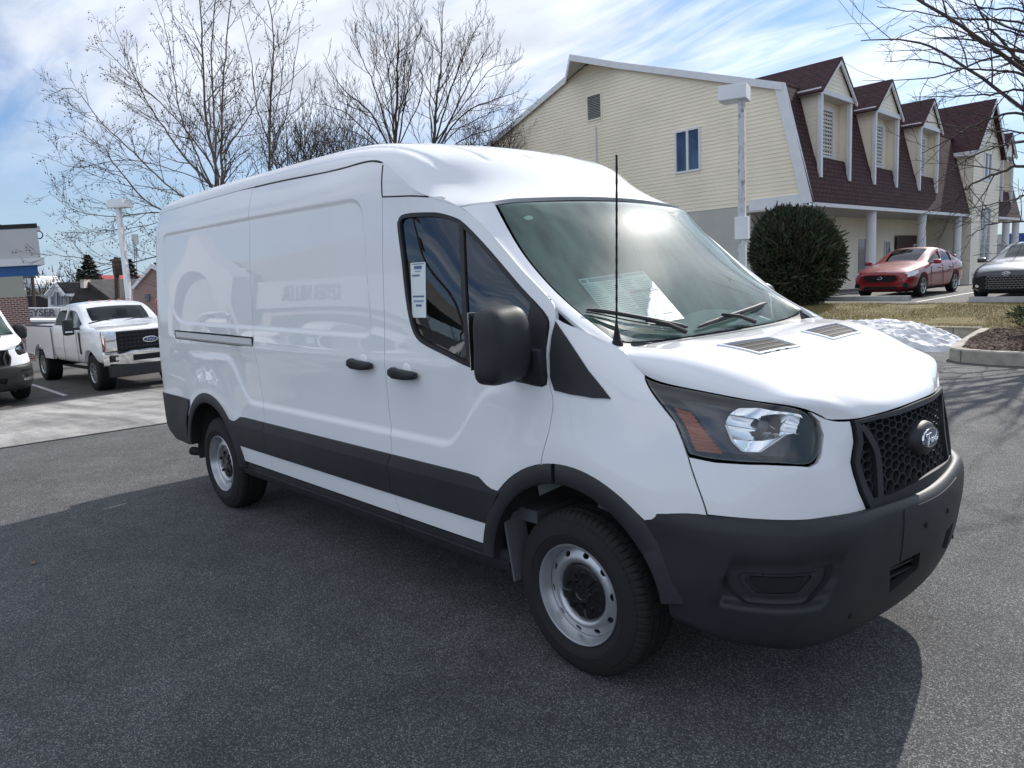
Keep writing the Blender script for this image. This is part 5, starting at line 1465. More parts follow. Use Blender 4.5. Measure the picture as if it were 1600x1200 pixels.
# ------------------------------------------------------------------ ground, buildings, street furniture
def ramp(nt, fac, stops):
    r = nt.nodes.new('ShaderNodeValToRGB'); nt.links.new(fac, r.inputs[0]); cr = r.color_ramp
    cr.elements[0].position = stops[0][0]; cr.elements[0].color = (*stops[0][1],1); cr.elements[1].position = stops[-1][0]; cr.elements[1].color = (*stops[-1][1],1)
    for p, c in stops[1:-1]: e = cr.elements.new(p); e.color = (*c,1)
    return r.outputs[0]
def asphalt(name, dark, light, patch=.35, rough=.85, streak=None, agg=1.):
    m = bpy.data.materials.new(name); m.use_nodes = True; nt = m.node_tree; b = nt.nodes['Principled BSDF']; N = nt.nodes.new; Lk = nt.links.new
    tc = N('ShaderNodeTexCoord')
    def noise(sc, det=3, vec=None, rough_=.5):
        n = N('ShaderNodeTexNoise'); n.inputs['Scale'].default_value = sc; n.inputs['Detail'].default_value = det; n.inputs['Roughness'].default_value = rough_; Lk(vec or tc.outputs['Object'], n.inputs['Vector']); return n.outputs['Fac']
    v = N('ShaderNodeTexVoronoi'); v.inputs['Scale'].default_value = 210; Lk(tc.outputs['Object'], v.inputs['Vector'])
    sp = N('ShaderNodeSeparateColor'); Lk(v.outputs['Color'], sp.inputs[0])
    fine = noise(260,3); big = noise(.9,4); mid = noise(5,3)
    mx = N('ShaderNodeMath'); mx.operation = 'POWER'; Lk(sp.outputs[0], mx.inputs[0]); mx.inputs[1].default_value = 5.5
    c = ramp(nt, mx.outputs[0], [(0, dark),(.35, tuple(d*.55+l*.45 for d, l in zip(dark, light))),(1, light)])
    m1 = N('ShaderNodeMapRange'); m1.inputs[1].default_value = .3; m1.inputs[2].default_value = .7; m1.inputs[3].default_value = 1-patch; m1.inputs[4].default_value = 1+patch; Lk(big, m1.inputs[0])
    m2 = N('ShaderNodeMapRange'); m2.inputs[1].default_value = .3; m2.inputs[2].default_value = .7; m2.inputs[3].default_value = .80; m2.inputs[4].default_value = 1.20; Lk(fine, m2.inputs[0])
    mm = N('ShaderNodeMath'); mm.operation = 'MULTIPLY'; Lk(m1.outputs[0], mm.inputs[0]); Lk(m2.outputs[0], mm.inputs[1])
    m3 = N('ShaderNodeMapRange'); m3.inputs[1].default_value = .35; m3.inputs[2].default_value = .65; m3.inputs[3].default_value = .9; m3.inputs[4].default_value = 1.1; Lk(mid, m3.inputs[0])
    m4 = N('ShaderNodeMath'); m4.operation = 'MULTIPLY'; Lk(mm.outputs[0], m4.inputs[0]); Lk(m3.outputs[0], m4.inputs[1]); last = m4.outputs[0]
    if streak:
        mp = N('ShaderNodeMapping'); mp.inputs['Scale'].default_value = streak[0]; mp.inputs['Rotation'].default_value = (0,0,R(streak[1])); Lk(tc.outputs['Object'], mp.inputs[0])
        s = noise(1.,6,mp.outputs[0],.6); ms = N('ShaderNodeMapRange'); ms.inputs[1].default_value = .35; ms.inputs[2].default_value = .65; ms.inputs[3].default_value = 1-streak[2]; ms.inputs[4].default_value = 1+streak[2]; Lk(s, ms.inputs[0])
        m5 = N('ShaderNodeMath'); m5.operation = 'MULTIPLY'; Lk(last, m5.inputs[0]); Lk(ms.outputs[0], m5.inputs[1]); last = m5.outputs[0]
    st = noise(.75,5,None,.62); mst = N('ShaderNodeMapRange'); mst.interpolation_type = 'SMOOTHSTEP'; mst.inputs[1].default_value = .58; mst.inputs[2].default_value = .70; mst.inputs[3].default_value = 1.; mst.inputs[4].default_value = .80; Lk(st, mst.inputs[0])
    m6 = N('ShaderNodeMath'); m6.operation = 'MULTIPLY'; Lk(last, m6.inputs[0]); Lk(mst.outputs[0], m6.inputs[1]); last = m6.outputs[0]
    # sparse dark drips
    dv = N('ShaderNodeTexVoronoi'); dv.inputs['Scale'].default_value = 2.1; Lk(tc.outputs['Object'], dv.inputs['Vector']); md = N('ShaderNodeMapRange'); md.inputs[1].default_value = .03; md.inputs[2].default_value = .075; md.inputs[3].default_value = .62; md.inputs[4].default_value = 1.; Lk(dv.outputs['Distance'], md.inputs[0])
    m7 = N('ShaderNodeMath'); m7.operation = 'MULTIPLY'; Lk(last, m7.inputs[0]); Lk(md.outputs[0], m7.inputs[1]); last = m7.outputs[0]
    vs = N('ShaderNodeVectorMath'); vs.operation = 'SCALE'; Lk(c, vs.inputs[0]); Lk(last, vs.inputs['Scale']); Lk(vs.outputs[0], b.inputs['Base Color'])
    b.inputs['Roughness'].default_value = rough; b.inputs['Specular IOR Level'].default_value = .35
    bp = N('ShaderNodeBump'); bp.inputs['Strength'].default_value = .75*agg; bp.inputs['Distance'].default_value = .006
    ad = N('ShaderNodeMath'); ad.operation = 'ADD'; Lk(v.outputs['Distance'], ad.inputs[0]); Lk(fine, ad.inputs[1]); Lk(ad.outputs[0], bp.inputs['Height']); Lk(bp.outputs['Normal'], b.inputs['Normal'])
    return m
def GZ(x, y):
    """height of the lot: level round the van, falling away to the left"""
    t = np.clip((-7.5-x)/9.5, 0, 1); z = -.50*t*t*(3-2*t)
    t2 = np.clip((-19-x)/25., 0, 1); z = z-1.2*t2*t2*(3-2*t2)
    return z
def grid_sheet(name, x0, x1, y0, y1, nx, ny, zf, material, off=0., kind='structure'):
    xs = np.linspace(x0,x1,nx); ys = np.linspace(y0,y1,ny)
    vs = [(x, y, float(zf(x,y))+off) for x in xs for y in ys]
    fs = [(i*ny+j, (i+1)*ny+j, (i+1)*ny+j+1, i*ny+j+1) for i in range(nx-1) for j in range(ny-1)]
    o = mesh_obj(name, vs, fs, material, None, smooth=True); o['kind'] = kind; return o
M_asph = asphalt('asphalt', (.057,.0585,.0615), (.30,.296,.29), .18)
M_asph2 = asphalt('old_asphalt', (.26,.252,.24), (.55,.54,.52), .22, streak=((.22,2.4,1),62,.38))
M_asph3 = asphalt('stall_asphalt', (.090,.084,.078), (.22,.21,.20), .2)
M_earth = mat('far_earth', (.10,.095,.07), rough=1., mottle=(.05,.3,5))
M_line = mat('road_paint', (.55,.55,.54), rough=.7, mottle=(9,.25,5))
M_conc = mat('kerb_concrete', (.34,.31,.265), rough=.9, bump=(60,.35,4), mottle=(6,.22,6))
M_mulch = mat('mulch', (.060,.036,.028), rough=1., bump=(38,1.,4), mottle=(34,.6,4))
M_snow = mat('snow', (.66,.665,.675), rough=.8, bump=(40,1.,6), mottle=(6,.30,7))
M_siding = mat('yellow_siding', (.87,.785,.615), rough=.6, mottle=(.8,.05,4))
M_siding2 = mat('pale_siding', (.86,.79,.65), rough=.6, mottle=(.8,.05,4))
M_wtrim = mat('white_trim', (.72,.73,.75), rough=.55, mottle=(3,.05,4))
M_greywall = mat('grey_render', (.48,.48,.44), rough=.9, mottle=(1.2,.06,4))
M_maroon = mat('maroon_door', (.055,.012,.014), rough=.5)
M_soffit = mat('soffit', (.50,.49,.46), rough=.7)
def shingles(name, col, scale=1.):
    m = bpy.data.materials.new(name); m.use_nodes = True; nt = m.node_tree; b = nt.nodes['Principled BSDF']; N = nt.nodes.new; Lk = nt.links.new
    tc = N('ShaderNodeTexCoord'); br = N('ShaderNodeTexBrick'); uvn = N('ShaderNodeMapping'); Lk(tc.outputs['UV'], uvn.inputs[0]); Lk(uvn.outputs[0], br.inputs['Vector'])
    br.inputs['Scale'].default_value = scale; br.inputs['Mortar Size'].default_value = .03; br.inputs['Brick Width'].default_value = .32; br.inputs['Row Height'].default_value = .15
    br.inputs['Color1'].default_value = (*[c*.75 for c in col],1); br.inputs['Color2'].default_value = (*[c*1.35 for c in col],1); br.inputs['Mortar'].default_value = (*[c*.35 for c in col],1)
    Lk(br.outputs['Color'], b.inputs['Base Color']); b.inputs['Roughness'].default_value = .9
    bp = N('ShaderNodeBump'); bp.inputs['Strength'].default_value = .6; bp.inputs['Distance'].default_value = .02; Lk(br.outputs['Fac'], bp.inputs['Height']); bp.invert = True; Lk(bp.outputs['Normal'], b.inputs['Normal'])
    return m
M_shing = shingles('maroon_shingles', (.062,.021,.024))
M_shing2 = shingles('grey_shingles', (.075,.072,.070))
def bricks(name, col, mortar=(.45,.42,.38)):
    m = bpy.data.materials.new(name); m.use_nodes = True; nt = m.node_tree; b = nt.nodes['Principled BSDF']; N = nt.nodes.new; Lk = nt.links.new
    tc = N('ShaderNodeTexCoord'); br = N('ShaderNodeTexBrick'); Lk(tc.outputs['UV'], br.inputs['Vector'])
    br.inputs['Scale'].default_value = 1.; br.inputs['Mortar Size'].default_value = .014; br.inputs['Brick Width'].default_value = .22; br.inputs['Row Height'].default_value = .075
    br.inputs['Color1'].default_value = (*[c*.8 for c in col],1); br.inputs['Color2'].default_value = (*[c*1.2 for c in col],1); br.inputs['Mortar'].default_value = (*mortar,1)
    Lk(br.outputs['Color'], b.inputs['Base Color']); b.inputs['Roughness'].default_value = .9
    return m
M_brick = bricks('red_brick', (.21,.062,.042))
def uvplane(o):
    """box-projected UVs in metres"""
    me = o.data; uv = me.uv_layers.new(name='UVMap') if not me.uv_layers else me.uv_layers[0]
    for p in me.polygons:
        n = p.normal; h = Vector((-n.y, n.x, 0)); h = h.normalized() if h.length > .05 else Vector((1,0,0)); v = n.cross(h).normalized()
        if v.z < 0: v = -v
        for li in p.loop_indices:
            c = me.vertices[me.loops[li].vertex_index].co; uv.data[li].uv = (c@h if False else c.dot(h), c.dot(v))
    return o
def siding(mb, P0, ex, n, z0, z1, left, right, course=.127, proj=.016, holes=()):
    """lapped boards on the plane through P0 with horizontal direction ex and outward normal n; left(z)/right(z) give the ends"""
    z = z0; P0 = Vector(P0); ex = Vector(ex); n = Vector(n); up = Vector((0,0,1))
    while z < z1-1e-4:
        zt = min(z+course, z1); zm = (z+zt)/2
        a0, a1 = left(z), left(zt); b0, b1 = right(z), right(zt)
        if b1-a1 > .01 or b0-a0 > .01:
            segs = [(max(a0,a1) if abs(a0-a1) < 1e-6 else None, None)]
            cuts = sorted([(h[0], h[1]) for h in holes if h[2]-.001 < zm < h[3]+.001])
            xs = []; cur0, cur1 = a0, a1
            for c0, c1 in cuts:
                xs.append((cur0, cur1, c0, c0)); cur0 = cur1 = c1
            xs.append((cur0, cur1, b0, b1))
            for A0, A1, B0, B1 in xs:
                if B1 < A1: A1 = B1 = (A1+B1)/2
                if B0-A0 < 1e-3: continue
                v = [P0+ex*A0+up*z+n*proj, P0+ex*B0+up*z+n*proj, P0+ex*B1+up*zt+n*.002, P0+ex*A1+up*zt+n*.002, P0+ex*A0+up*z, P0+ex*B0+up*z]
                mb.add(v, [(0,1,2,3),(4,5,1,0)])
        z = zt
def quadbox(mb, a, b, c, d, t):
    """slab with top corners a,b,c,d and thickness vector t"""
    P = [Vector(p) for p in (a,b,c,d)]; t = Vector(t); Q = [p+t for p in P]
    mb.add(P+Q, [(0,1,2,3),(7,6,5,4),(0,4,5,1),(1,5,6,2),(2,6,7,3),(3,7,4,0)])
def slab(mb, a, b, c, d, th):
    n = (Vector(b)-Vector(a)).cross(Vector(d)-Vector(a)).normalized()
    if n.z < 0: n = -n
    quadbox(mb, a, b, c, d, -n*th)

BK = Vector((-9.44,20.42,0)); E1 = Vector((-.0623,.998,0)); E2 = Vector((-.9984,.0557,0)); NG = Vector((-.055,-.998,0)).normalized(); NS = Vector((.998,.0623,0))
GND = .30
def bp_(s, g, z, o=0.): return BK+E1*s+E2*g+Vector((0,0,z))+NS*o
def window_unit(parent, P, ex, n, w, h, panes=1, grid=False, name='window', glass=None):
    """window: white frame with its glass set back; P = lower left corner"""
    P = Vector(P); ex = Vector(ex); n = Vector(n); up = Vector((0,0,1)); mb = MB()
    def bar(x0, x1, z0, z1, d0=-.03, d1=.045):
        v = [P+ex*x+up*z+n*d for d in (d1,d0) for x, z in ((x0,z0),(x1,z0),(x1,z1),(x0,z1))]
        mb.add(v, [(0,1,2,3),(7,6,5,4),(0,4,5,1),(1,5,6,2),(2,6,7,3),(3,7,4,0)])
    t = .07
    bar(0,w,-t,0); bar(0,w,h,h+t); bar(-t,0,-t,h+t); bar(w,w+t,-t,h+t)
    for k in range(1,panes): bar(w*k/panes-.045, w*k/panes+.045, 0, h)
    if grid:
        for k in range(1,4): bar(w*k/4-.01, w*k/4+.01, 0, h, 0,.015)
        for k in range(1,6): bar(0, w, h*k/6-.01, h*k/6+.01, 0,.014)
    f = mb.build(name, M_wtrim, parent)
    g = MB(); g.add([P+ex*x+up*z+n*(.0-.012) for x, z in ((0,0),(w,0),(w,h),(0,h))], [(0,1,2,3)]); g.build('pane', glass or M_winglass, f)
    return f
M_winglass = mat('dark_window', (.02,.035,.06), rough=.06, spec=.8, coat=1., mottle=(1.5,.3,3))
M_winglass2 = mat('blue_window', (.035,.075,.15), rough=.1, spec=.6, coat=.6, mottle=(1.2,.25,3))

def yellow_building():
    B = empty('siding_building', (0,0,0), label='long cream sided building with maroon mansard roof and dormers behind the van', cat='building')
    Z0, ZE, ZB = GND, 3.41, 3.71
    up = Vector((0,0,1))
    # --- gable wall above the first floor: outline in (g = distance along E2, z)
    RS = [(0.09,3.71),(.82,7.11),(9.30,9.80),(15.76,7.62),(17.9,6.9),(18.9,3.5)]
    def right_edge(z):   # the near side (mansard): small g
        return float(np.interp(z, [3.5,7.11,9.80], [.10,.86,9.30]))
    def left_edge(z): return float(np.interp(z, [3.5,6.9,7.62,9.80], [18.9,17.9,15.76,9.30]))
    win = (4.10,5.08,5.02,6.38); vent = (8.74,9.46,7.60,8.49)
    mb = MB()
    siding(mb, BK+NG*.0, E2, NG, 3.55, 9.72, right_edge, left_edge, course=.130, proj=.018, holes=[win, vent])
    # close the plane behind the boards
    mb.build('gable_siding', M_siding, B)
    mb = MB(); q = [(.1,3.5),(.86,7.11),(9.3,9.78),(17.9,6.9),(18.9,3.5)]
    mb.add([BK+E2*g+up*z-NG*.05 for g, z in q], [(0,1,2,3,4)]); mb.build('gable_wall', M_greywall, B)
    window_unit(B, BK+E2*4.10+up*5.02+NG*.01, E2, NG, .98, 1.36, panes=2, glass=M_winglass2)
    # vent with louvres
    mb = MB(); P = BK+E2*8.74+up*7.60
    for k in range(14):
        z = .03+k*.062; a = P+up*z; mb.add([a+NG*.035, a+E2*.72+NG*.035, a+E2*.72+up*.045-NG*.02, a+up*.045-NG*.02], [(0,1,2,3)])
    v_ = mb.build('louvre_vent', M_soffit, B); mb = MB(); mb.add([P-NG*.03, P+E2*.72-NG*.03, P+E2*.72+up*.89-NG*.03, P+up*.89-NG*.03], [(0,1,2,3)]); mb.build('vent_back', M_black2, v_)
    for a, b_, c, d in ((-.05,.77,-.06,0),(-.05,.77,.89,.95),(-.05,0,0,.89),(.72,.77,0,.89)):
        mb = MB(); vs = [P+E2*x+up*z+NG*o for o in (.05,-.02) for x, z in ((a,c),(b_,c),(b_,d),(a,d))]; mb.add(vs, [(0,1,2,3),(7,6,5,4),(0,4,5,1),(1,5,6,2),(2,6,7,3),(3,7,4,0)]); mb.build('vent_frame', M_siding2, v_)
    mb = MB(); mb.cyl(BK+E2*9.03+up*5.3+NG*.05, BK+E2*9.01+up*7.28+NG*.05, .018, n=6); mb.build('conduit_pipe', M_alu, B)
    # ground floor under the gable
    mb = MB(); siding(mb, BK+E1*1.9, E2, NG, Z0, 3.3, lambda z: .0+1.9, lambda z: 2.2+1.0, course=.15); mb.build('porch_end_wall', M_siding, B)
    mb = MB(); a = BK+E2*2.05; b_ = BK+E2*19; mb.add([a+up*Z0-up*.6, b_+up*Z0-up*.6, b_+up*3.55, a+up*3.55], [(0,1,2,3)]); mb.add([a+up*(Z0-.6), a+up*3.55, a+E1*3+up*3.55, a+E1*3+up*(Z0-.6)], [(0,1,2,3)]); mb.build('ground_floor_wall', M_greywall, B)
    # white band at the porch edge
    mb = MB(); vs = [BK+E2*g+up*z+NG*o for o in (.10,-.05) for g, z in ((-.02,3.36),(2.05,3.36),(2.05,3.72),(-.02,3.72))]; mb.add(vs, [(0,1,2,3),(7,6,5,4),(0,4,5,1),(1,5,6,2),(2,6,7,3),(3,7,4,0)]); mb.build('porch_beam', M_wtrim, B)
    # --- roofs
    L = 31.; OV = .10
    def top_slab(g0, z0, g1, z1, s0, s1, mtl, nm, th=.10):
        mb = MB(); slab(mb, BK+E1*s0+E2*g0+up*z0, BK+E1*s1+E2*g0+up*z0, BK+E1*s1+E2*g1+up*z1, BK+E1*s0+E2*g1+up*z1, th)
        o = mb.build(nm, mtl, B); uvplane(o); return o
    zo = 4.95; go = -.22+(zo-3.42)/(7.22-3.42)*1.02; DC = (2.25, 7.25, 12.7, 27.9); hw0 = 1.31
    for a_, b2, cs in ((-OV,18.9,DC[:3]),(24.9,L,DC[3:])):
        top_slab(-.22,3.42,go,zo, a_, b2, M_shing, 'mansard_roof')
        x_ = a_
        for c_ in cs: top_slab(go,zo,.80,7.22, x_, c_-hw0, M_shing, 'mansard_roof'); x_ = c_+hw0
        top_slab(go,zo,.80,7.22, x_, b2, M_shing, 'mansard_roof')
    top_slab(.78,7.20,9.30,9.93, -OV, L, M_shing, 'roof'); top_slab(18.0,6.95,9.30,9.93, -OV, L, M_shing, 'roof')
    top_slab(18.9,3.5,18.0,6.97, -OV, L, M_shing, 'mansard_roof')
    # prow: the ridge juts forward over the gable
    pk = BK+E2*9.3+up*9.95+NG*1.05; kr = BK+E2*7.6+up*(9.93-1.7*.3205)+NG*.12; kl = BK+E2*10.55+up*(9.93-1.25*.3425)+NG*.12; rb = BK+E2*9.3+up*9.93+NG*.10
    mb = MB(); mb.add([pk, kr, rb, kl], [(0,1,2),(0,2,3)]); o = mb.build('roof_prow', M_shing, B); uvplane(o)
    mb = MB(); d_ = up*-.16; mb.add([pk+d_, kr+d_, rb+d_, kl+d_], [(0,2,1),(0,3,2)]); mb.build('soffit', M_soffit, B)
    # rake boards
    def rake(p, q, h=.24, t=.05):
        p = Vector(p); q = Vector(q); n = NG; mb = MB(); vs = []
        for X in (p, q): vs += [X+n*t, X-up*h+n*t, X-up*h, X]
        mb.add(vs, [(0,1,5,4),(1,2,6,5),(2,3,7,6),(3,0,4,7),(0,3,2,1),(4,5,6,7)]); return mb.build('rake_board', M_wtrim, B)
    rk = lambda g, z, o=.12: BK+E2*g+up*z+NG*o
    rake(rk(.80,7.22), kr); rake(kr, pk); rake(pk, kl); rake(kl, rk(18.0,6.97))
    # slanted corner board down the mansard
    mb = MB(); vs = [BK+E2*g+up*z+NG*o for o in (.14,.0) for g, z in ((-.22,3.42),(.12,3.42),(1.08,7.10),(.78,7.22))]; mb.add(vs, [(0,1,2,3),(7,6,5,4),(0,4,5,1),(1,5,6,2),(2,6,7,3),(3,7,4,0)]); mb.build('corner_board', M_wtrim, B)
    # eave gutter and porch soffit
    mb = MB(); mb.box((0,0,0),(.1,.1,.1)); mb = MB()
    for s0, s1 in ((-.1,18.9),(24.9,L)):
        quadbox(mb, bp_(s0,0,3.42,.30), bp_(s1,0,3.42,.30), bp_(s1,0,3.42,.20), bp_(s0,0,3.42,.20), (0,0,-.12))
    mb.build('gutter', M_wtrim, B)
    mb = MB(); quadbox(mb, bp_(-.1,-.2,3.30), bp_(18.9,-.2,3.30), bp_(18.9,2.3,3.30), bp_(-.1,2.3,3.30), (0,0,.06)); mb.build('porch_ceiling', M_soffit, B)
    # porch back wall (set back), doors
    mb = MB(); siding(mb, BK+E2*2.0, E1, NS, Z0-.6, 3.3, lambda z: 1.9, lambda z: 19., course=.15, holes=[(9.9,10.9,Z0-.6,2.45),(13.2,13.9,1.0,2.3)]); mb.build('porch_wall', M_siding, B)
    mb = MB(); mb.add([BK+E2*2.06+E1*s+up*z for s, z in ((1.9,-.3),(19,-.3),(19,3.3),(1.9,3.3))], [(0,1,2,3)]); mb.build('porch_wall_back', M_maroon, B)
    mb = MB(); P = BK+E2*1.98+E1*9.9
    mb.add([P+E1*x+up*z for x, z in ((0,-.2),(1.0,-.2),(1.0,2.4),(0,2.4))], [(0,1,2,3)]); d_ = mb.build('door', mat('grey_door', (.16,.17,.18), rough=.4, coat=.5), B)
    mb = MB(); quadbox(mb, P+E1*.9+up*2.4+NS*.05, P+E1*1.08+up*2.4+NS*.05, P+E1*1.08+up*-.2+NS*.05, P+E1*.9-up*.2+NS*.05, -NS*.05); mb.build('door_frame', M_maroon, d_)
    # maroon doors on the wall that returns towards the lot
    mb = MB(); P = BK+E2*1.9+E1*14.6; mb.add([P+(E1*.15+NS*.0)*x*0+E1*x+up*z+NS*.03 for x, z in ((0,-.3),(4.2,-.3),(4.2,2.55),(0,2.55))], [(0,1,2,3)]); md = mb.build('double_door', M_maroon, B)
    window_unit(md, P+E1*2.6+up*.9+NS*.04, E1, NS, .75, 1.15, name='door_window')
    mb = MB(); quadbox(mb, P+E1*-.9+up*1.35+NS*.05, P+E1*-.45+up*1.35+NS*.05, P+E1*-.45+up*1.95+NS*.05, P+E1*-.9+up*1.95+NS*.05, -NS*.03); mb.build('wall_plaque', M_wtrim, B)
    window_unit(B, BK+E2*1.98+E1*13.25+up*1.05+NS*.02, E1, NS, .55, 1.2, panes=2)
    # columns
    for s in (5.7, 11.9, 17.6): 
        mb = MB(); c = bp_(s,-.02,0); mb.cyl(c+up*-.4, c+up*3.30, .19, .17, n=20); mb.build('porch_column', M_wtrim, B)
    # --- dormers
    def dormer(sc, w=2.62, zb=4.27, zt=6.85, zp=8.10, s_=1):
        D = None; s0, s1 = sc-w/2, sc+w/2
        mg = lambda z: -.22+(z-3.42)/(7.22-3.42)*1.02   # g of the mansard plane
        rg = lambda z: .78+(z-7.20)/(9.93-7.20)*8.52 if z > 7.2 else mg(z)
        f = .02
        # cheeks (both sides): siding triangles
        for s, nn in ((s0+.06,-E1),(s1-.06,E1)):
            mb = MB(); siding(mb, BK+E1*s+E2*f, E2, nn, zb+.12, zt, lambda z: 0., lambda z: max(mg(z)-f, .0)+(.02 if z < 4.95 else max(.02,.46-mg(z))), course=.13, proj=.012)
            o = mb.build('dormer_cheek', M_siding2, B)
            if D is None: D = o
        # window wall set back
        mb = MB(); P = BK+E1*s0+E2*.42; siding(mb, P, E1, NS, 4.9, zt, lambda z: .06, lambda z: w-.06, course=.13, proj=.012); mb.build('dormer_wall', M_siding2, B)
        window_unit(B, BK+E1*(sc-.22)+E2*.40+up*5.10, E1, NS, .85, 1.45, panes=1, grid=True, name='dormer_window')
        for s in (s0-.02, s1-.14):
            mb = MB(); quadbox(mb, BK+E1*s+E2*(f-.06)+up*zb, BK+E1*(s+.16)+E2*(f-.06)+up*zb, BK+E1*(s+.16)+E2*(f-.06)+up*zt, BK+E1*s+E2*(f-.06)+up*zt, E2*.13); mb.build('dormer_post', M_wtrim, B)
        mb = MB(); quadbox(mb, BK+E1*(s0+.05)+E2*.0+up*zt, BK+E1*(s1-.05)+E2*.0+up*zt, BK+E1*(s1-.05)+E2*.8+up*zt, BK+E1*(s0+.05)+E2*.8+up*zt, up*.04); mb.build('dormer_soffit', M_soffit, B)
        # gable triangle
        mb = MB(); hw = w/2+.12
        siding(mb, BK+E1*sc+E2*-.02, E1, NS, zt+.14, zp-.12, lambda z: -hw*(zp-z)/(zp-zt), lambda z: hw*(zp-z)/(zp-zt), course=.13, proj=.012); mb.build('dormer_gable', M_siding2, B)
        mb = MB(); quadbox(mb, BK+E1*(s0-.1)+E2*-.08+up*zt, BK+E1*(s1+.1)+E2*-.08+up*zt, BK+E1*(s1+.1)+E2*-.08+up*(zt+.16), BK+E1*(s0-.1)+E2*-.08+up*(zt+.16), E2*.10)
        quadbox(mb, BK+E1*(s0-.16)+E2*-.08+up*(zt), BK+E1*(s0-.16)+E2*1.0+up*(zt), BK+E1*(s0-.16)+E2*1.0+up*(zt+.18), BK+E1*(s0-.16)+E2*-.08+up*(zt+.18), E1*.05)
        for sg in (-1,1):
            a = BK+E1*(sc+sg*(hw+.10))+E2*-.16+up*(zt+.02); b_ = BK+E1*sc+E2*-.16+up*zp
            d = up*-.17; vs = [a, b_, b_+d, a+d*.6]; mb.add(vs+[v+E2*.06 for v in vs], [(0,1,2,3),(7,6,5,4),(0,4,5,1),(1,5,6,2),(2,6,7,3),(3,7,4,0)])
        mb.build('dormer_fascia', M_wtrim, B)
        mb = MB()
        for sg in (-1,1):
            a = BK+E1*(sc+sg*(hw+.16))+up*(zt+.04); b_ = BK+E1*sc+up*(zp+.05)
            slab(mb, a+E2*-.18, a+E2*1.2, b_+E2*(rg(zp)+.1), b_+E2*-.18, .05)
        o = mb.build('dormer_roof', M_shing, B); uvplane(o)
    for sc in (2.25, 7.25, 12.7, 27.9): dormer(sc)
    # --- cross wing
    s0, s1, f = 19.1, 24.8, -.25
    mb = MB(); mid = (s0+s1)/2; zt, zp = 6.7, 9.15
    siding(mb, BK+E2*f, E1, NS, -.5, zp-.1, lambda z: s0 if z < zt else s0+(z-zt)/(zp-zt)*(mid-s0), lambda z: s1 if z < zt else s1-(z-zt)/(zp-zt)*(s1-mid), course=.16, holes=[(20.9,22.9,1.1,3.75),(21.2,22.6,5.2,6.5)])
    siding(mb, BK+E1*s0+E2*f, E2, -E1, -.5, zt, lambda z: .0, lambda z: max(.02, (2.3 if z < 3.42 else -.22+(z-3.42)*.268-f)), course=.16)
    mb.build('wing_wall', M_siding2, B)
    mb = MB(); mb.add([BK+E2*(f+.05)+E1*s+up*z for s, z in ((s0,-.5),(s1,-.5),(s1,zt),(mid,zp),(s0,zt))], [(0,1,2,3,4)]); mb.add([BK+E1*s1+E2*g+up*z for g, z in ((f,-.5),(2.5,-.5),(2.5,zt),(f,zt))], [(0,1,2,3)]); mb.build('wing_back', M_siding2, B)
    window_unit(B, BK+E1*20.9+E2*f+up*1.1, E1, NS, .95, 2.65, grid=True); window_unit(B, BK+E1*21.95+E2*f+up*1.1, E1, NS, .95, 2.65, grid=True); window_unit(B, BK+E1*21.2+E2*f+up*5.2, E1, NS, 1.4, 1.3, panes=2)
    mb = MB()
    for sg, ss in ((-1,s0),(1,s1)):
        a = BK+E1*(ss+sg*.3)+up*(zt-.22); b_ = BK+E1*mid+up*(zp+.05); slab(mb, a+E2*(f-.3), a+E2*3., b_+E2*8., b_+E2*(f-.3), .10)
    o = mb.build('wing_roof', M_shing, B); uvplane(o)
    mb = MB()
    for sg, ss in ((-1,s0),(1,s1)):
        a = BK+E1*(ss+sg*.3)+E2*(f-.32)+up*(zt-.24); b_ = BK+E1*mid+E2*(f-.32)+up*(zp+.02); d = up*-.25; vs = [a,b_,b_+d,a+d]; mb.add(vs+[v+E2*.05 for v in vs], [(0,1,2,3),(7,6,5,4),(0,4,5,1),(1,5,6,2),(2,6,7,3),(3,7,4,0)])
    quadbox(mb, BK+E1*(s0-.34)+E2*(f-.3)+up*(zt-.48), BK+E1*(s0-.34)+E2*1.0+up*(zt-.48), BK+E1*(s0-.34)+E2*1.0+up*(zt-.26), BK+E1*(s0-.34)+E2*(f-.3)+up*(zt-.26), E1*.05)
    mb.build('wing_rake', M_wtrim, B)
    for s in (28,30.6): mb = MB(); mb.cyl(bp_(s,-.02,-.8), bp_(s,-.02,3.3), .19, n=16); mb.build('porch_column', M_wtrim, B)
    mb = MB(); quadbox(mb, bp_(24.9,-.2,3.30), bp_(31,-.2,3.30), bp_(31,5,3.30), bp_(24.9,5,3.30), (0,0,.06)); mb.build('porch_ceiling', M_soffit, B)
    mb = MB(); quadbox(mb, bp_(25,3,-.8), bp_(31,3,-.8), bp_(31,3,.9), bp_(25,3,.9), NS*.05); mb.build('porch_screen', M_maroon, B)
    # back volume so that nothing is hollow
    mb = MB(); quadbox(mb, bp_(.2,2.1,-.6), bp_(18.8,2.1,-.6), bp_(18.8,18.6,-.6), bp_(.2,18.6,-.6), (0,0,3.9)); mb.build('core', M_greywall, B)
    return B

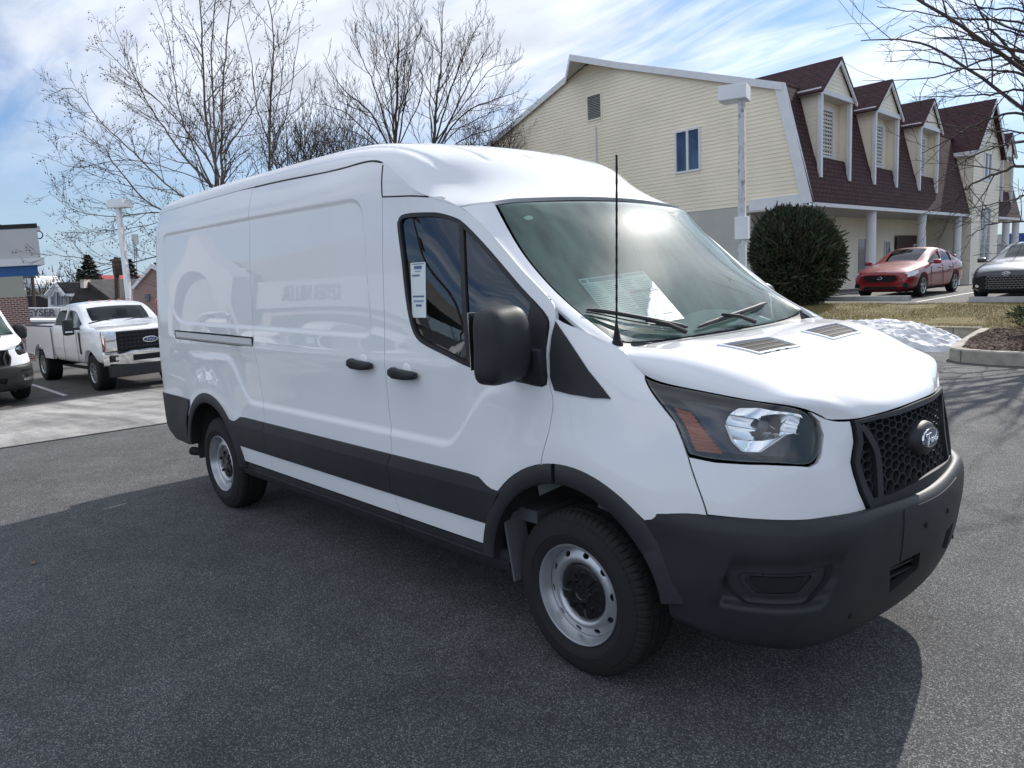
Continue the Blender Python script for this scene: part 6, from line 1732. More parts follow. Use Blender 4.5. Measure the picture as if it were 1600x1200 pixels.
def lamp_post(P, h, col_mat, box, lean=(0,0), plate=False, label='', rz=0.):
    o = empty('lamp_post', P, label=label, cat='street lamp')
    mb = MB(); n = 4; tx, ty = lean
    r0, r1 = .085, .06; vs = []
    for k in range(9):
        t = k/8; r = r0+(r1-r0)*t
        for a in range(4):
            q = R(45+90*a)+rz; vs.append((r*1.3*math.cos(q)+tx*t, r*1.3*math.sin(q)+ty*t, h*t))
    mb.add(vs, [(k*4+a, k*4+(a+1)%4, (k+1)*4+(a+1)%4, (k+1)*4+a) for k in range(8) for a in range(4)])
    p = mb.build('pole', col_mat, o)
    mb = MB(); mb.box((tx+box[3], ty+box[4], h+box[2]/2-.02), box[:3], rz=rz, bev=.008); hd = mb.build('lamp_head', M_wtrim, o)
    mb = MB(); mb.box((tx+box[3], ty+box[4], h-.022), (box[0]*.8,box[1]*.8,.012), rz=rz); mb.build('lamp_glass', M_carlamp, hd)
    mb = MB(); mb.box((0,0,.05),(.32,.32,.1), bev=.02); mb.build('base', M_conc, o)
    if plate:
        mb = MB(); mb.box((.0,-.0,plate),(.24,.20,.42), rz=rz, bev=.01); mb.build('junction_box', M_wtrim, p)
    return o
M_peel = None
def peeling():
    m = bpy.data.materials.new('peeling_paint'); m.use_nodes = True; nt = m.node_tree; b = nt.nodes['Principled BSDF']; N = nt.nodes.new; Lk = nt.links.new
    tc = N('ShaderNodeTexCoord'); mp = N('ShaderNodeMapping'); mp.inputs['Scale'].default_value = (9,9,4); Lk(tc.outputs['Object'], mp.inputs[0])
    n = N('ShaderNodeTexNoise'); n.inputs['Scale'].default_value = 1.5; n.inputs['Detail'].default_value = 8; n.inputs['Roughness'].default_value = .7; Lk(mp.outputs[0], n.inputs['Vector'])
    c = ramp(nt, n.outputs['Fac'], [(.53,(.55,.56,.57)),(.58,(.40,.39,.38)),(.66,(.16,.14,.13))]); Lk(c, b.inputs['Base Color']); b.inputs['Roughness'].default_value = .8
    return m

def setting():
    # far ground
    o = grid_sheet('ground', -420, 420, -420, 420, 141, 141, lambda x, y: GZ(x,y)-(1.2 if (-78 < x < 58 and -40 < y < 58) else .05), M_earth)
    o = grid_sheet('car_park', -80, 60, -42, 13.2, 240, 30, GZ, M_asph)
    # older, paler surface of the lane on the left, split from the near lot by a dark seam
    sx = lambda y: -8.36+.085*(y+1.7)
    xs = np.linspace(0,1,40); ys = np.linspace(-30,13,40)
    vs = []; 
    for t in xs:
        for y in ys: x = sx(y)+(-15.6-.12*(y)-sx(y))*t; vs.append((x, y, float(GZ(x,y))+.005))
    fs = [(i*40+j, i*40+j+1, (i+1)*40+j+1, (i+1)*40+j) for i in range(39) for j in range(39)]
    o = mesh_obj('lane', vs, fs, M_asph2, None, smooth=True); o['kind'] = 'structure'
    mb = MB(); n = 200; random.seed(5)
    for i in range(n):
        y0 = -28+41*i/n; y1 = -28+41*(i+1)/n; w = .035
        mb.add([(sx(y0)-w*.3,y0,float(GZ(sx(y0),0))+.009),(sx(y0)+w,y0,float(GZ(sx(y0),0))+.009),(sx(y1)+w,y1,float(GZ(sx(y1),0))+.009),(sx(y1)-w*.3,y1,float(GZ(sx(y1),0))+.009)], [(0,1,2,3)])
    o = mb.build('lane_seam', M_asph3, None); o['kind'] = 'structure'
    vs = []; xs = np.linspace(0,1,30); ys = np.linspace(-30,13,30)
    for t in xs:
        for y in ys: x = (-15.6-.12*y)+(-26.5+15.6)*t; vs.append((x, y, float(GZ(x,y))+.009))
    o = mesh_obj('parking_bays', vs, [(i*30+j, i*30+j+1, (i+1)*30+j+1, (i+1)*30+j) for i in range(29) for j in range(29)], M_asph3, None, smooth=True); o['kind'] = 'structure'
    mb = MB()
    for y in (-5.6,-2.75,.72,3.75,6.7,9.6,-8.4,-11.2):
        for k in range(10):
            x0 = -16.7-.09*y-k*.55; x1 = x0-.55; mb.add([(x0,y,float(GZ(x0,y))+.014),(x1,y,float(GZ(x1,y))+.014),(x1,y+.10,float(GZ(x1,y))+.014),(x0,y+.10,float(GZ(x0,y))+.014)], [(0,1,2,3)])
    o = mb.build('bay_lines', M_line, None); o['kind'] = 'structure'
    # right side: wall along the lawn, raised bed with kerb, lawn, upper car park
    def upper(x, y):
        t = np.clip((y-13.1)/4.2, 0, 1); return .25+.19*t*t*(3-2*t)-.55*np.clip((y-25)/18,0,1)
    kerb = [(-2.45,13.10),(-2.35,12.2),(-2.22,11.2),(-2.10,10.35),(-2.02,10.08),(-1.80,9.90),(-1.40,9.78),(-.6,9.74),(2,9.85),(5,10.1),(9,10.4),(16,11.)]
    def wall(name, line, z0, z1f, w, label, cat, joints=1.25):
        L = resample(line, .12, closed=False); n = len(L); t = np.gradient(L, axis=0); t /= np.linalg.norm(t,axis=1)[:,None]; nn = np.stack([-t[:,1], t[:,0]],1)
        mb = MB(); vs = []
        for i in range(n):
            z1 = z1f(*L[i]); a = L[i]+nn[i]*0; b = L[i]+nn[i]*w; c = .02
            vs += [(a[0],a[1],z0),(a[0],a[1],z1-c),(a[0]+nn[i][0]*c,a[1]+nn[i][1]*c,z1),(b[0],b[1],z1),(b[0],b[1],z0)]
        dist = 0; fs = []
        for i in range(n-1):
            dist += np.linalg.norm(L[i+1]-L[i])
            for k in range(4): fs.append((i*5+k, (i+1)*5+k, (i+1)*5+k+1, i*5+k+1))
        fs += [(0,1,2,3,4), tuple((n-1)*5+k for k in (4,3,2,1,0))]
        mb.add(vs, fs)
        o = mb.build(name, M_conc, None); tag(o, label, cat)
        jm = MB(); dist = 0; nxt = joints*.6
        for i in range(1,n-1):
            dist += np.linalg.norm(L[i]-L[i-1])
            if dist > nxt:
                nxt += joints; p = L[i]; z1 = z1f(*p); q = nn[i]; tt = t[i]*.006
                jm.add([(p[0]-tt[0]-q[0]*.003,p[1]-tt[1]-q[1]*.003,z0),(p[0]+tt[0]-q[0]*.003,p[1]+tt[1]-q[1]*.003,z0),(p[0]+tt[0]-q[0]*.003,p[1]+tt[1]-q[1]*.003,z1-.01),(p[0]-tt[0]-q[0]*.003,p[1]-tt[1]-q[1]*.003,z1-.01)], [(0,1,2,3)])
        jm.build('joint', M_black2, o)
        return o
    wall('bed_kerb', kerb, -.05, lambda x, y: .20+.05*np.clip((y-10.5)/2.6,0,1), .17, 'curved concrete kerb round the mulch bed at the right', 'kerb')
    wall('retaining_wall', [(-30,12.9),(-12,13.0),(-5.65,13.02),(-2.43,13.12)], -.6, lambda x, y: .26, .16, 'low concrete retaining wall below the lawn behind the snow', 'retaining wall')
    # mulch
    rng = np.random.RandomState(4)
    def bed_h(x, y): return .17+.09*np.clip((y-10.2)/2.8,0,1)+.03*math.sin(x*1.7+y*2.1)
    xs = np.linspace(-2.3,16,110); vs = []; ny = 30
    def ky(x):
        K = np.array(kerb[3:]); return float(np.interp(x, K[:,0], K[:,1]))+.15
    def kx(y):
        K = np.array(kerb[:5])[::-1]; return float(np.interp(y, K[:,1], K[:,0]))+.15
    for x in xs:
        for j in range(ny):
            y = 13.3+(ky(x)-13.3)*j/(ny-1); xx = max(x, kx(y)); vs.append((xx, y, bed_h(xx,y)+rng.uniform(-.012,.018)))
    o = mesh_obj('mulch_bed', vs, [(i*ny+j, i*ny+j+1, (i+1)*ny+j+1, (i+1)*ny+j) for i in range(109) for j in range(ny-1)], M_mulch, None); o['kind'] = 'structure'
    # mulch chips
    mb = MB()
    for _ in range(5200):
        x = rng.uniform(-2.2,3.0); y = rng.uniform(ky(x)+.02,13.2)
        if x < kx(y)+.03: continue
        z = bed_h(x,y)+.012; l = rng.uniform(.012,.035); w = rng.uniform(.005,.012); a = rng.uniform(0,6.3); b = rng.uniform(-.5,.5)
        mb.box((x,y,z),(l*2,w*2,.006), rz=a, ry=b)
    o = mb.build('bark_chips', [mat('bark_chip', (.085,.055,.042), rough=1., mottle=(90,.8,2))], None, recalc=False); o['kind'] = 'stuff'; o['label'] = 'dark brown bark chips covering the raised bed'; o['category'] = 'mulch'
    # lawn
    vs = []; xs = np.linspace(-34,18,160); ys = np.linspace(13.05,17.6,30)
    for x in xs:
        for y in ys: vs.append((x, y, float(upper(x,y))+.0+.02*math.sin(x*2.1)*math.sin(y*1.7)))
    M_turf = mat('winter_turf', (.155,.125,.050), rough=1., bump=(30,.8,5), mottle=(3.5,.35,6))
    o = mesh_obj('lawn_soil', vs, [(i*30+j, i*30+j+1, (i+1)*30+j+1, (i+1)*30+j) for i in range(159) for j in range(29)], M_turf, None, smooth=True); o['kind'] = 'structure'
    o = grid_sheet('upper_car_park', -40, 60, 17.4, 60, 60, 60, lambda x, y: upper(x,y)+.004, M_asph3)
    # grass blades: winter, straw and dull green
    mats = [mat('grass_straw', (.34,.26,.11), rough=.9), mat('grass_green', (.12,.13,.035), rough=.9), mat('grass_brown', (.17,.11,.06), rough=.9)]
    mb = MB(); V = []; F = []; MI = []
    N_ = 60000
    X = rng.uniform(-9.5,3.,N_); Y = 13.15+(rng.uniform(0,1,N_)**1.0)*4.4
    pn = np.sin(X*1.3+Y*.7)+np.sin(X*.61-Y*1.9+2)+.8*np.sin(X*3.1+Y*2.3)
    for x, y, p in zip(X, Y, pn):
        if p < -1.3 and rng.rand() < .75: continue
        z = float(upper(x,y)); h = rng.uniform(.02,.055); a = rng.uniform(0,6.28); w = .004; dx, dy = math.cos(a)*w, math.sin(a)*w; lx, ly = rng.uniform(-.03,.03), rng.uniform(-.03,.03)
        n = len(V); V += [(x-dx,y-dy,z),(x+dx,y+dy,z),(x+lx,y+ly,z+h)]; F.append((n,n+1,n+2)); r_ = rng.rand(); MI.append(1 if r_ < .30+.12*p else (2 if r_ > .84 else 0))
    mb.v = V; mb.f = F; mb.mi = MI
    o = mb.build('grass', mats, None, recalc=False); tag(o, 'patchy straw and dull green winter grass on the bank', 'grass', kind='stuff')
    # dead leaves along the wall
    # wheel stops
    for c, l, lab in (((-6.95,18.75),2.5,'long concrete wheel stop in front of the red sedan'),((-2.75,17.9),2.6,'concrete wheel stop in front of the dark grey sedan')):
        mb = MB(); z = float(upper(*c)); mb.prism([(-.09,0),(.09,0),(.07,.13),(-.07,.13)], 'x', -l/2, l/2); o = mb.build('wheel_stop', M_conc2, None); o.location = (c[0],c[1],z+.004); o.rotation_euler = (0,0,R(-3)); tag(o, lab, 'wheel stop')
        for q in (-1,1): mb = MB(); mb.cyl((q*l*.36,0,.128),(q*l*.36,0,.136),.014,n=8); mb.build('anchor_pin', M_alu, o)
    mb = MB()
    for x in (-5.35,-1.35,-9.3): 
        mb.add([(x,18.0,float(upper(x,18))+.012),(x+.1,18.0,float(upper(x,18))+.012),(x+.1,24,float(upper(x,24))+.012),(x,24,float(upper(x,24))+.012)], [(0,1,2,3)])
    o = mb.build('upper_bay_lines', M_line, None); o['kind'] = 'structure'
    # snow pile
    from mathutils import noise as mn
    nx, ny = 190, 130; vs = []
    for i in range(nx):
        for j in range(ny):
            u = -1+2*i/(nx-1); v = -1+2*j/(ny-1); r = min(math.hypot(u,v),1)
            h = .44*max(0,1-r**2.4)**.8*(1-.25*u+.1*v)
            x = -3.75+1.55*u+.25*v; y = 11.85+1.05*v-.32*u; q = Vector((x*1.3, y*1.9, .3))
            rd = sum((1-abs(mn.noise(q*f)*2))*w for f, w in ((1.1,.07),(2.7,.035),(6.1,.016),(13.,.008)))-.065
            vs.append((x, y, max(-.02, h+rd*1.15*min(1,h*7)-.01)))
    o = mesh_obj('snow_pile', vs, [(i*ny+j, (i+1)*ny+j, (i+1)*ny+j+1, i*ny+j+1) for i in range(nx-1) for j in range(ny-1)], M_snow, None, smooth=True); tag(o, 'heap of old ploughed snow against the retaining wall', 'snow pile')
def litter():
    rs = np.random.RandomState(12); mb = MB(); V = []; F = []; MI = []
    for _ in range(1500):
        x = rs.uniform(-9,6); y = rs.uniform(-6,13); r = rs.uniform(.0015,.005)
        if rs.rand() < .35: y = rs.uniform(8.5,12.8); x = rs.uniform(-9,8)
        if x > -2.5 and y > 9.4: continue
        z = float(GZ(x,y)); k = len(V); V += [(x-r,y,z),(x,y-r,z),(x+r,y,z),(x,y+r,z),(x,y,z+r)]; F += [(k,k+1,k+4),(k+1,k+2,k+4),(k+2,k+3,k+4),(k+3,k,k+4)]; MI += [rs.randint(2)]*4
    mb.v = V; mb.f = F; mb.mi = MI; o = mb.build('grit', [mat('pale_grit',(.35,.34,.32),rough=.9), mat('dark_grit',(.05,.045,.04),rough=.9)], None, recalc=False); tag(o, 'loose grit scattered over the asphalt', 'grit', kind='stuff')
    L = [(-3.55,-2.35,'pale dry leaf lying left of the rear wheel'),(1.75,2.2,'brown leaf on the asphalt ahead of the bumper'),(-1.6,8.9,'brown leaf close to the kerb of the mulch bed'),(.9,8.2,'curled brown leaf on the sunlit asphalt at the right')]
    for x, y, lab in L:
        m_ = mat('dry_leaf', (.26,.17,.09), rough=.8); b = MB(); n = 7; a = rs.uniform(0,6)
        P = [(.03*math.cos(t)*(1 if k%2 else .55), .018*math.sin(t)*(1 if k%2 else .6), .004+.008*abs(math.cos(t))) for k, t in enumerate(np.linspace(0,2*math.pi,14,endpoint=False))]
        b.add(P+[(0,0,.003)], [(i,(i+1)%14,14) for i in range(14)]); o = b.build('dead_leaf', m_, None, recalc=False); o.location = (x,y,float(GZ(x,y))+.002); o.rotation_euler = (0,0,a); tag(o, lab, 'leaf', 'dead leaves on the asphalt')
M_conc2 = mat('pale_concrete', (.42,.42,.41), rough=.9, bump=(50,.3,4), mottle=(5,.15,5))
# ------------------------------------------------------------------ trees, shrubs, background
M_bark = mat('grey_bark', (.070,.056,.046), rough=.95, bump=(14,.8,5), mottle=(6,.35,5))
M_bark_pale = mat('sycamore_bark', (.135,.112,.092), rough=.9, bump=(9,.5,5), mottle=(5,.5,5))
M_twig = mat('twigs', (.045,.032,.028), rough=.95)
M_ball = mat('seed_balls', (.055,.036,.024), rough=1.)
_cy, _cp, _cr, _cf = CAMP
def cam_axes():
    d = Vector((math.cos(_cy)*math.cos(_cp), math.sin(_cy)*math.cos(_cp), math.sin(_cp))); r = d.cross(Vector((0,0,1))).normalized(); u = r.cross(d)
    return d, r*math.cos(_cr)+u*math.sin(_cr), -r*math.sin(_cr)+u*math.cos(_cr)
_D, _R, _U = cam_axes()
def seen(px, py, depth):
    """point seen at a pixel of the reference survey, at the given distance"""
    w = _D*(_cf*1000)+_R*(px-800)-_U*(py-600); return Vector(CAMC)+w*(depth/(_cf*1000))
class TreeB:
    def __init__(s, seed, bark, twig, balls=0., fine=1., curl=.25, up=.15, k=1.):
        s.r = random.Random(seed); s.thick = MB(); s.thin = MB(); s.balls = []; s.pb = balls; s.fine = fine; s.curl = curl; s.up = up; s.n = 0; s.k = k
    def limb(s, pts, r0, r1, sub=2, dens=1., length=None, jitter=.12):
        """a limb through given points; grows side branches"""
        r0 *= s.k; r1 *= min(1, s.k*1.3)
        P = smooth_poly([tuple(p) for p in pts], 6); n = len(P); P = [Vector(p) for p in P]
        for i in range(1, n-1): P[i] = P[i]+Vector((s.r.gauss(0,1),s.r.gauss(0,1),s.r.gauss(0,.6)))*jitter*.12
        rr = [r0+(r1-r0)*(i/(n-1))**.85 for i in range(n)]
        (s.thick if r0 > .012 else s.thin).tube(P, rr, n=7 if r0 > .05 else 5, caps=False)
        L = sum((P[i+1]-P[i]).length for i in range(n-1))
        if sub > 0:
            k = max(3, int(L*dens*3.1)); side = 1
            for q in range(k):
                t = .18+.80*(q+s.r.random()*.7)/k; f = min(t*(n-1), n-1.001); i = int(f); p = P[i]+(P[i+1]-P[i])*(f-i); d = (P[i+1]-P[i]).normalized(); r = rr[i]*.55
                s.branch(p, s.turn(d, s.r.uniform(28,58), side*s.r.uniform(40,140)), (length or L*.42)*(1.15-t*.6)*s.r.uniform(.6,1.25), min(r,.05), sub-1, dens); side = -side
        s.tip(P[-1], (P[-1]-P[-2]).normalized(), r1)
    def turn(s, d, ang, roll):
        a = d.orthogonal().normalized(); ax = Matrix.Rotation(R(roll)+s.r.uniform(0,6.28),3,d) @ a
        return Matrix.Rotation(R(ang),3,ax) @ d
    def tip(s, p, d, r):
        if s.pb and s.r.random() < s.pb: s.balls.append(p+Vector((s.r.gauss(0,.02),s.r.gauss(0,.02),-s.r.uniform(.05,.13))))
    def branch(s, p, d, L, r, lev, dens):
        if L < .12: return
        s.n += 1
        m = 4 if lev == 0 else 6; pts = [p]; q = Vector(p); dd = Vector(d)
        for i in range(m):
            dd = (dd+Vector((s.r.gauss(0,s.curl),s.r.gauss(0,s.curl),s.r.gauss(0,s.curl)+s.up))*.35).normalized(); q = q+dd*(L/m); pts.append(q.copy())
        rm = .0040*s.fine
        rr = [max(rm, r*(1-i/m)+rm*(i/m)) for i in range(m+1)]
        (s.thick if r > .014 else s.thin).tube(pts, rr, n=5 if r > .02 else 3, caps=False)
        if lev > 0:
            k = max(2, int(L*dens*4.9)); side = 1
            for a in range(k):
                t = .15+.82*(a+s.r.random()*.6)/k; f = t*m; i = min(int(f), m-1); pp = pts[i]+(pts[i+1]-pts[i])*(f-i); de = (pts[i+1]-pts[i]).normalized()
                s.branch(pp, s.turn(de, s.r.uniform(25,52), 0), L*s.r.uniform(.28,.55)*(1.2-t*.6), rr[i]*.6, lev-1, dens)
        s.tip(pts[-1], dd, rm)
        if s.pb and lev == 0 and s.r.random() < s.pb*.5: s.tip(pts[2], dd, rm)
    def finish(s, name, loc, label, bark=None, group=None, cat='tree'):
        o = empty(name, loc, label=label, cat=cat, group=group); L = Vector(loc)
        for mb in (s.thick, s.thin): mb.v = [tuple(Vector(v)-L) for v in mb.v]
        s.thick.build('trunk', bark or M_bark, o, smooth=True, recalc=False)
        if s.thin.v: s.thin.build('crown', M_twig, o, smooth=False, recalc=False)
        if s.balls:
            b = MB(); rr = .024
            for p in s.balls:
                p = p-L; b.add([p+Vector(v)*rr for v in ((1,0,0),(-1,0,0),(0,1,0),(0,-1,0),(0,0,1),(0,0,-1))], [(0,2,4),(2,1,4),(1,3,4),(3,0,4),(2,0,5),(1,2,5),(3,1,5),(0,3,5)])
            k = b.build('seed_balls', M_ball, o, smooth=True); k['kind'] = 'stuff'
        return o

def trees():
    # ---- sycamore with hanging seed balls (left)
    D = 24.; rg = random.Random(9)
    def pl(L, D=D, spread=1.6, base=None):
        off = rg.uniform(-spread, spread); n = len(L); out = []
        for i, (x, y) in enumerate(L): out.append(seen(x, y, D+off*(i/(n-1))))
        return out
    g = seen(345, 540, D); base = Vector((g.x, g.y, -1.15))
    T = TreeB(11, None, None, balls=.40, fine=1.1, k=.55, curl=.30, up=.22)
    cr = [seen(343,330,D), seen(341,292,D)]
    for q, (bx, l0) in enumerate(((341,[(341,292),(322,190),(316,70),(309,-40)]),(348,[(346,288),(346,200),(350,110),(362,-20)]),(334,[(338,300),(336,200),(331,90),(338,-30)]))):
        P = [base+Vector((q*.22-.2,q*.1,0)), Vector((base.x+q*.15-.1, base.y, 1.2))]+pl(l0, spread=.5)
        T.limb(P, .15-.02*q, .02, sub=3, dens=.62, length=2.3)
    for L, r in (([(338,300),(285,240),(243,180),(213,126),(176,40)],.085),([(333,262),(282,192),(216,129),(150,62)],.055),([(338,305),(303,232),(279,168),(262,60),(240,-10)],.07),
                 ([(335,318),(282,305),(210,240),(159,192),(118,141),(88,142)],.07),([(338,335),(249,327),(189,270),(159,228),(112,207)],.07),([(348,240),(384,189),(405,150),(425,80)],.055),
                 ([(340,350),(250,332),(180,338),(120,330),(75,300)],.05),([(345,380),(250,400),(181,414),(120,402),(66,398)],.045),([(342,300),(360,255),(395,228),(430,200)],.04),
                 ([(336,330),(290,335),(230,352),(160,360),(118,352)],.035),([(335,290),(260,262),(190,250),(120,262),(88,250)],.035),([(338,270),(370,300),(402,250),(440,245)],.03)):
        T.limb(pl(L), r, .008, sub=3, dens=.85, length=1.7)
    T.finish('sycamore_tree', base, 'tall bare sycamore dotted with seed balls, leftmost of the trees behind the van', M_bark_pale)
    # second, slimmer stem group
    D2 = 25.; g = seen(425,520,D2); base = Vector((g.x,g.y,-1.1)); T = TreeB(12, None, None, balls=.30, fine=1.1, k=.6, curl=.3, up=.3)
    T.limb([base, Vector((base.x,base.y,1.5))]+pl([(421,285),(423,150),(427,60),(414,-30)],D2,.4), .11, .015, sub=3, dens=.6, length=2.0)
    for L, r in (([(424,262),(430,215),(447,180),(462,90),(468,20)],.05),([(423,230),(400,160),(392,90),(372,10)],.045),([(424,275),(445,250),(480,190),(495,120)],.045),([(424,200),(440,130),(446,60),(470,-10)],.03),([(424,280),(455,262),(490,235),(500,180)],.035)): T.limb(pl(L,D2,.9), r, .008, sub=3, dens=.6, length=1.5)
    T.finish('sycamore_tree', base, 'slender bare sycamore just right of the tallest tree, above the sliding door', M_bark_pale)
    # ---- two round-crowned bare trees behind the roof
    D3 = 27.; g = seen(618,500,D3); base = Vector((g.x,g.y,-.8)); T = TreeB(21, None, None, fine=1.25, k=.65, curl=.22, up=.45)
    T.limb([base, Vector((base.x,base.y,1.6))]+pl([(617,262),(620,150),(622,90),(622,22)],D3,.3), .15, .012, sub=3, dens=.66, length=2.0)
    for L, r in (([(614,245),(580,178),(535,138),(505,84)],.07),([(615,238),(590,150),(567,95),(548,58)],.06),([(617,230),(608,120),(600,75),(595,26)],.05),([(620,238),(635,150),(647,80),(662,34)],.055),([(613,250),(555,188),(520,168),(488,160)],.055),
                 ([(612,255),(570,215),(530,200),(490,205)],.045),([(617,255),(560,225),(520,222),(495,232)],.035),([(619,235),(655,160),(660,110),(672,62)],.04),([(616,215),(600,140),(582,85),(575,38)],.035),([(619,215),(628,140),(636,70),(640,20)],.035)):
        T.limb(pl(L,D3,1.3), r, .008, sub=3, dens=.85, length=1.6)
    T.finish('bare_tree', base, 'dark bare tree with a fan of upright branches above the front of the cargo area')
    D4 = 26.; g = seen(676,500,D4); base = Vector((g.x,g.y,-.7)); T = TreeB(22, None, None, fine=1.25, k=.65, curl=.22, up=.35)
    T.limb([base, Vector((base.x,base.y,1.6))]+pl([(676,258),(682,160),(690,88),(692,2)],D4,.3), .14, .012, sub=3, dens=.62, length=2.0)
    for L, r in (([(677,240),(715,165),(747,100),(773,60)],.065),([(679,240),(722,180),(775,155),(812,142)],.055),([(677,235),(700,155),(732,67),(757,28)],.06),([(676,232),(672,150),(676,80),(662,45)],.04),([(679,248),(730,215),(775,200),(800,188)],.045),
                 ([(679,245),(712,205),(760,180),(795,165)],.04),([(678,200),(708,130),(722,80),(728,38)],.035),([(675,250),(650,215),(640,180),(632,150)],.03),([(678,225),(735,150),(765,110),(790,100)],.04)):
        T.limb(pl(L,D4,1.3), r, .008, sub=3, dens=.82, length=1.6)
    T.finish('bare_tree', base, 'bare tree with wide spreading branches between the van roof and the cream building')
    # scrub trees lower down behind
    for k, (px, top, dd, lab) in enumerate(((500,150,33,'thin bare sapling thicket left of the dark fan-shaped tree'),(545,185,35,'low bare scrub just under the dark fan-shaped tree'),(760,185,34,'low bare scrub beside the gable of the cream building'),(455,165,34,'thin bare scrub between the slender sycamore and the fan-shaped tree'))):
        g = seen(px, 500, dd); base = Vector((g.x,g.y,-1.)); T = TreeB(40+k, None, None, fine=1.6, curl=.25, up=.35)
        for q in range(6):
            x1 = px+(q-2.5)*16+rg.uniform(-8,8); T.limb([base+Vector((rg.uniform(-.5,.5),rg.uniform(-.5,.5),0)), seen(px+(x1-px)*.4, 300, dd), seen(px+(x1-px)*.75, 240, dd+rg.uniform(-1,1)), seen(x1, top+rg.uniform(0,55), dd+rg.uniform(-1,1))], .05, .008, sub=2, dens=.75, length=1.8)
        T.finish('scrub_tree', base, lab)
    # ---- big tree at the right, trunk just outside the picture
    D5 = 14.5; base = Vector(seen(1720, 520, 13.8)); base.z = .2; T = TreeB(31, None, None, fine=.85, k=.7, curl=.30, up=.06)
    top = Vector((base.x, base.y, 7.)); j1 = seen(1690,330,13.8); j2 = seen(1675,150,13.6); j3 = seen(1640,20,13.4)
    T.limb([base, j1, j2, j3, j3+Vector((.3,.4,2.5))], .20, .03, sub=3, dens=.5, length=2.6)
    for L, r, dd in (([(1675,190),(1600,105),(1577,78),(1535,25),(1510,-30)],.085,1.2),([(1655,120),(1600,95),(1560,84),(1520,58),(1460,40),(1392,64)],.045,1.),([(1680,160),(1600,118),(1560,110),(1500,107),(1447,95),(1385,96)],.045,.6),([(1680,190),(1600,142),(1555,147),(1500,150),(1425,152)],.045,.5),
                 ([(1685,230),(1600,178),(1535,190),(1485,217),(1440,240)],.05,.4),([(1690,300),(1600,262),(1560,270),(1522,287),(1490,312),(1442,334)],.055,.3),([(1670,90),(1600,20),(1535,12),(1470,-10)],.045,1.),([(1690,210),(1600,220),(1540,235),(1490,262),(1448,300)],.035,0),
                 ([(1660,80),(1590,35),(1500,30),(1430,18),(1370,10)],.04,1.3),([(1685,330),(1600,345),(1550,350),(1510,372)],.035,-.4),([(1690,270),(1610,212),(1560,205),(1480,195),(1430,190)],.035,.8),([(1680,140),(1620,70),(1560,45),(1480,60),(1420,40)],.035,.2),([(1690,290),(1620,300),(1570,315),(1500,330),(1470,350)],.03,.6)):
        T.limb([seen(x, y, 13.8+(D5-13.8+dd-.9)*i/(len(L)-1)) for i, (x, y) in enumerate(L)], r, .007, sub=3, dens=.78, length=1.2)
    for k in range(9):   # the half of the crown outside the picture
        a = R(-70+k*36+rg.uniform(-8,8)); z0 = rg.uniform(3.,6.5); tk = [base,j1,j2,j3,j3+Vector((.3,.4,2.5))]; z0 = rg.uniform(j1.z, j3.z+1.5); q_ = [i for i in range(4) if tk[i+1].z >= z0][0]; p0 = tk[q_].lerp(tk[q_+1], (z0-tk[q_].z)/(tk[q_+1].z-tk[q_].z)); rr_ = rg.uniform(3.5,5.5)
        if 100 < math.degrees(a) % 360 < 185: continue
        P = [p0, p0+Vector((math.cos(a)*rr_*.35, math.sin(a)*rr_*.35, 1.3)), p0+Vector((math.cos(a)*rr_*.7, math.sin(a)*rr_*.7, 2.4)), p0+Vector((math.cos(a)*rr_, math.sin(a)*rr_, 3.+rg.uniform(-.5,1)))]
        T.limb(P, .07, .01, sub=2, dens=.45, length=2.2)
    T.finish('bare_tree', base, 'large bare tree reaching in from the right edge over the dormers')

def leaf_mass(name, c, r, n, size, mats, seed, label, cat, parent=None, ragged=.12, shape=lambda u: 1., stems=True, core=.55, ng=None):
    rs = np.random.RandomState(seed); o = empty(name, c, label=label, cat=cat)
    V = []; F = []; MI = []
    K = rs.normal(size=(40,3)); K /= np.linalg.norm(K,axis=1)[:,None]; A = rs.uniform(-ragged,ragged,40)
    for _ in range(n):
        d = rs.normal(size=3); d /= np.linalg.norm(d); d[2] = abs(d[2])*(1 if rs.rand() < .72 else -1)
        f = 1+float(np.sum(A*np.exp(-((1-K@d)/.10))))
        rad = (core+(1-core)*rs.rand()**.5)*f
        p = np.array([d[0]*r[0], d[1]*r[0], d[2]*r[1]])*rad+np.array([0,0,r[1]*.95]); p[2] = max(p[2], .02); hh = p[2]/(2*r[1]); p[:2] *= (1-.22*max(0,hh-.45)*2)*(1 if hh > .2 else .86+.7*hh)
        t = d*.8+rs.normal(size=3)*.45+np.array([0,0,.55]); t /= np.linalg.norm(t); w = np.cross(t, rs.normal(size=3)); w /= np.linalg.norm(w)
        l = size*rs.uniform(.7,1.6)*(2.0 if rs.rand() < .03 else 1); k = len(V); V += [tuple(p-w*l*.16), tuple(p+w*l*.16), tuple(p+t*l+w*l*.05), tuple(p+t*l-w*l*.05)]; F.append((k,k+1,k+2,k+3)); MI.append(rs.randint(len(mats)))
    mb = MB(); mb.v = V; mb.f = F; mb.mi = MI; mb.build('foliage', mats, o, recalc=False)
    st = MB()
    for _ in range(26):
        a = rs.uniform(0,6.28); q = rs.uniform(.3,.95); st.tube([(0,0,0),(math.cos(a)*r[0]*q*.5, math.sin(a)*r[0]*q*.5, r[1]*.6),(math.cos(a)*r[0]*q, math.sin(a)*r[0]*q, r[1]*rs.uniform(.6,1.5))], [.03,.02,.008], n=5)
    st.build('stems', M_bark, o, smooth=True)
    return o
def foliage_mat(name, c, var=.35):
    m = mat(name, c, rough=.7, spec=.3); return m
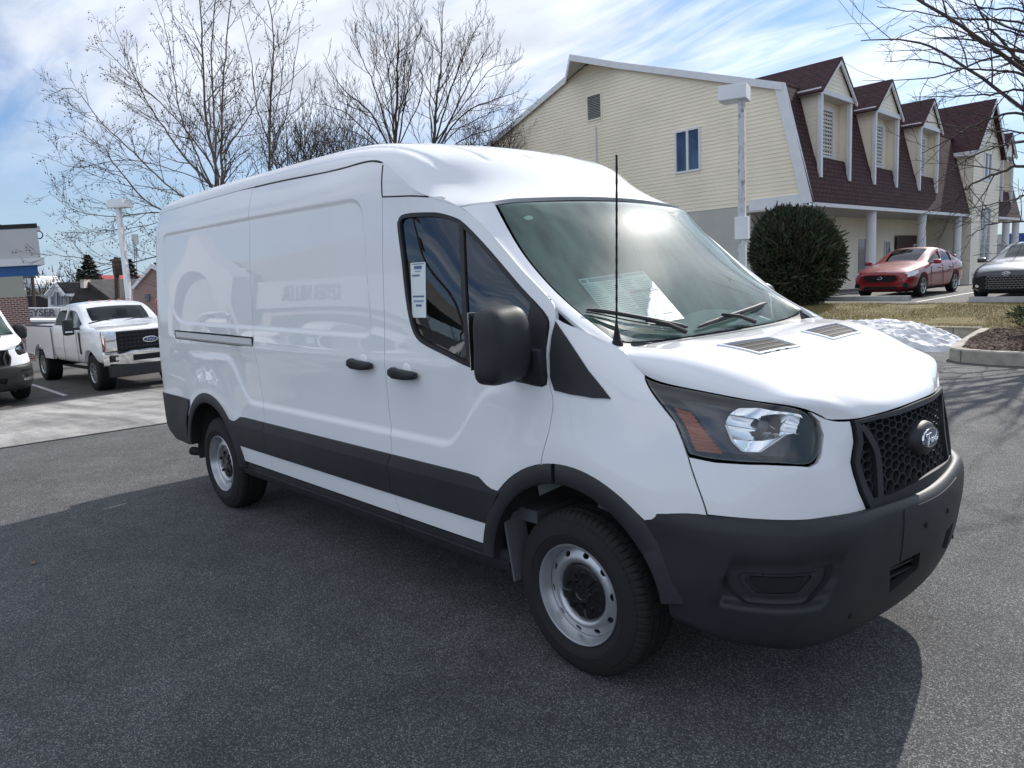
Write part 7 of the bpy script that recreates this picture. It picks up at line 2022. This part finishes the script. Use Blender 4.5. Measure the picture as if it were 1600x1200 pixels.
def shrubs():
    G = [foliage_mat('yew_dark',(.032,.048,.028)), foliage_mat('yew_mid',(.050,.072,.038)), foliage_mat('yew_brown',(.070,.062,.036))]
    c = seen(1243, 480, 21.5); leaf_mass('round_evergreen_bush', (c.x,c.y,.33), (1.20,1.42), 50000, .11, G, 3, 'big rounded dark evergreen bush in front of the porch', 'bush', ragged=.15, core=.35)
    B = [foliage_mat('holly_green',(.040,.060,.028)), foliage_mat('holly_light',(.085,.105,.050))]
    leaf_mass('small_holly_bush', (-1.05,12.3,.2), (.70,.36), 5200, .06, B, 5, 'small spiky evergreen shrub in the mulch bed by the right edge', 'bush', ragged=.3, core=.15)
    leaf_mass('small_holly_bush', (.55,11.9,.2), (.62,.34), 4200, .06, B, 6, 'small spiky evergreen shrub cut off by the right edge of the photo', 'bush', ragged=.3, core=.15)

# ------------------------------------------------------------------ left background
def wallbox(mb, x0, x1, y0, y1, z0, z1): mb.box(((x0+x1)/2,(y0+y1)/2,(z0+z1)/2),(x1-x0,y1-y0,z1-z0))
def background():
    M_fascia = mat('pale_fascia', (.52,.52,.52), rough=.6, mottle=(1,.05,4)); M_blue = mat('blue_band', (.010,.10,.30), rough=.4); M_tan = mat('tan_wall', (.40,.40,.34), rough=.8)
    up = Vector((0,0,1))
    # dealership wing at the left edge: corner at about px 66
    ez = seen(2200, 350, 40); 
    D = 27.; c = seen(64, 440, D); ex = Vector((math.cos(R(188)), math.sin(R(188)),0)); ey = Vector((-ex.y, ex.x, 0))
    ey = Vector((_R.x,_R.y,0)).normalized(); ex = Vector((0,0,1)).cross(ey)     # ey: to the right, ex: away
    ey2 = (ey*-1)
    o = empty('dealership_wing', (c.x,c.y,-1.), label='white and brick building corner with blue band at the left edge', cat='building'); base = Vector((c.x,c.y,0))
    back = (ex*.85+ey*-.53).normalized()
    if ex.dot(_D) < 0: ex = -ex
    back = (ex*.80-ey*.60).normalized()
    zt = lambda py: seen(64, py, D).z
    def blk(nm, m_, a, w, dep, z0, z1, off=0.):
        mb = MB(); A = base+ey*(a+off)-back*off; P = [A, A-ey*w, A-ey*w+back*dep, A+back*dep]
        P = [p-o.location for p in P]; mb.add([p+up*z0 for p in P]+[p+up*z1 for p in P], [(0,3,2,1),(4,5,6,7),(0,1,5,4),(1,2,6,5),(2,3,7,6),(3,0,4,7)]); b = mb.build(nm, m_, o)
        for v in b.data.vertices: v.co.z -= 0
        return b
    Z = lambda py: zt(py)
    blk('parapet_cap', M_shing2, .0, 12, 9, Z(357), Z(350), .12)
    blk('fascia', M_fascia, .0, 12, 9, Z(404), Z(357), .10); blk('cornice', M_wtrim, .0, 12, 9, Z(414), Z(403), .20); blk('blue_band', M_blue, -.05, 12, 9, Z(430), Z(414), .0)
    b = blk('upper_wall', M_tan, -.62, 11, 8, Z(462), Z(430)); b = blk('brick_wall', M_brick, -.60, 11.1, 8.2, -.6, Z(462), .03); uvplane(b)
    mb = MB(); A = base-o.location+ey*(-1.0); A.z = 1
    z_ = Z(351); c_ = [A+up*z_, A-ey*10.5+up*z_, A-ey*10.5+back*8.4+up*z_, A+back*8.4+up*z_, A-ey*4.4+back*4.2+up*(z_+1.9), A-ey*6.2+back*4.2+up*(z_+1.9)]; mb.add(c_, [(0,1,5,4),(1,2,5),(2,3,4,5),(3,0,4),(3,2,1,0)]); r_ = mb.build('roof', M_shing2, o); uvplane(r_)
    mb = MB(); q = seen(50,355,D)-o.location; mb.box(q,(.35,.25,.22),bev=.04); mb.box(q+ey*.2-up*.05,(.12,.12,.16)); f_ = mb.build('floodlight', M_wtrim, o)
    mb = MB(); q = seen(61,367,D-.2)-o.location; mb.tube([q+ey*.13*math.cos(t)+up*.13*math.sin(t)+back*.01*math.sin(3*t) for t in np.linspace(0,2*math.pi,20)], .02, n=5); mb.build('cable_coil', M_black2, f_)
    # helper: a simple facing house
    def P(px, py, d_): return seen(px, py, d_)
    def facing(nm, d_, quad_px, mt, depth, label=None, cat=None, parent=None, uv=False):
        A = [P(x, y, d_) for x, y in quad_px]; mb = MB(); n = len(A); off = Vector((-_R.y, _R.x, 0)).normalized(); off = off if off.dot(_D) > 0 else -off
        Bk = [p+off*depth for p in A]; mb.add(A+Bk, [tuple(range(n)), tuple(range(2*n-1,n-1,-1))]+[(i,n+i,n+(i+1)%n,(i+1)%n) for i in range(n)])
        o_ = mb.build(nm, mt, parent); 
        if uv: uvplane(o_)
        if label: tag(o_, label, cat)
        return o_
    # white sign wall with letters
    sg = facing('sign_wall', 44., [(20,497),(168,497),(168,481),(20,481)], M_wtrim, .4, 'long white sign board with grey capital letters behind the pickup', 'sign')
    ltm = mat('sign_letters', (.10,.105,.12), rough=.6)
    q = P(94, 489, 43.85); M = frame_mat(q, Vector((_R.x,_R.y,_R.z)), Vector(_U))
    text_mesh('lettering', 'KEYSER & MILLER', .60, ltm, sg, M, extrude=.02, bold=.012).data.update()
    facing('low_shed', 46., [(20,560),(178,560),(178,500),(20,500)], M_wtrim, 3., 'low white wall with dark openings under the sign board', 'building')
    fw_ = facing('garage_row', 45.5, [(42,520),(160,520),(160,503),(42,503)], mat('dim_panel',(.16,.17,.18),rough=.7), .1, 'row of grey garage openings below the sign board', 'garage')
    # white house with arched window
    h = empty('white_house', P(104,520,58), label='white gabled house with an arched window, left of the pickup cab', cat='house'); L0 = h.location
    def hb(nm, px, m_, dep, d_=58., par=None, uv=False):
        o_ = facing(nm, d_, px, m_, dep); 
        for v in o_.data.vertices: v.co -= L0
        o_.parent = par or h
        if uv: uvplane(o_)
        return o_
    hb('wall', [(75,510),(99,510),(99,460),(86,444),(75,459)], M_wtrim, 6); hb('side_wall', [(99,510),(128,510),(128,461),(99,461)], M_wtrim, 6, 58.5)
    hb('roof', [(99,461),(129,461),(127,441),(88,441)], M_shing2, 7, 58.3, uv=True)
    mb = MB()
    for a, b_ in (((71,462),(86,443)),((86,443),(101,462))): mb.tube([P(*a,57.8)-L0, P(*b_,57.8)-L0], .13, n=4)
    mb.build('gable_trim', M_wtrim, h)
    hb('roof_eave', [(100,463),(129,463),(129,459),(100,459)], M_wtrim, .5, 57.9)
    w = hb('arched_window', [(83,477),(92,477),(92,461),(90,457),(87.5,456),(85,457),(83,461)], M_winglass, .2, 57.9); hb('window', [(79,476),(82,476),(82,463),(79,463)], M_winglass, .2, 57.9); hb('window', [(93,476),(97,476),(97,463),(93,463)], M_winglass, .2, 57.9); hb('window', [(105,474),(108,474),(108,462),(105,462)], M_winglass, .2, 58.)
    hb('mullion', [(87.2,477),(87.9,477),(87.9,457),(87.2,457)], M_wtrim, .1, 57.8, par=w)
    # dark pyramid roof
    o_ = facing('dark_roofed_building', 52., [(108,476),(176,476),(172,466),(133,437),(126,441)], mat('dark_slate',(.035,.033,.034),rough=.9,mottle=(2,.4,5)), 7, 'building with a steep dark pyramid roof behind the pickup cab', 'building')
    ch = facing('chimney', 51.5, [(126,450),(131,450),(131,437),(125,437)], M_brick, .8); ch.parent = o_
    # long pale metal roof, red roof
    facing('metal_roofed_shed', 62., [(128,476),(214,476),(206,436),(131,439)], mat('metal_roof',(.34,.36,.39),rough=.45,metal=.2,mottle=(.6,.15,3)), 12, 'long shed with pale grey metal roof left of the lamp post', 'shed')
    facing('red_roofed_building', 88., [(125,437),(160,437),(158,430),(127,431)], mat('red_roof',(.30,.05,.055),rough=.8), 12, 'small far building with a pinkish red roof under the pine', 'building')
    # brick building behind the van's tail
    b = empty('brick_building', P(228,520,48), label='red brick gabled building partly hidden by the rear of the big van', cat='building'); L0 = b.location; h = b
    hb('wall', [(209,520),(262,520),(262,430),(235,414),(209,446)], M_brick, 9, 48., uv=True)
    hb('roof_edge', [(205,449),(208,452),(236,419),(262,432),(262,426),(236,411)], M_wtrim, .6, 47.8); hb('roof', [(236,411),(262,426),(275,422),(250,409)], M_shing2, 9, 48.)
    hb('window', [(226,470),(233,470),(233,460),(226,460)], M_winglass, .2, 47.9)
    # small houses far left
    facing('grey_roofed_house', 66., [(28,486),(76,486),(76,468),(60,462),(28,462)], M_shing2, 6, 'low grey roofed house between the brick corner and the white house', 'house')
    facing('far_white_house', 95., [(36,447),(52,447),(52,436),(44,432),(36,436)], M_wtrim, 6, 'tiny far white house above the grey roof', 'house')
    # utility poles, wires
    up_ = empty('utility_pole', P(184,475,40), label='wooden utility pole with crossarm left of the lamp post', cat='utility pole'); L0 = up_.location
    mb = MB(); mb.tube([P(186,520,40)-L0, P(181,402,40)-L0], [.16,.11], n=8); mb.build('pole', M_bark, up_); mb = MB(); mb.tube([P(172,407,40)-L0, P(192,403,40)-L0], .06, n=4); mb.box(P(184,418,40)-L0,(.45,.45,.8),bev=.08); mb.build('crossarm', M_bark, up_)
    mb = MB()
    for dy in (0,9,14):
        a = P(181,407+dy,40)-L0; b_ = P(-30,405+dy*1.3,60)-L0; mb.tube([a+(b_-a)*t-up*1.2*math.sin(math.pi*t)*1. for t in np.linspace(0,1,12)], .018, n=3)
        b2 = P(330,425+dy,60)-L0; mb.tube([a+(b2-a)*t-up*.9*math.sin(math.pi*t) for t in np.linspace(0,1,10)], .018, n=3)
    mb.build('wires', M_black2, up_)
    o_ = empty('utility_pole', P(52,475,52), label='thin leaning utility pole near the brick corner of the dealership', cat='utility pole'); L0 = o_.location; mb = MB(); mb.tube([P(56,510,52)-L0, P(50,425,52)-L0], .11, n=6); mb.tube([P(44,434,52)-L0,P(56,433,52)-L0],.05,n=4); mb.build('pole', M_bark, o_)
    am = empty('radio_mast', P(212,400,120), label='slim far antenna mast right of the lamp post', cat='mast'); L0 = am.location; mb = MB()
    for dx in (-1.2,1.2): mb.tube([P(212+dx*1.4,440,120)-L0, P(211+dx,368,120)-L0], .10, n=4)
    for k in range(12): y = 368+k*6; mb.tube([P(209.5,y,120)-L0, P(213,y+6,120)-L0], .06, n=3)
    mb.build('lattice', M_alu, am); mb = MB(); 
    for k in (-1,1): mb.box(P(211+k*2.2,374,120)-L0,(.5,.5,1.6))
    mb.build('antenna_panels', M_wtrim, am)
    # pines and wooded hill
    N1 = [foliage_mat('pine_dark',(.022,.035,.020)), foliage_mat('pine_mid',(.035,.050,.026))]
    def conifer(px, pytop, pybase, wpx, d_, seed, label):
        t = P(px,pytop,d_); b_ = P(px,pybase,d_); hgt = t.z-b_.z; rad = wpx/1188*d_/2; o_ = empty('pine_tree', b_, label=label, cat='tree'); rs = np.random.RandomState(seed); V = []; F = []; MI = []
        for _ in range(2600):
            z = rs.rand()**1.2; lay = .75+.25*math.sin(z*38); rr = rad*(1-z)**.8*lay*rs.uniform(.25,1)**.6; a = rs.uniform(0,6.28); p = np.array([math.cos(a)*rr, math.sin(a)*rr, z*hgt-.15*rr]); l = .10*rad*rs.uniform(.8,2)
            dd = np.array([math.cos(a), math.sin(a), rs.uniform(-.2,.5)]); w = np.array([-math.sin(a), math.cos(a), rs.normal()*.5])*.35; k = len(V); V += [tuple(p-w*l),tuple(p+w*l),tuple(p+dd*l*1.6)]; F.append((k,k+1,k+2)); MI.append(rs.randint(2))
        mb = MB(); mb.v = V; mb.f = F; mb.mi = MI; mb.build('crown', N1, o_, recalc=False); mb = MB(); mb.tube([(0,0,-.5),(0,0,hgt*.9)], [.2,.05], n=6); mb.build('trunk', M_bark, o_)
    conifer(141,399,436,38,80,1,'dark pine standing above the red roof'); conifer(207,405,440,26,85,2,'dark conifer just right of the white lamp post'); conifer(126,420,440,20,82,3,'small dark conifer left of the pine above the red roof')
    rs = np.random.RandomState(8); V = []; F = []; MI = []
    M_wood = [mat('winter_wood_a',(.085,.070,.062),rough=1.), mat('winter_wood_b',(.125,.108,.098),rough=1.), mat('winter_wood_c',(.055,.055,.045),rough=1.)]
    # distant bare wood: a belt of twiggy clumps all round the horizon
    for _ in range(26000):
        az = rs.uniform(R(60),R(200)) if rs.rand() < .85 else rs.uniform(0,6.283); dist = rs.uniform(85,150); x = CAMC[0]+math.cos(az)*dist; y = CAMC[1]+math.sin(az)*dist
        h = (4.2+1.6*math.sin(az*9)+1.2*math.sin(az*23+1)+.8*math.sin(az*61))*dist/100*(.5 if R(60) < az < R(125) else 1.); z = -1.5+rs.uniform(0,1)**.8*h*rs.uniform(.7,1.1)
        l = rs.uniform(.5,1.5); w = rs.uniform(.03,.09); a = rs.uniform(-.5,.5); t = np.array([-math.sin(az),math.cos(az),0.]); u_ = t*math.sin(a)+np.array([0,0,math.cos(a)]); s_ = t*math.cos(a)-np.array([0,0,math.sin(a)])
        p = np.array([x,y,z]); k = len(V); V += [tuple(p-s_*w),tuple(p+s_*w),tuple(p+u_*l)]; F.append((k,k+1,k+2)); MI.append(rs.randint(3))
    mb = MB(); mb.v = V; mb.f = F; mb.mi = MI; o_ = mb.build('far_wood', M_wood, None, recalc=False); tag(o_, 'belt of bare brown woodland along the horizon', 'woodland', kind='stuff')
    n = 160; vs = []
    for i in range(n+1):
        az = 2*math.pi*i/n; h = 2.0+1.2*math.sin(az*5+1)+.7*math.sin(az*13)
        for dist, z in ((100,-2.2),(125,-.6+h*.3),(165,h),(260,h+1.)): vs.append((CAMC[0]+dist*math.cos(az), CAMC[1]+dist*math.sin(az), z))
    o_ = mesh_obj('hills', vs, [(i*4+k,(i+1)*4+k,(i+1)*4+k+1,i*4+k+1) for i in range(n) for k in range(3)], mat('hill_wood',(.085,.078,.065),rough=1.,mottle=(.3,.4,6)), None, smooth=True); o_['kind'] = 'structure'
    # blue-roofed shed beyond the porch at the far right
    o_ = facing('blue_roofed_shed', 70., [(1556,410),(1600,410),(1640,408),(1640,362),(1578,365),(1568,380),(1556,381)], mat('shed_wall',(.33,.33,.33),rough=.8), 6, 'distant shed with a blue roof seen under the far porch', 'shed')
    r_ = facing('roof', 69.8, [(1570,380),(1584,379),(1640,378),(1640,362),(1578,365)], mat('blue_roof',(.02,.07,.28),rough=.5), .3); r_.parent = o_

def behind_camera(van):
    """what the paint and glass reflect: showroom and parked vans across the lot"""
    up = Vector((0,0,1))
    S = empty('showroom', (-43,-20.5,-1.2), label='low showroom with an arched gable, mirrored in the side of the big van', cat='building')
    Mw = mat('showroom_wall', (.42,.41,.39), rough=.8); Mr = mat('showroom_roof', (.24,.22,.21), rough=.9); Mb = mat('showroom_band', (.46,.46,.48), rough=.5)
    mb = MB(); mb.box((1,-4,2.2),(34,8,4.4)); mb.build('wall', Mw, S)
    mb = MB(); mb.box((1,.1,5.3),(35,.5,1.8)); mb.build('sign_band', Mb, S)
    mb = MB(); mb.prism([(-17,6.2),(19,6.2),(15,8.6),(-14,8.6)], 'y', -.2, -8); mb.build('roof', Mr, S)
    # arched entrance gable
    q = [(-17,0),(-17,6.6),(-9.5,10.2),(-3,6.6),(-3,0),(-4.6,0)]+[(-9.8+5.2*math.cos(t), 2.8+4.6*math.sin(t)) for t in np.linspace(0,math.pi,24)]+[(-15,0)]
    mb = MB(); mb.prism(q, 'y', 1.6, .5); mb.build('arched_gable', Mb, S)
    mb = MB(); mb.add([(x, .6, z) for x, z in ((-15.5,0),(-4,0),(-4,7.6),(-15.5,7.6))], [(0,1,2,3)]); mb.build('entrance_glass', mat('entrance_grey', (.36,.37,.385), rough=.5), S)
    mb = MB(); mb.box((8,.3,2.2),(18,.1,3.4)); mb.build('show_window', M_winglass, S)
    text_mesh('sign_lettering', 'KEYSER MILLER', 1.35, mat('showroom_letters',(.20,.205,.22),rough=.5), S, Matrix.Translation((4.5,.42,5.3)) @ Matrix.Rotation(R(180),4,'Z') @ Matrix.Rotation(R(90),4,'X'), extrude=.04, bold=.02)
    for k, (x, a) in enumerate(((-34.5,80),(-29.0,72),(-23.5,66),(-17.6,70),(-12.8,76))):
        c = copy_tree(van, None); c.location = (x, -11.8-.2*(k%2), float(GZ(x,-12))); c.rotation_euler = (0,0,R(a)); c.name = 'cargo_van'
        tag(c, ['white van mirrored in the rear quarter of the big van','white van mirrored in the sliding door of the big van','white van mirrored by the sliding door handle','white van mirrored in the front door glass of the big van','white van mirrored in the front wing of the big van'][k], 'van', 'white vans parked across the lot behind the camera')
    o = empty('utility_pole', (-18.8,-19.,-.8), label='tall pole mirrored in the front door window of the big van', cat='utility pole')
    mb = MB(); mb.tube([(0,0,0),(0,0,10.5)], [.16,.11], n=8); mb.build('pole', M_bark, o); mb = MB(); mb.box((0,0,9.8),(2.2,.1,.12)); mb.box((.3,0,8.6),(.4,.4,.8),bev=.1); mb.build('crossarm', M_bark, o)
    for k, (x, y, hh) in enumerate(((-52,-48,9),(-44,-50,10),(-38,-52,9),(-60,-50,10),(-32,-50,9))):
        T = TreeB(70+k, None, None, fine=2.5, curl=.3, up=.3); b = Vector((x,y,0))
        T.limb([b, b+up*hh*.3, b+up*hh*.65, b+up*hh], .2, .03, sub=2, dens=.5, length=3.2)
        T.finish('bare_tree', b, ['bare tree mirrored left in the front door glass','bare tree mirrored in the middle of the front door glass','bare tree mirrored right in the front door glass','bare tree mirrored beside the door mirror','bare tree mirrored beyond the arched gable'][k])
# ------------------------------------------------------------------ camera, light, sky
def setup_camera():
    cam = bpy.data.cameras.new('camera'); co = bpy.data.objects.new('camera', cam); COL.objects.link(co)
    yaw, pitch, roll, f = CAMP
    d = Vector((math.cos(yaw)*math.cos(pitch), math.sin(yaw)*math.cos(pitch), math.sin(pitch)))
    r = d.cross(Vector((0,0,1))).normalized(); u = r.cross(d)
    r2 = r*math.cos(roll)+u*math.sin(roll); u2 = -r*math.sin(roll)+u*math.cos(roll)
    M = Matrix((r2, u2, -d)).transposed().to_4x4(); M.translation = Vector(CAMC); co.matrix_world = M
    cam.sensor_fit = 'HORIZONTAL'; cam.sensor_width = 36; cam.lens = f*1000/1600*36
    cam.clip_start = .05; cam.clip_end = 3000
    SC.camera = co
SUN_AZ, SUN_EL = 98., 35.
def setup_light():
    w = bpy.data.worlds.new('World'); SC.world = w; w.use_nodes = True; nt = w.node_tree; nt.nodes.clear()
    out = nt.nodes.new('ShaderNodeOutputWorld'); bg = nt.nodes.new('ShaderNodeBackground'); sky = nt.nodes.new('ShaderNodeTexSky')
    sky.sky_type = 'NISHITA'; sky.sun_disc = False; sky.sun_elevation = R(SUN_EL); sky.sun_rotation = R(90-SUN_AZ)
    sky.air_density = 1.1; sky.dust_density = .25; sky.ozone_density = 3.; sky.altitude = 100
    N = nt.nodes.new; Lk = nt.links.new
    tc = N('ShaderNodeTexCoord')
    # project the view direction on a flat cloud layer: p = d.xy / (d.z + c)
    sep = N('ShaderNodeSeparateXYZ'); Lk(tc.outputs['Generated'], sep.inputs[0])
    def math_(op, a, b=None, c=None):
        m = N('ShaderNodeMath'); m.operation = op
        for i, x in enumerate((a, b, c)):
            if x is None: continue
            if isinstance(x, (int, float)): m.inputs[i].default_value = x
            else: Lk(x, m.inputs[i])
        return m.outputs[0]
    den = math_('ADD', math_('MAXIMUM', sep.outputs[2], 0.0), .13)
    px = math_('DIVIDE', sep.outputs[0], den); py = math_('DIVIDE', sep.outputs[1], den)
    cb = N('ShaderNodeCombineXYZ'); Lk(px, cb.inputs[0]); Lk(py, cb.inputs[1])
    def noise(scale, det, rough, dist, sx, sy, rot, off=0.):
        mp = N('ShaderNodeMapping'); mp.inputs['Scale'].default_value = (sx, sy, 1); mp.inputs['Rotation'].default_value = (0,0,R(rot)); mp.inputs['Location'].default_value = (off, off*.7, off)
        Lk(cb.outputs[0], mp.inputs[0]); n = N('ShaderNodeTexNoise'); n.inputs['Scale'].default_value = scale; n.inputs['Detail'].default_value = det
        n.inputs['Roughness'].default_value = rough; n.inputs['Distortion'].default_value = dist; Lk(mp.outputs[0], n.inputs['Vector']); return n.outputs['Fac']
    big = noise(.55,5,.55,.4,1.,1.6,CL_ROT,CL_OFF)
    wisp = noise(1.4,9,.62,.9,.7,3.2,CL_ROT+10,3.1)
    soft = noise(2.2,6,.5,.2,1.,1.8,CL_ROT,7.7)
    s = math_('ADD', math_('MULTIPLY', big, 1.0), math_('MULTIPLY', wisp, .42))
    mr = N('ShaderNodeMapRange'); mr.interpolation_type = 'SMOOTHSTEP'; mr.inputs[1].default_value = CL_LO; mr.inputs[2].default_value = CL_HI; Lk(s, mr.inputs[0])
    hf = N('ShaderNodeMapRange'); hf.interpolation_type = 'SMOOTHSTEP'; hf.inputs[1].default_value = .10; hf.inputs[2].default_value = .24; hf.inputs[3].default_value = .12; Lk(sep.outputs[2], hf.inputs[0])
    cov = math_('MULTIPLY', mr.outputs[0], hf.outputs[0])
    # cloud brightness: brighter towards the sun
    sd = Vector((math.cos(R(SUN_AZ))*math.cos(R(SUN_EL)), math.sin(R(SUN_AZ))*math.cos(R(SUN_EL)), math.sin(R(SUN_EL))))
    dot = N('ShaderNodeVectorMath'); dot.operation = 'DOT_PRODUCT'; Lk(tc.outputs['Generated'], dot.inputs[0]); dot.inputs[1].default_value = sd
    g = math_('POWER', math_('MAXIMUM', dot.outputs['Value'], 0.), 9.)
    # extra cloud brightness added opposite the sun, unseen, to fill the van's shaded side
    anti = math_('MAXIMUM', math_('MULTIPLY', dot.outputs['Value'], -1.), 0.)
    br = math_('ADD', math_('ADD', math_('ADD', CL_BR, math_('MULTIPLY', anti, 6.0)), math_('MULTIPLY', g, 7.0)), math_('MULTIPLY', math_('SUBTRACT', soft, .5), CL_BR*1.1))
    col = N('ShaderNodeVectorMath'); col.operation = 'SCALE'; col.inputs[0].default_value = (.90,.965,1.09); Lk(br, col.inputs['Scale'])
    tint = N('ShaderNodeVectorMath'); tint.operation = 'MULTIPLY'; Lk(sky.outputs[0], tint.inputs[0]); tint.inputs[1].default_value = (.86,1.0,1.22)
    # pale air low over the horizon
    hz = N('ShaderNodeMapRange'); hz.interpolation_type = 'SMOOTHSTEP'; hz.inputs[1].default_value = -.02; hz.inputs[2].default_value = .22; hz.inputs[3].default_value = .85; hz.inputs[4].default_value = 0.; Lk(sep.outputs[2], hz.inputs[0])
    hm = N('ShaderNodeMix'); hm.data_type = 'RGBA'; Lk(hz.outputs[0], hm.inputs['Factor']); Lk(tint.outputs[0], hm.inputs[6]); hm.inputs[7].default_value = (4.1,5.6,7.3,1)
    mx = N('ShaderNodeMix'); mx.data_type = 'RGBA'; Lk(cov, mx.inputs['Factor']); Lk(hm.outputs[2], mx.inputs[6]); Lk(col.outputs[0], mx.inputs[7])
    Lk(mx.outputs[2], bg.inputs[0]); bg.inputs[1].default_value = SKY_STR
    Lk(bg.outputs[0], out.inputs[0])
    l = bpy.data.lights.new('sun', 'SUN'); l.energy = SUN_E; l.angle = R(.53); l.color = (1,.955,.89)
    lo = bpy.data.objects.new('sun', l); COL.objects.link(lo); lo.rotation_euler = sd.to_track_quat('Z','Y').to_euler()
    lo.location = (0,0,30)
    SC.view_settings.view_transform = 'Standard'; SC.view_settings.look = 'None'; SC.view_settings.gamma = 1; SC.view_settings.exposure = EXPO
CL_ROT, CL_OFF, CL_LO, CL_HI, CL_BR = 20., 0., .50, .80, 8.7
SKY_STR, SUN_E, EXPO = .080, 4.0, .42
# ------------------------------------------------------------------ assemble
setting(); litter()
VAN = make_van('cargo_van')
tag(VAN, 'big white medium-roof cargo van in the foreground with black mirrors and grille', 'van')
v2 = copy_tree(VAN, None); v2.name = 'cargo_van'; v2.location = (-17.0,-.86,GZ(-17.,0)+.03); v2.rotation_euler = (0,0,R(8)); tag(v2, 'white cargo van cut off by the left edge, nose forward in a parking bay', 'van')
pk = make_pickup('pickup_truck'); pk.location = (-17.1,2.41,-.50); pk.rotation_euler = (0,0,R(3)); tag(pk, 'white heavy-duty pickup truck parked behind the tail of the big van', 'pickup truck')
rc = make_sedan('sedan', M_redpaint, 0); rc.location = (-6.9,20.6,.45); rc.rotation_euler = (0,0,R(-90)); tag(rc, 'dark red sedan parked by the porch columns', 'car')
bc = make_sedan('sedan', M_darkpaint, 1); bc.location = (-3.35,19.1,.45); bc.rotation_euler = (0,0,R(-90)); tag(bc, 'dark grey sedan cut off by the right edge of the photo', 'car')
yellow_building()
c = seen(1160, 470, 14.5)
lamp_post((c.x, c.y, .30), seen(1162,163,14.5).z-.30, peeling(), (.50,.50,.26,-.16,.02), lean=(.0,.0), plate=seen(1162,357,14.5).z-.30, label='white lamp post with peeling paint and a square head in front of the cream building', rz=R(20))
c = seen(206, 500, 22.); lamp_post((c.x, c.y, -.8), seen(195,326,22.).z+.8, M_wtrim, (.50,.42,.22,.05,.04), lean=(.0,.0), label='plain white lamp post with a box head behind the pickup truck', rz=R(35))
trees(); shrubs(); background(); behind_camera(VAN)
setup_camera(); setup_light()
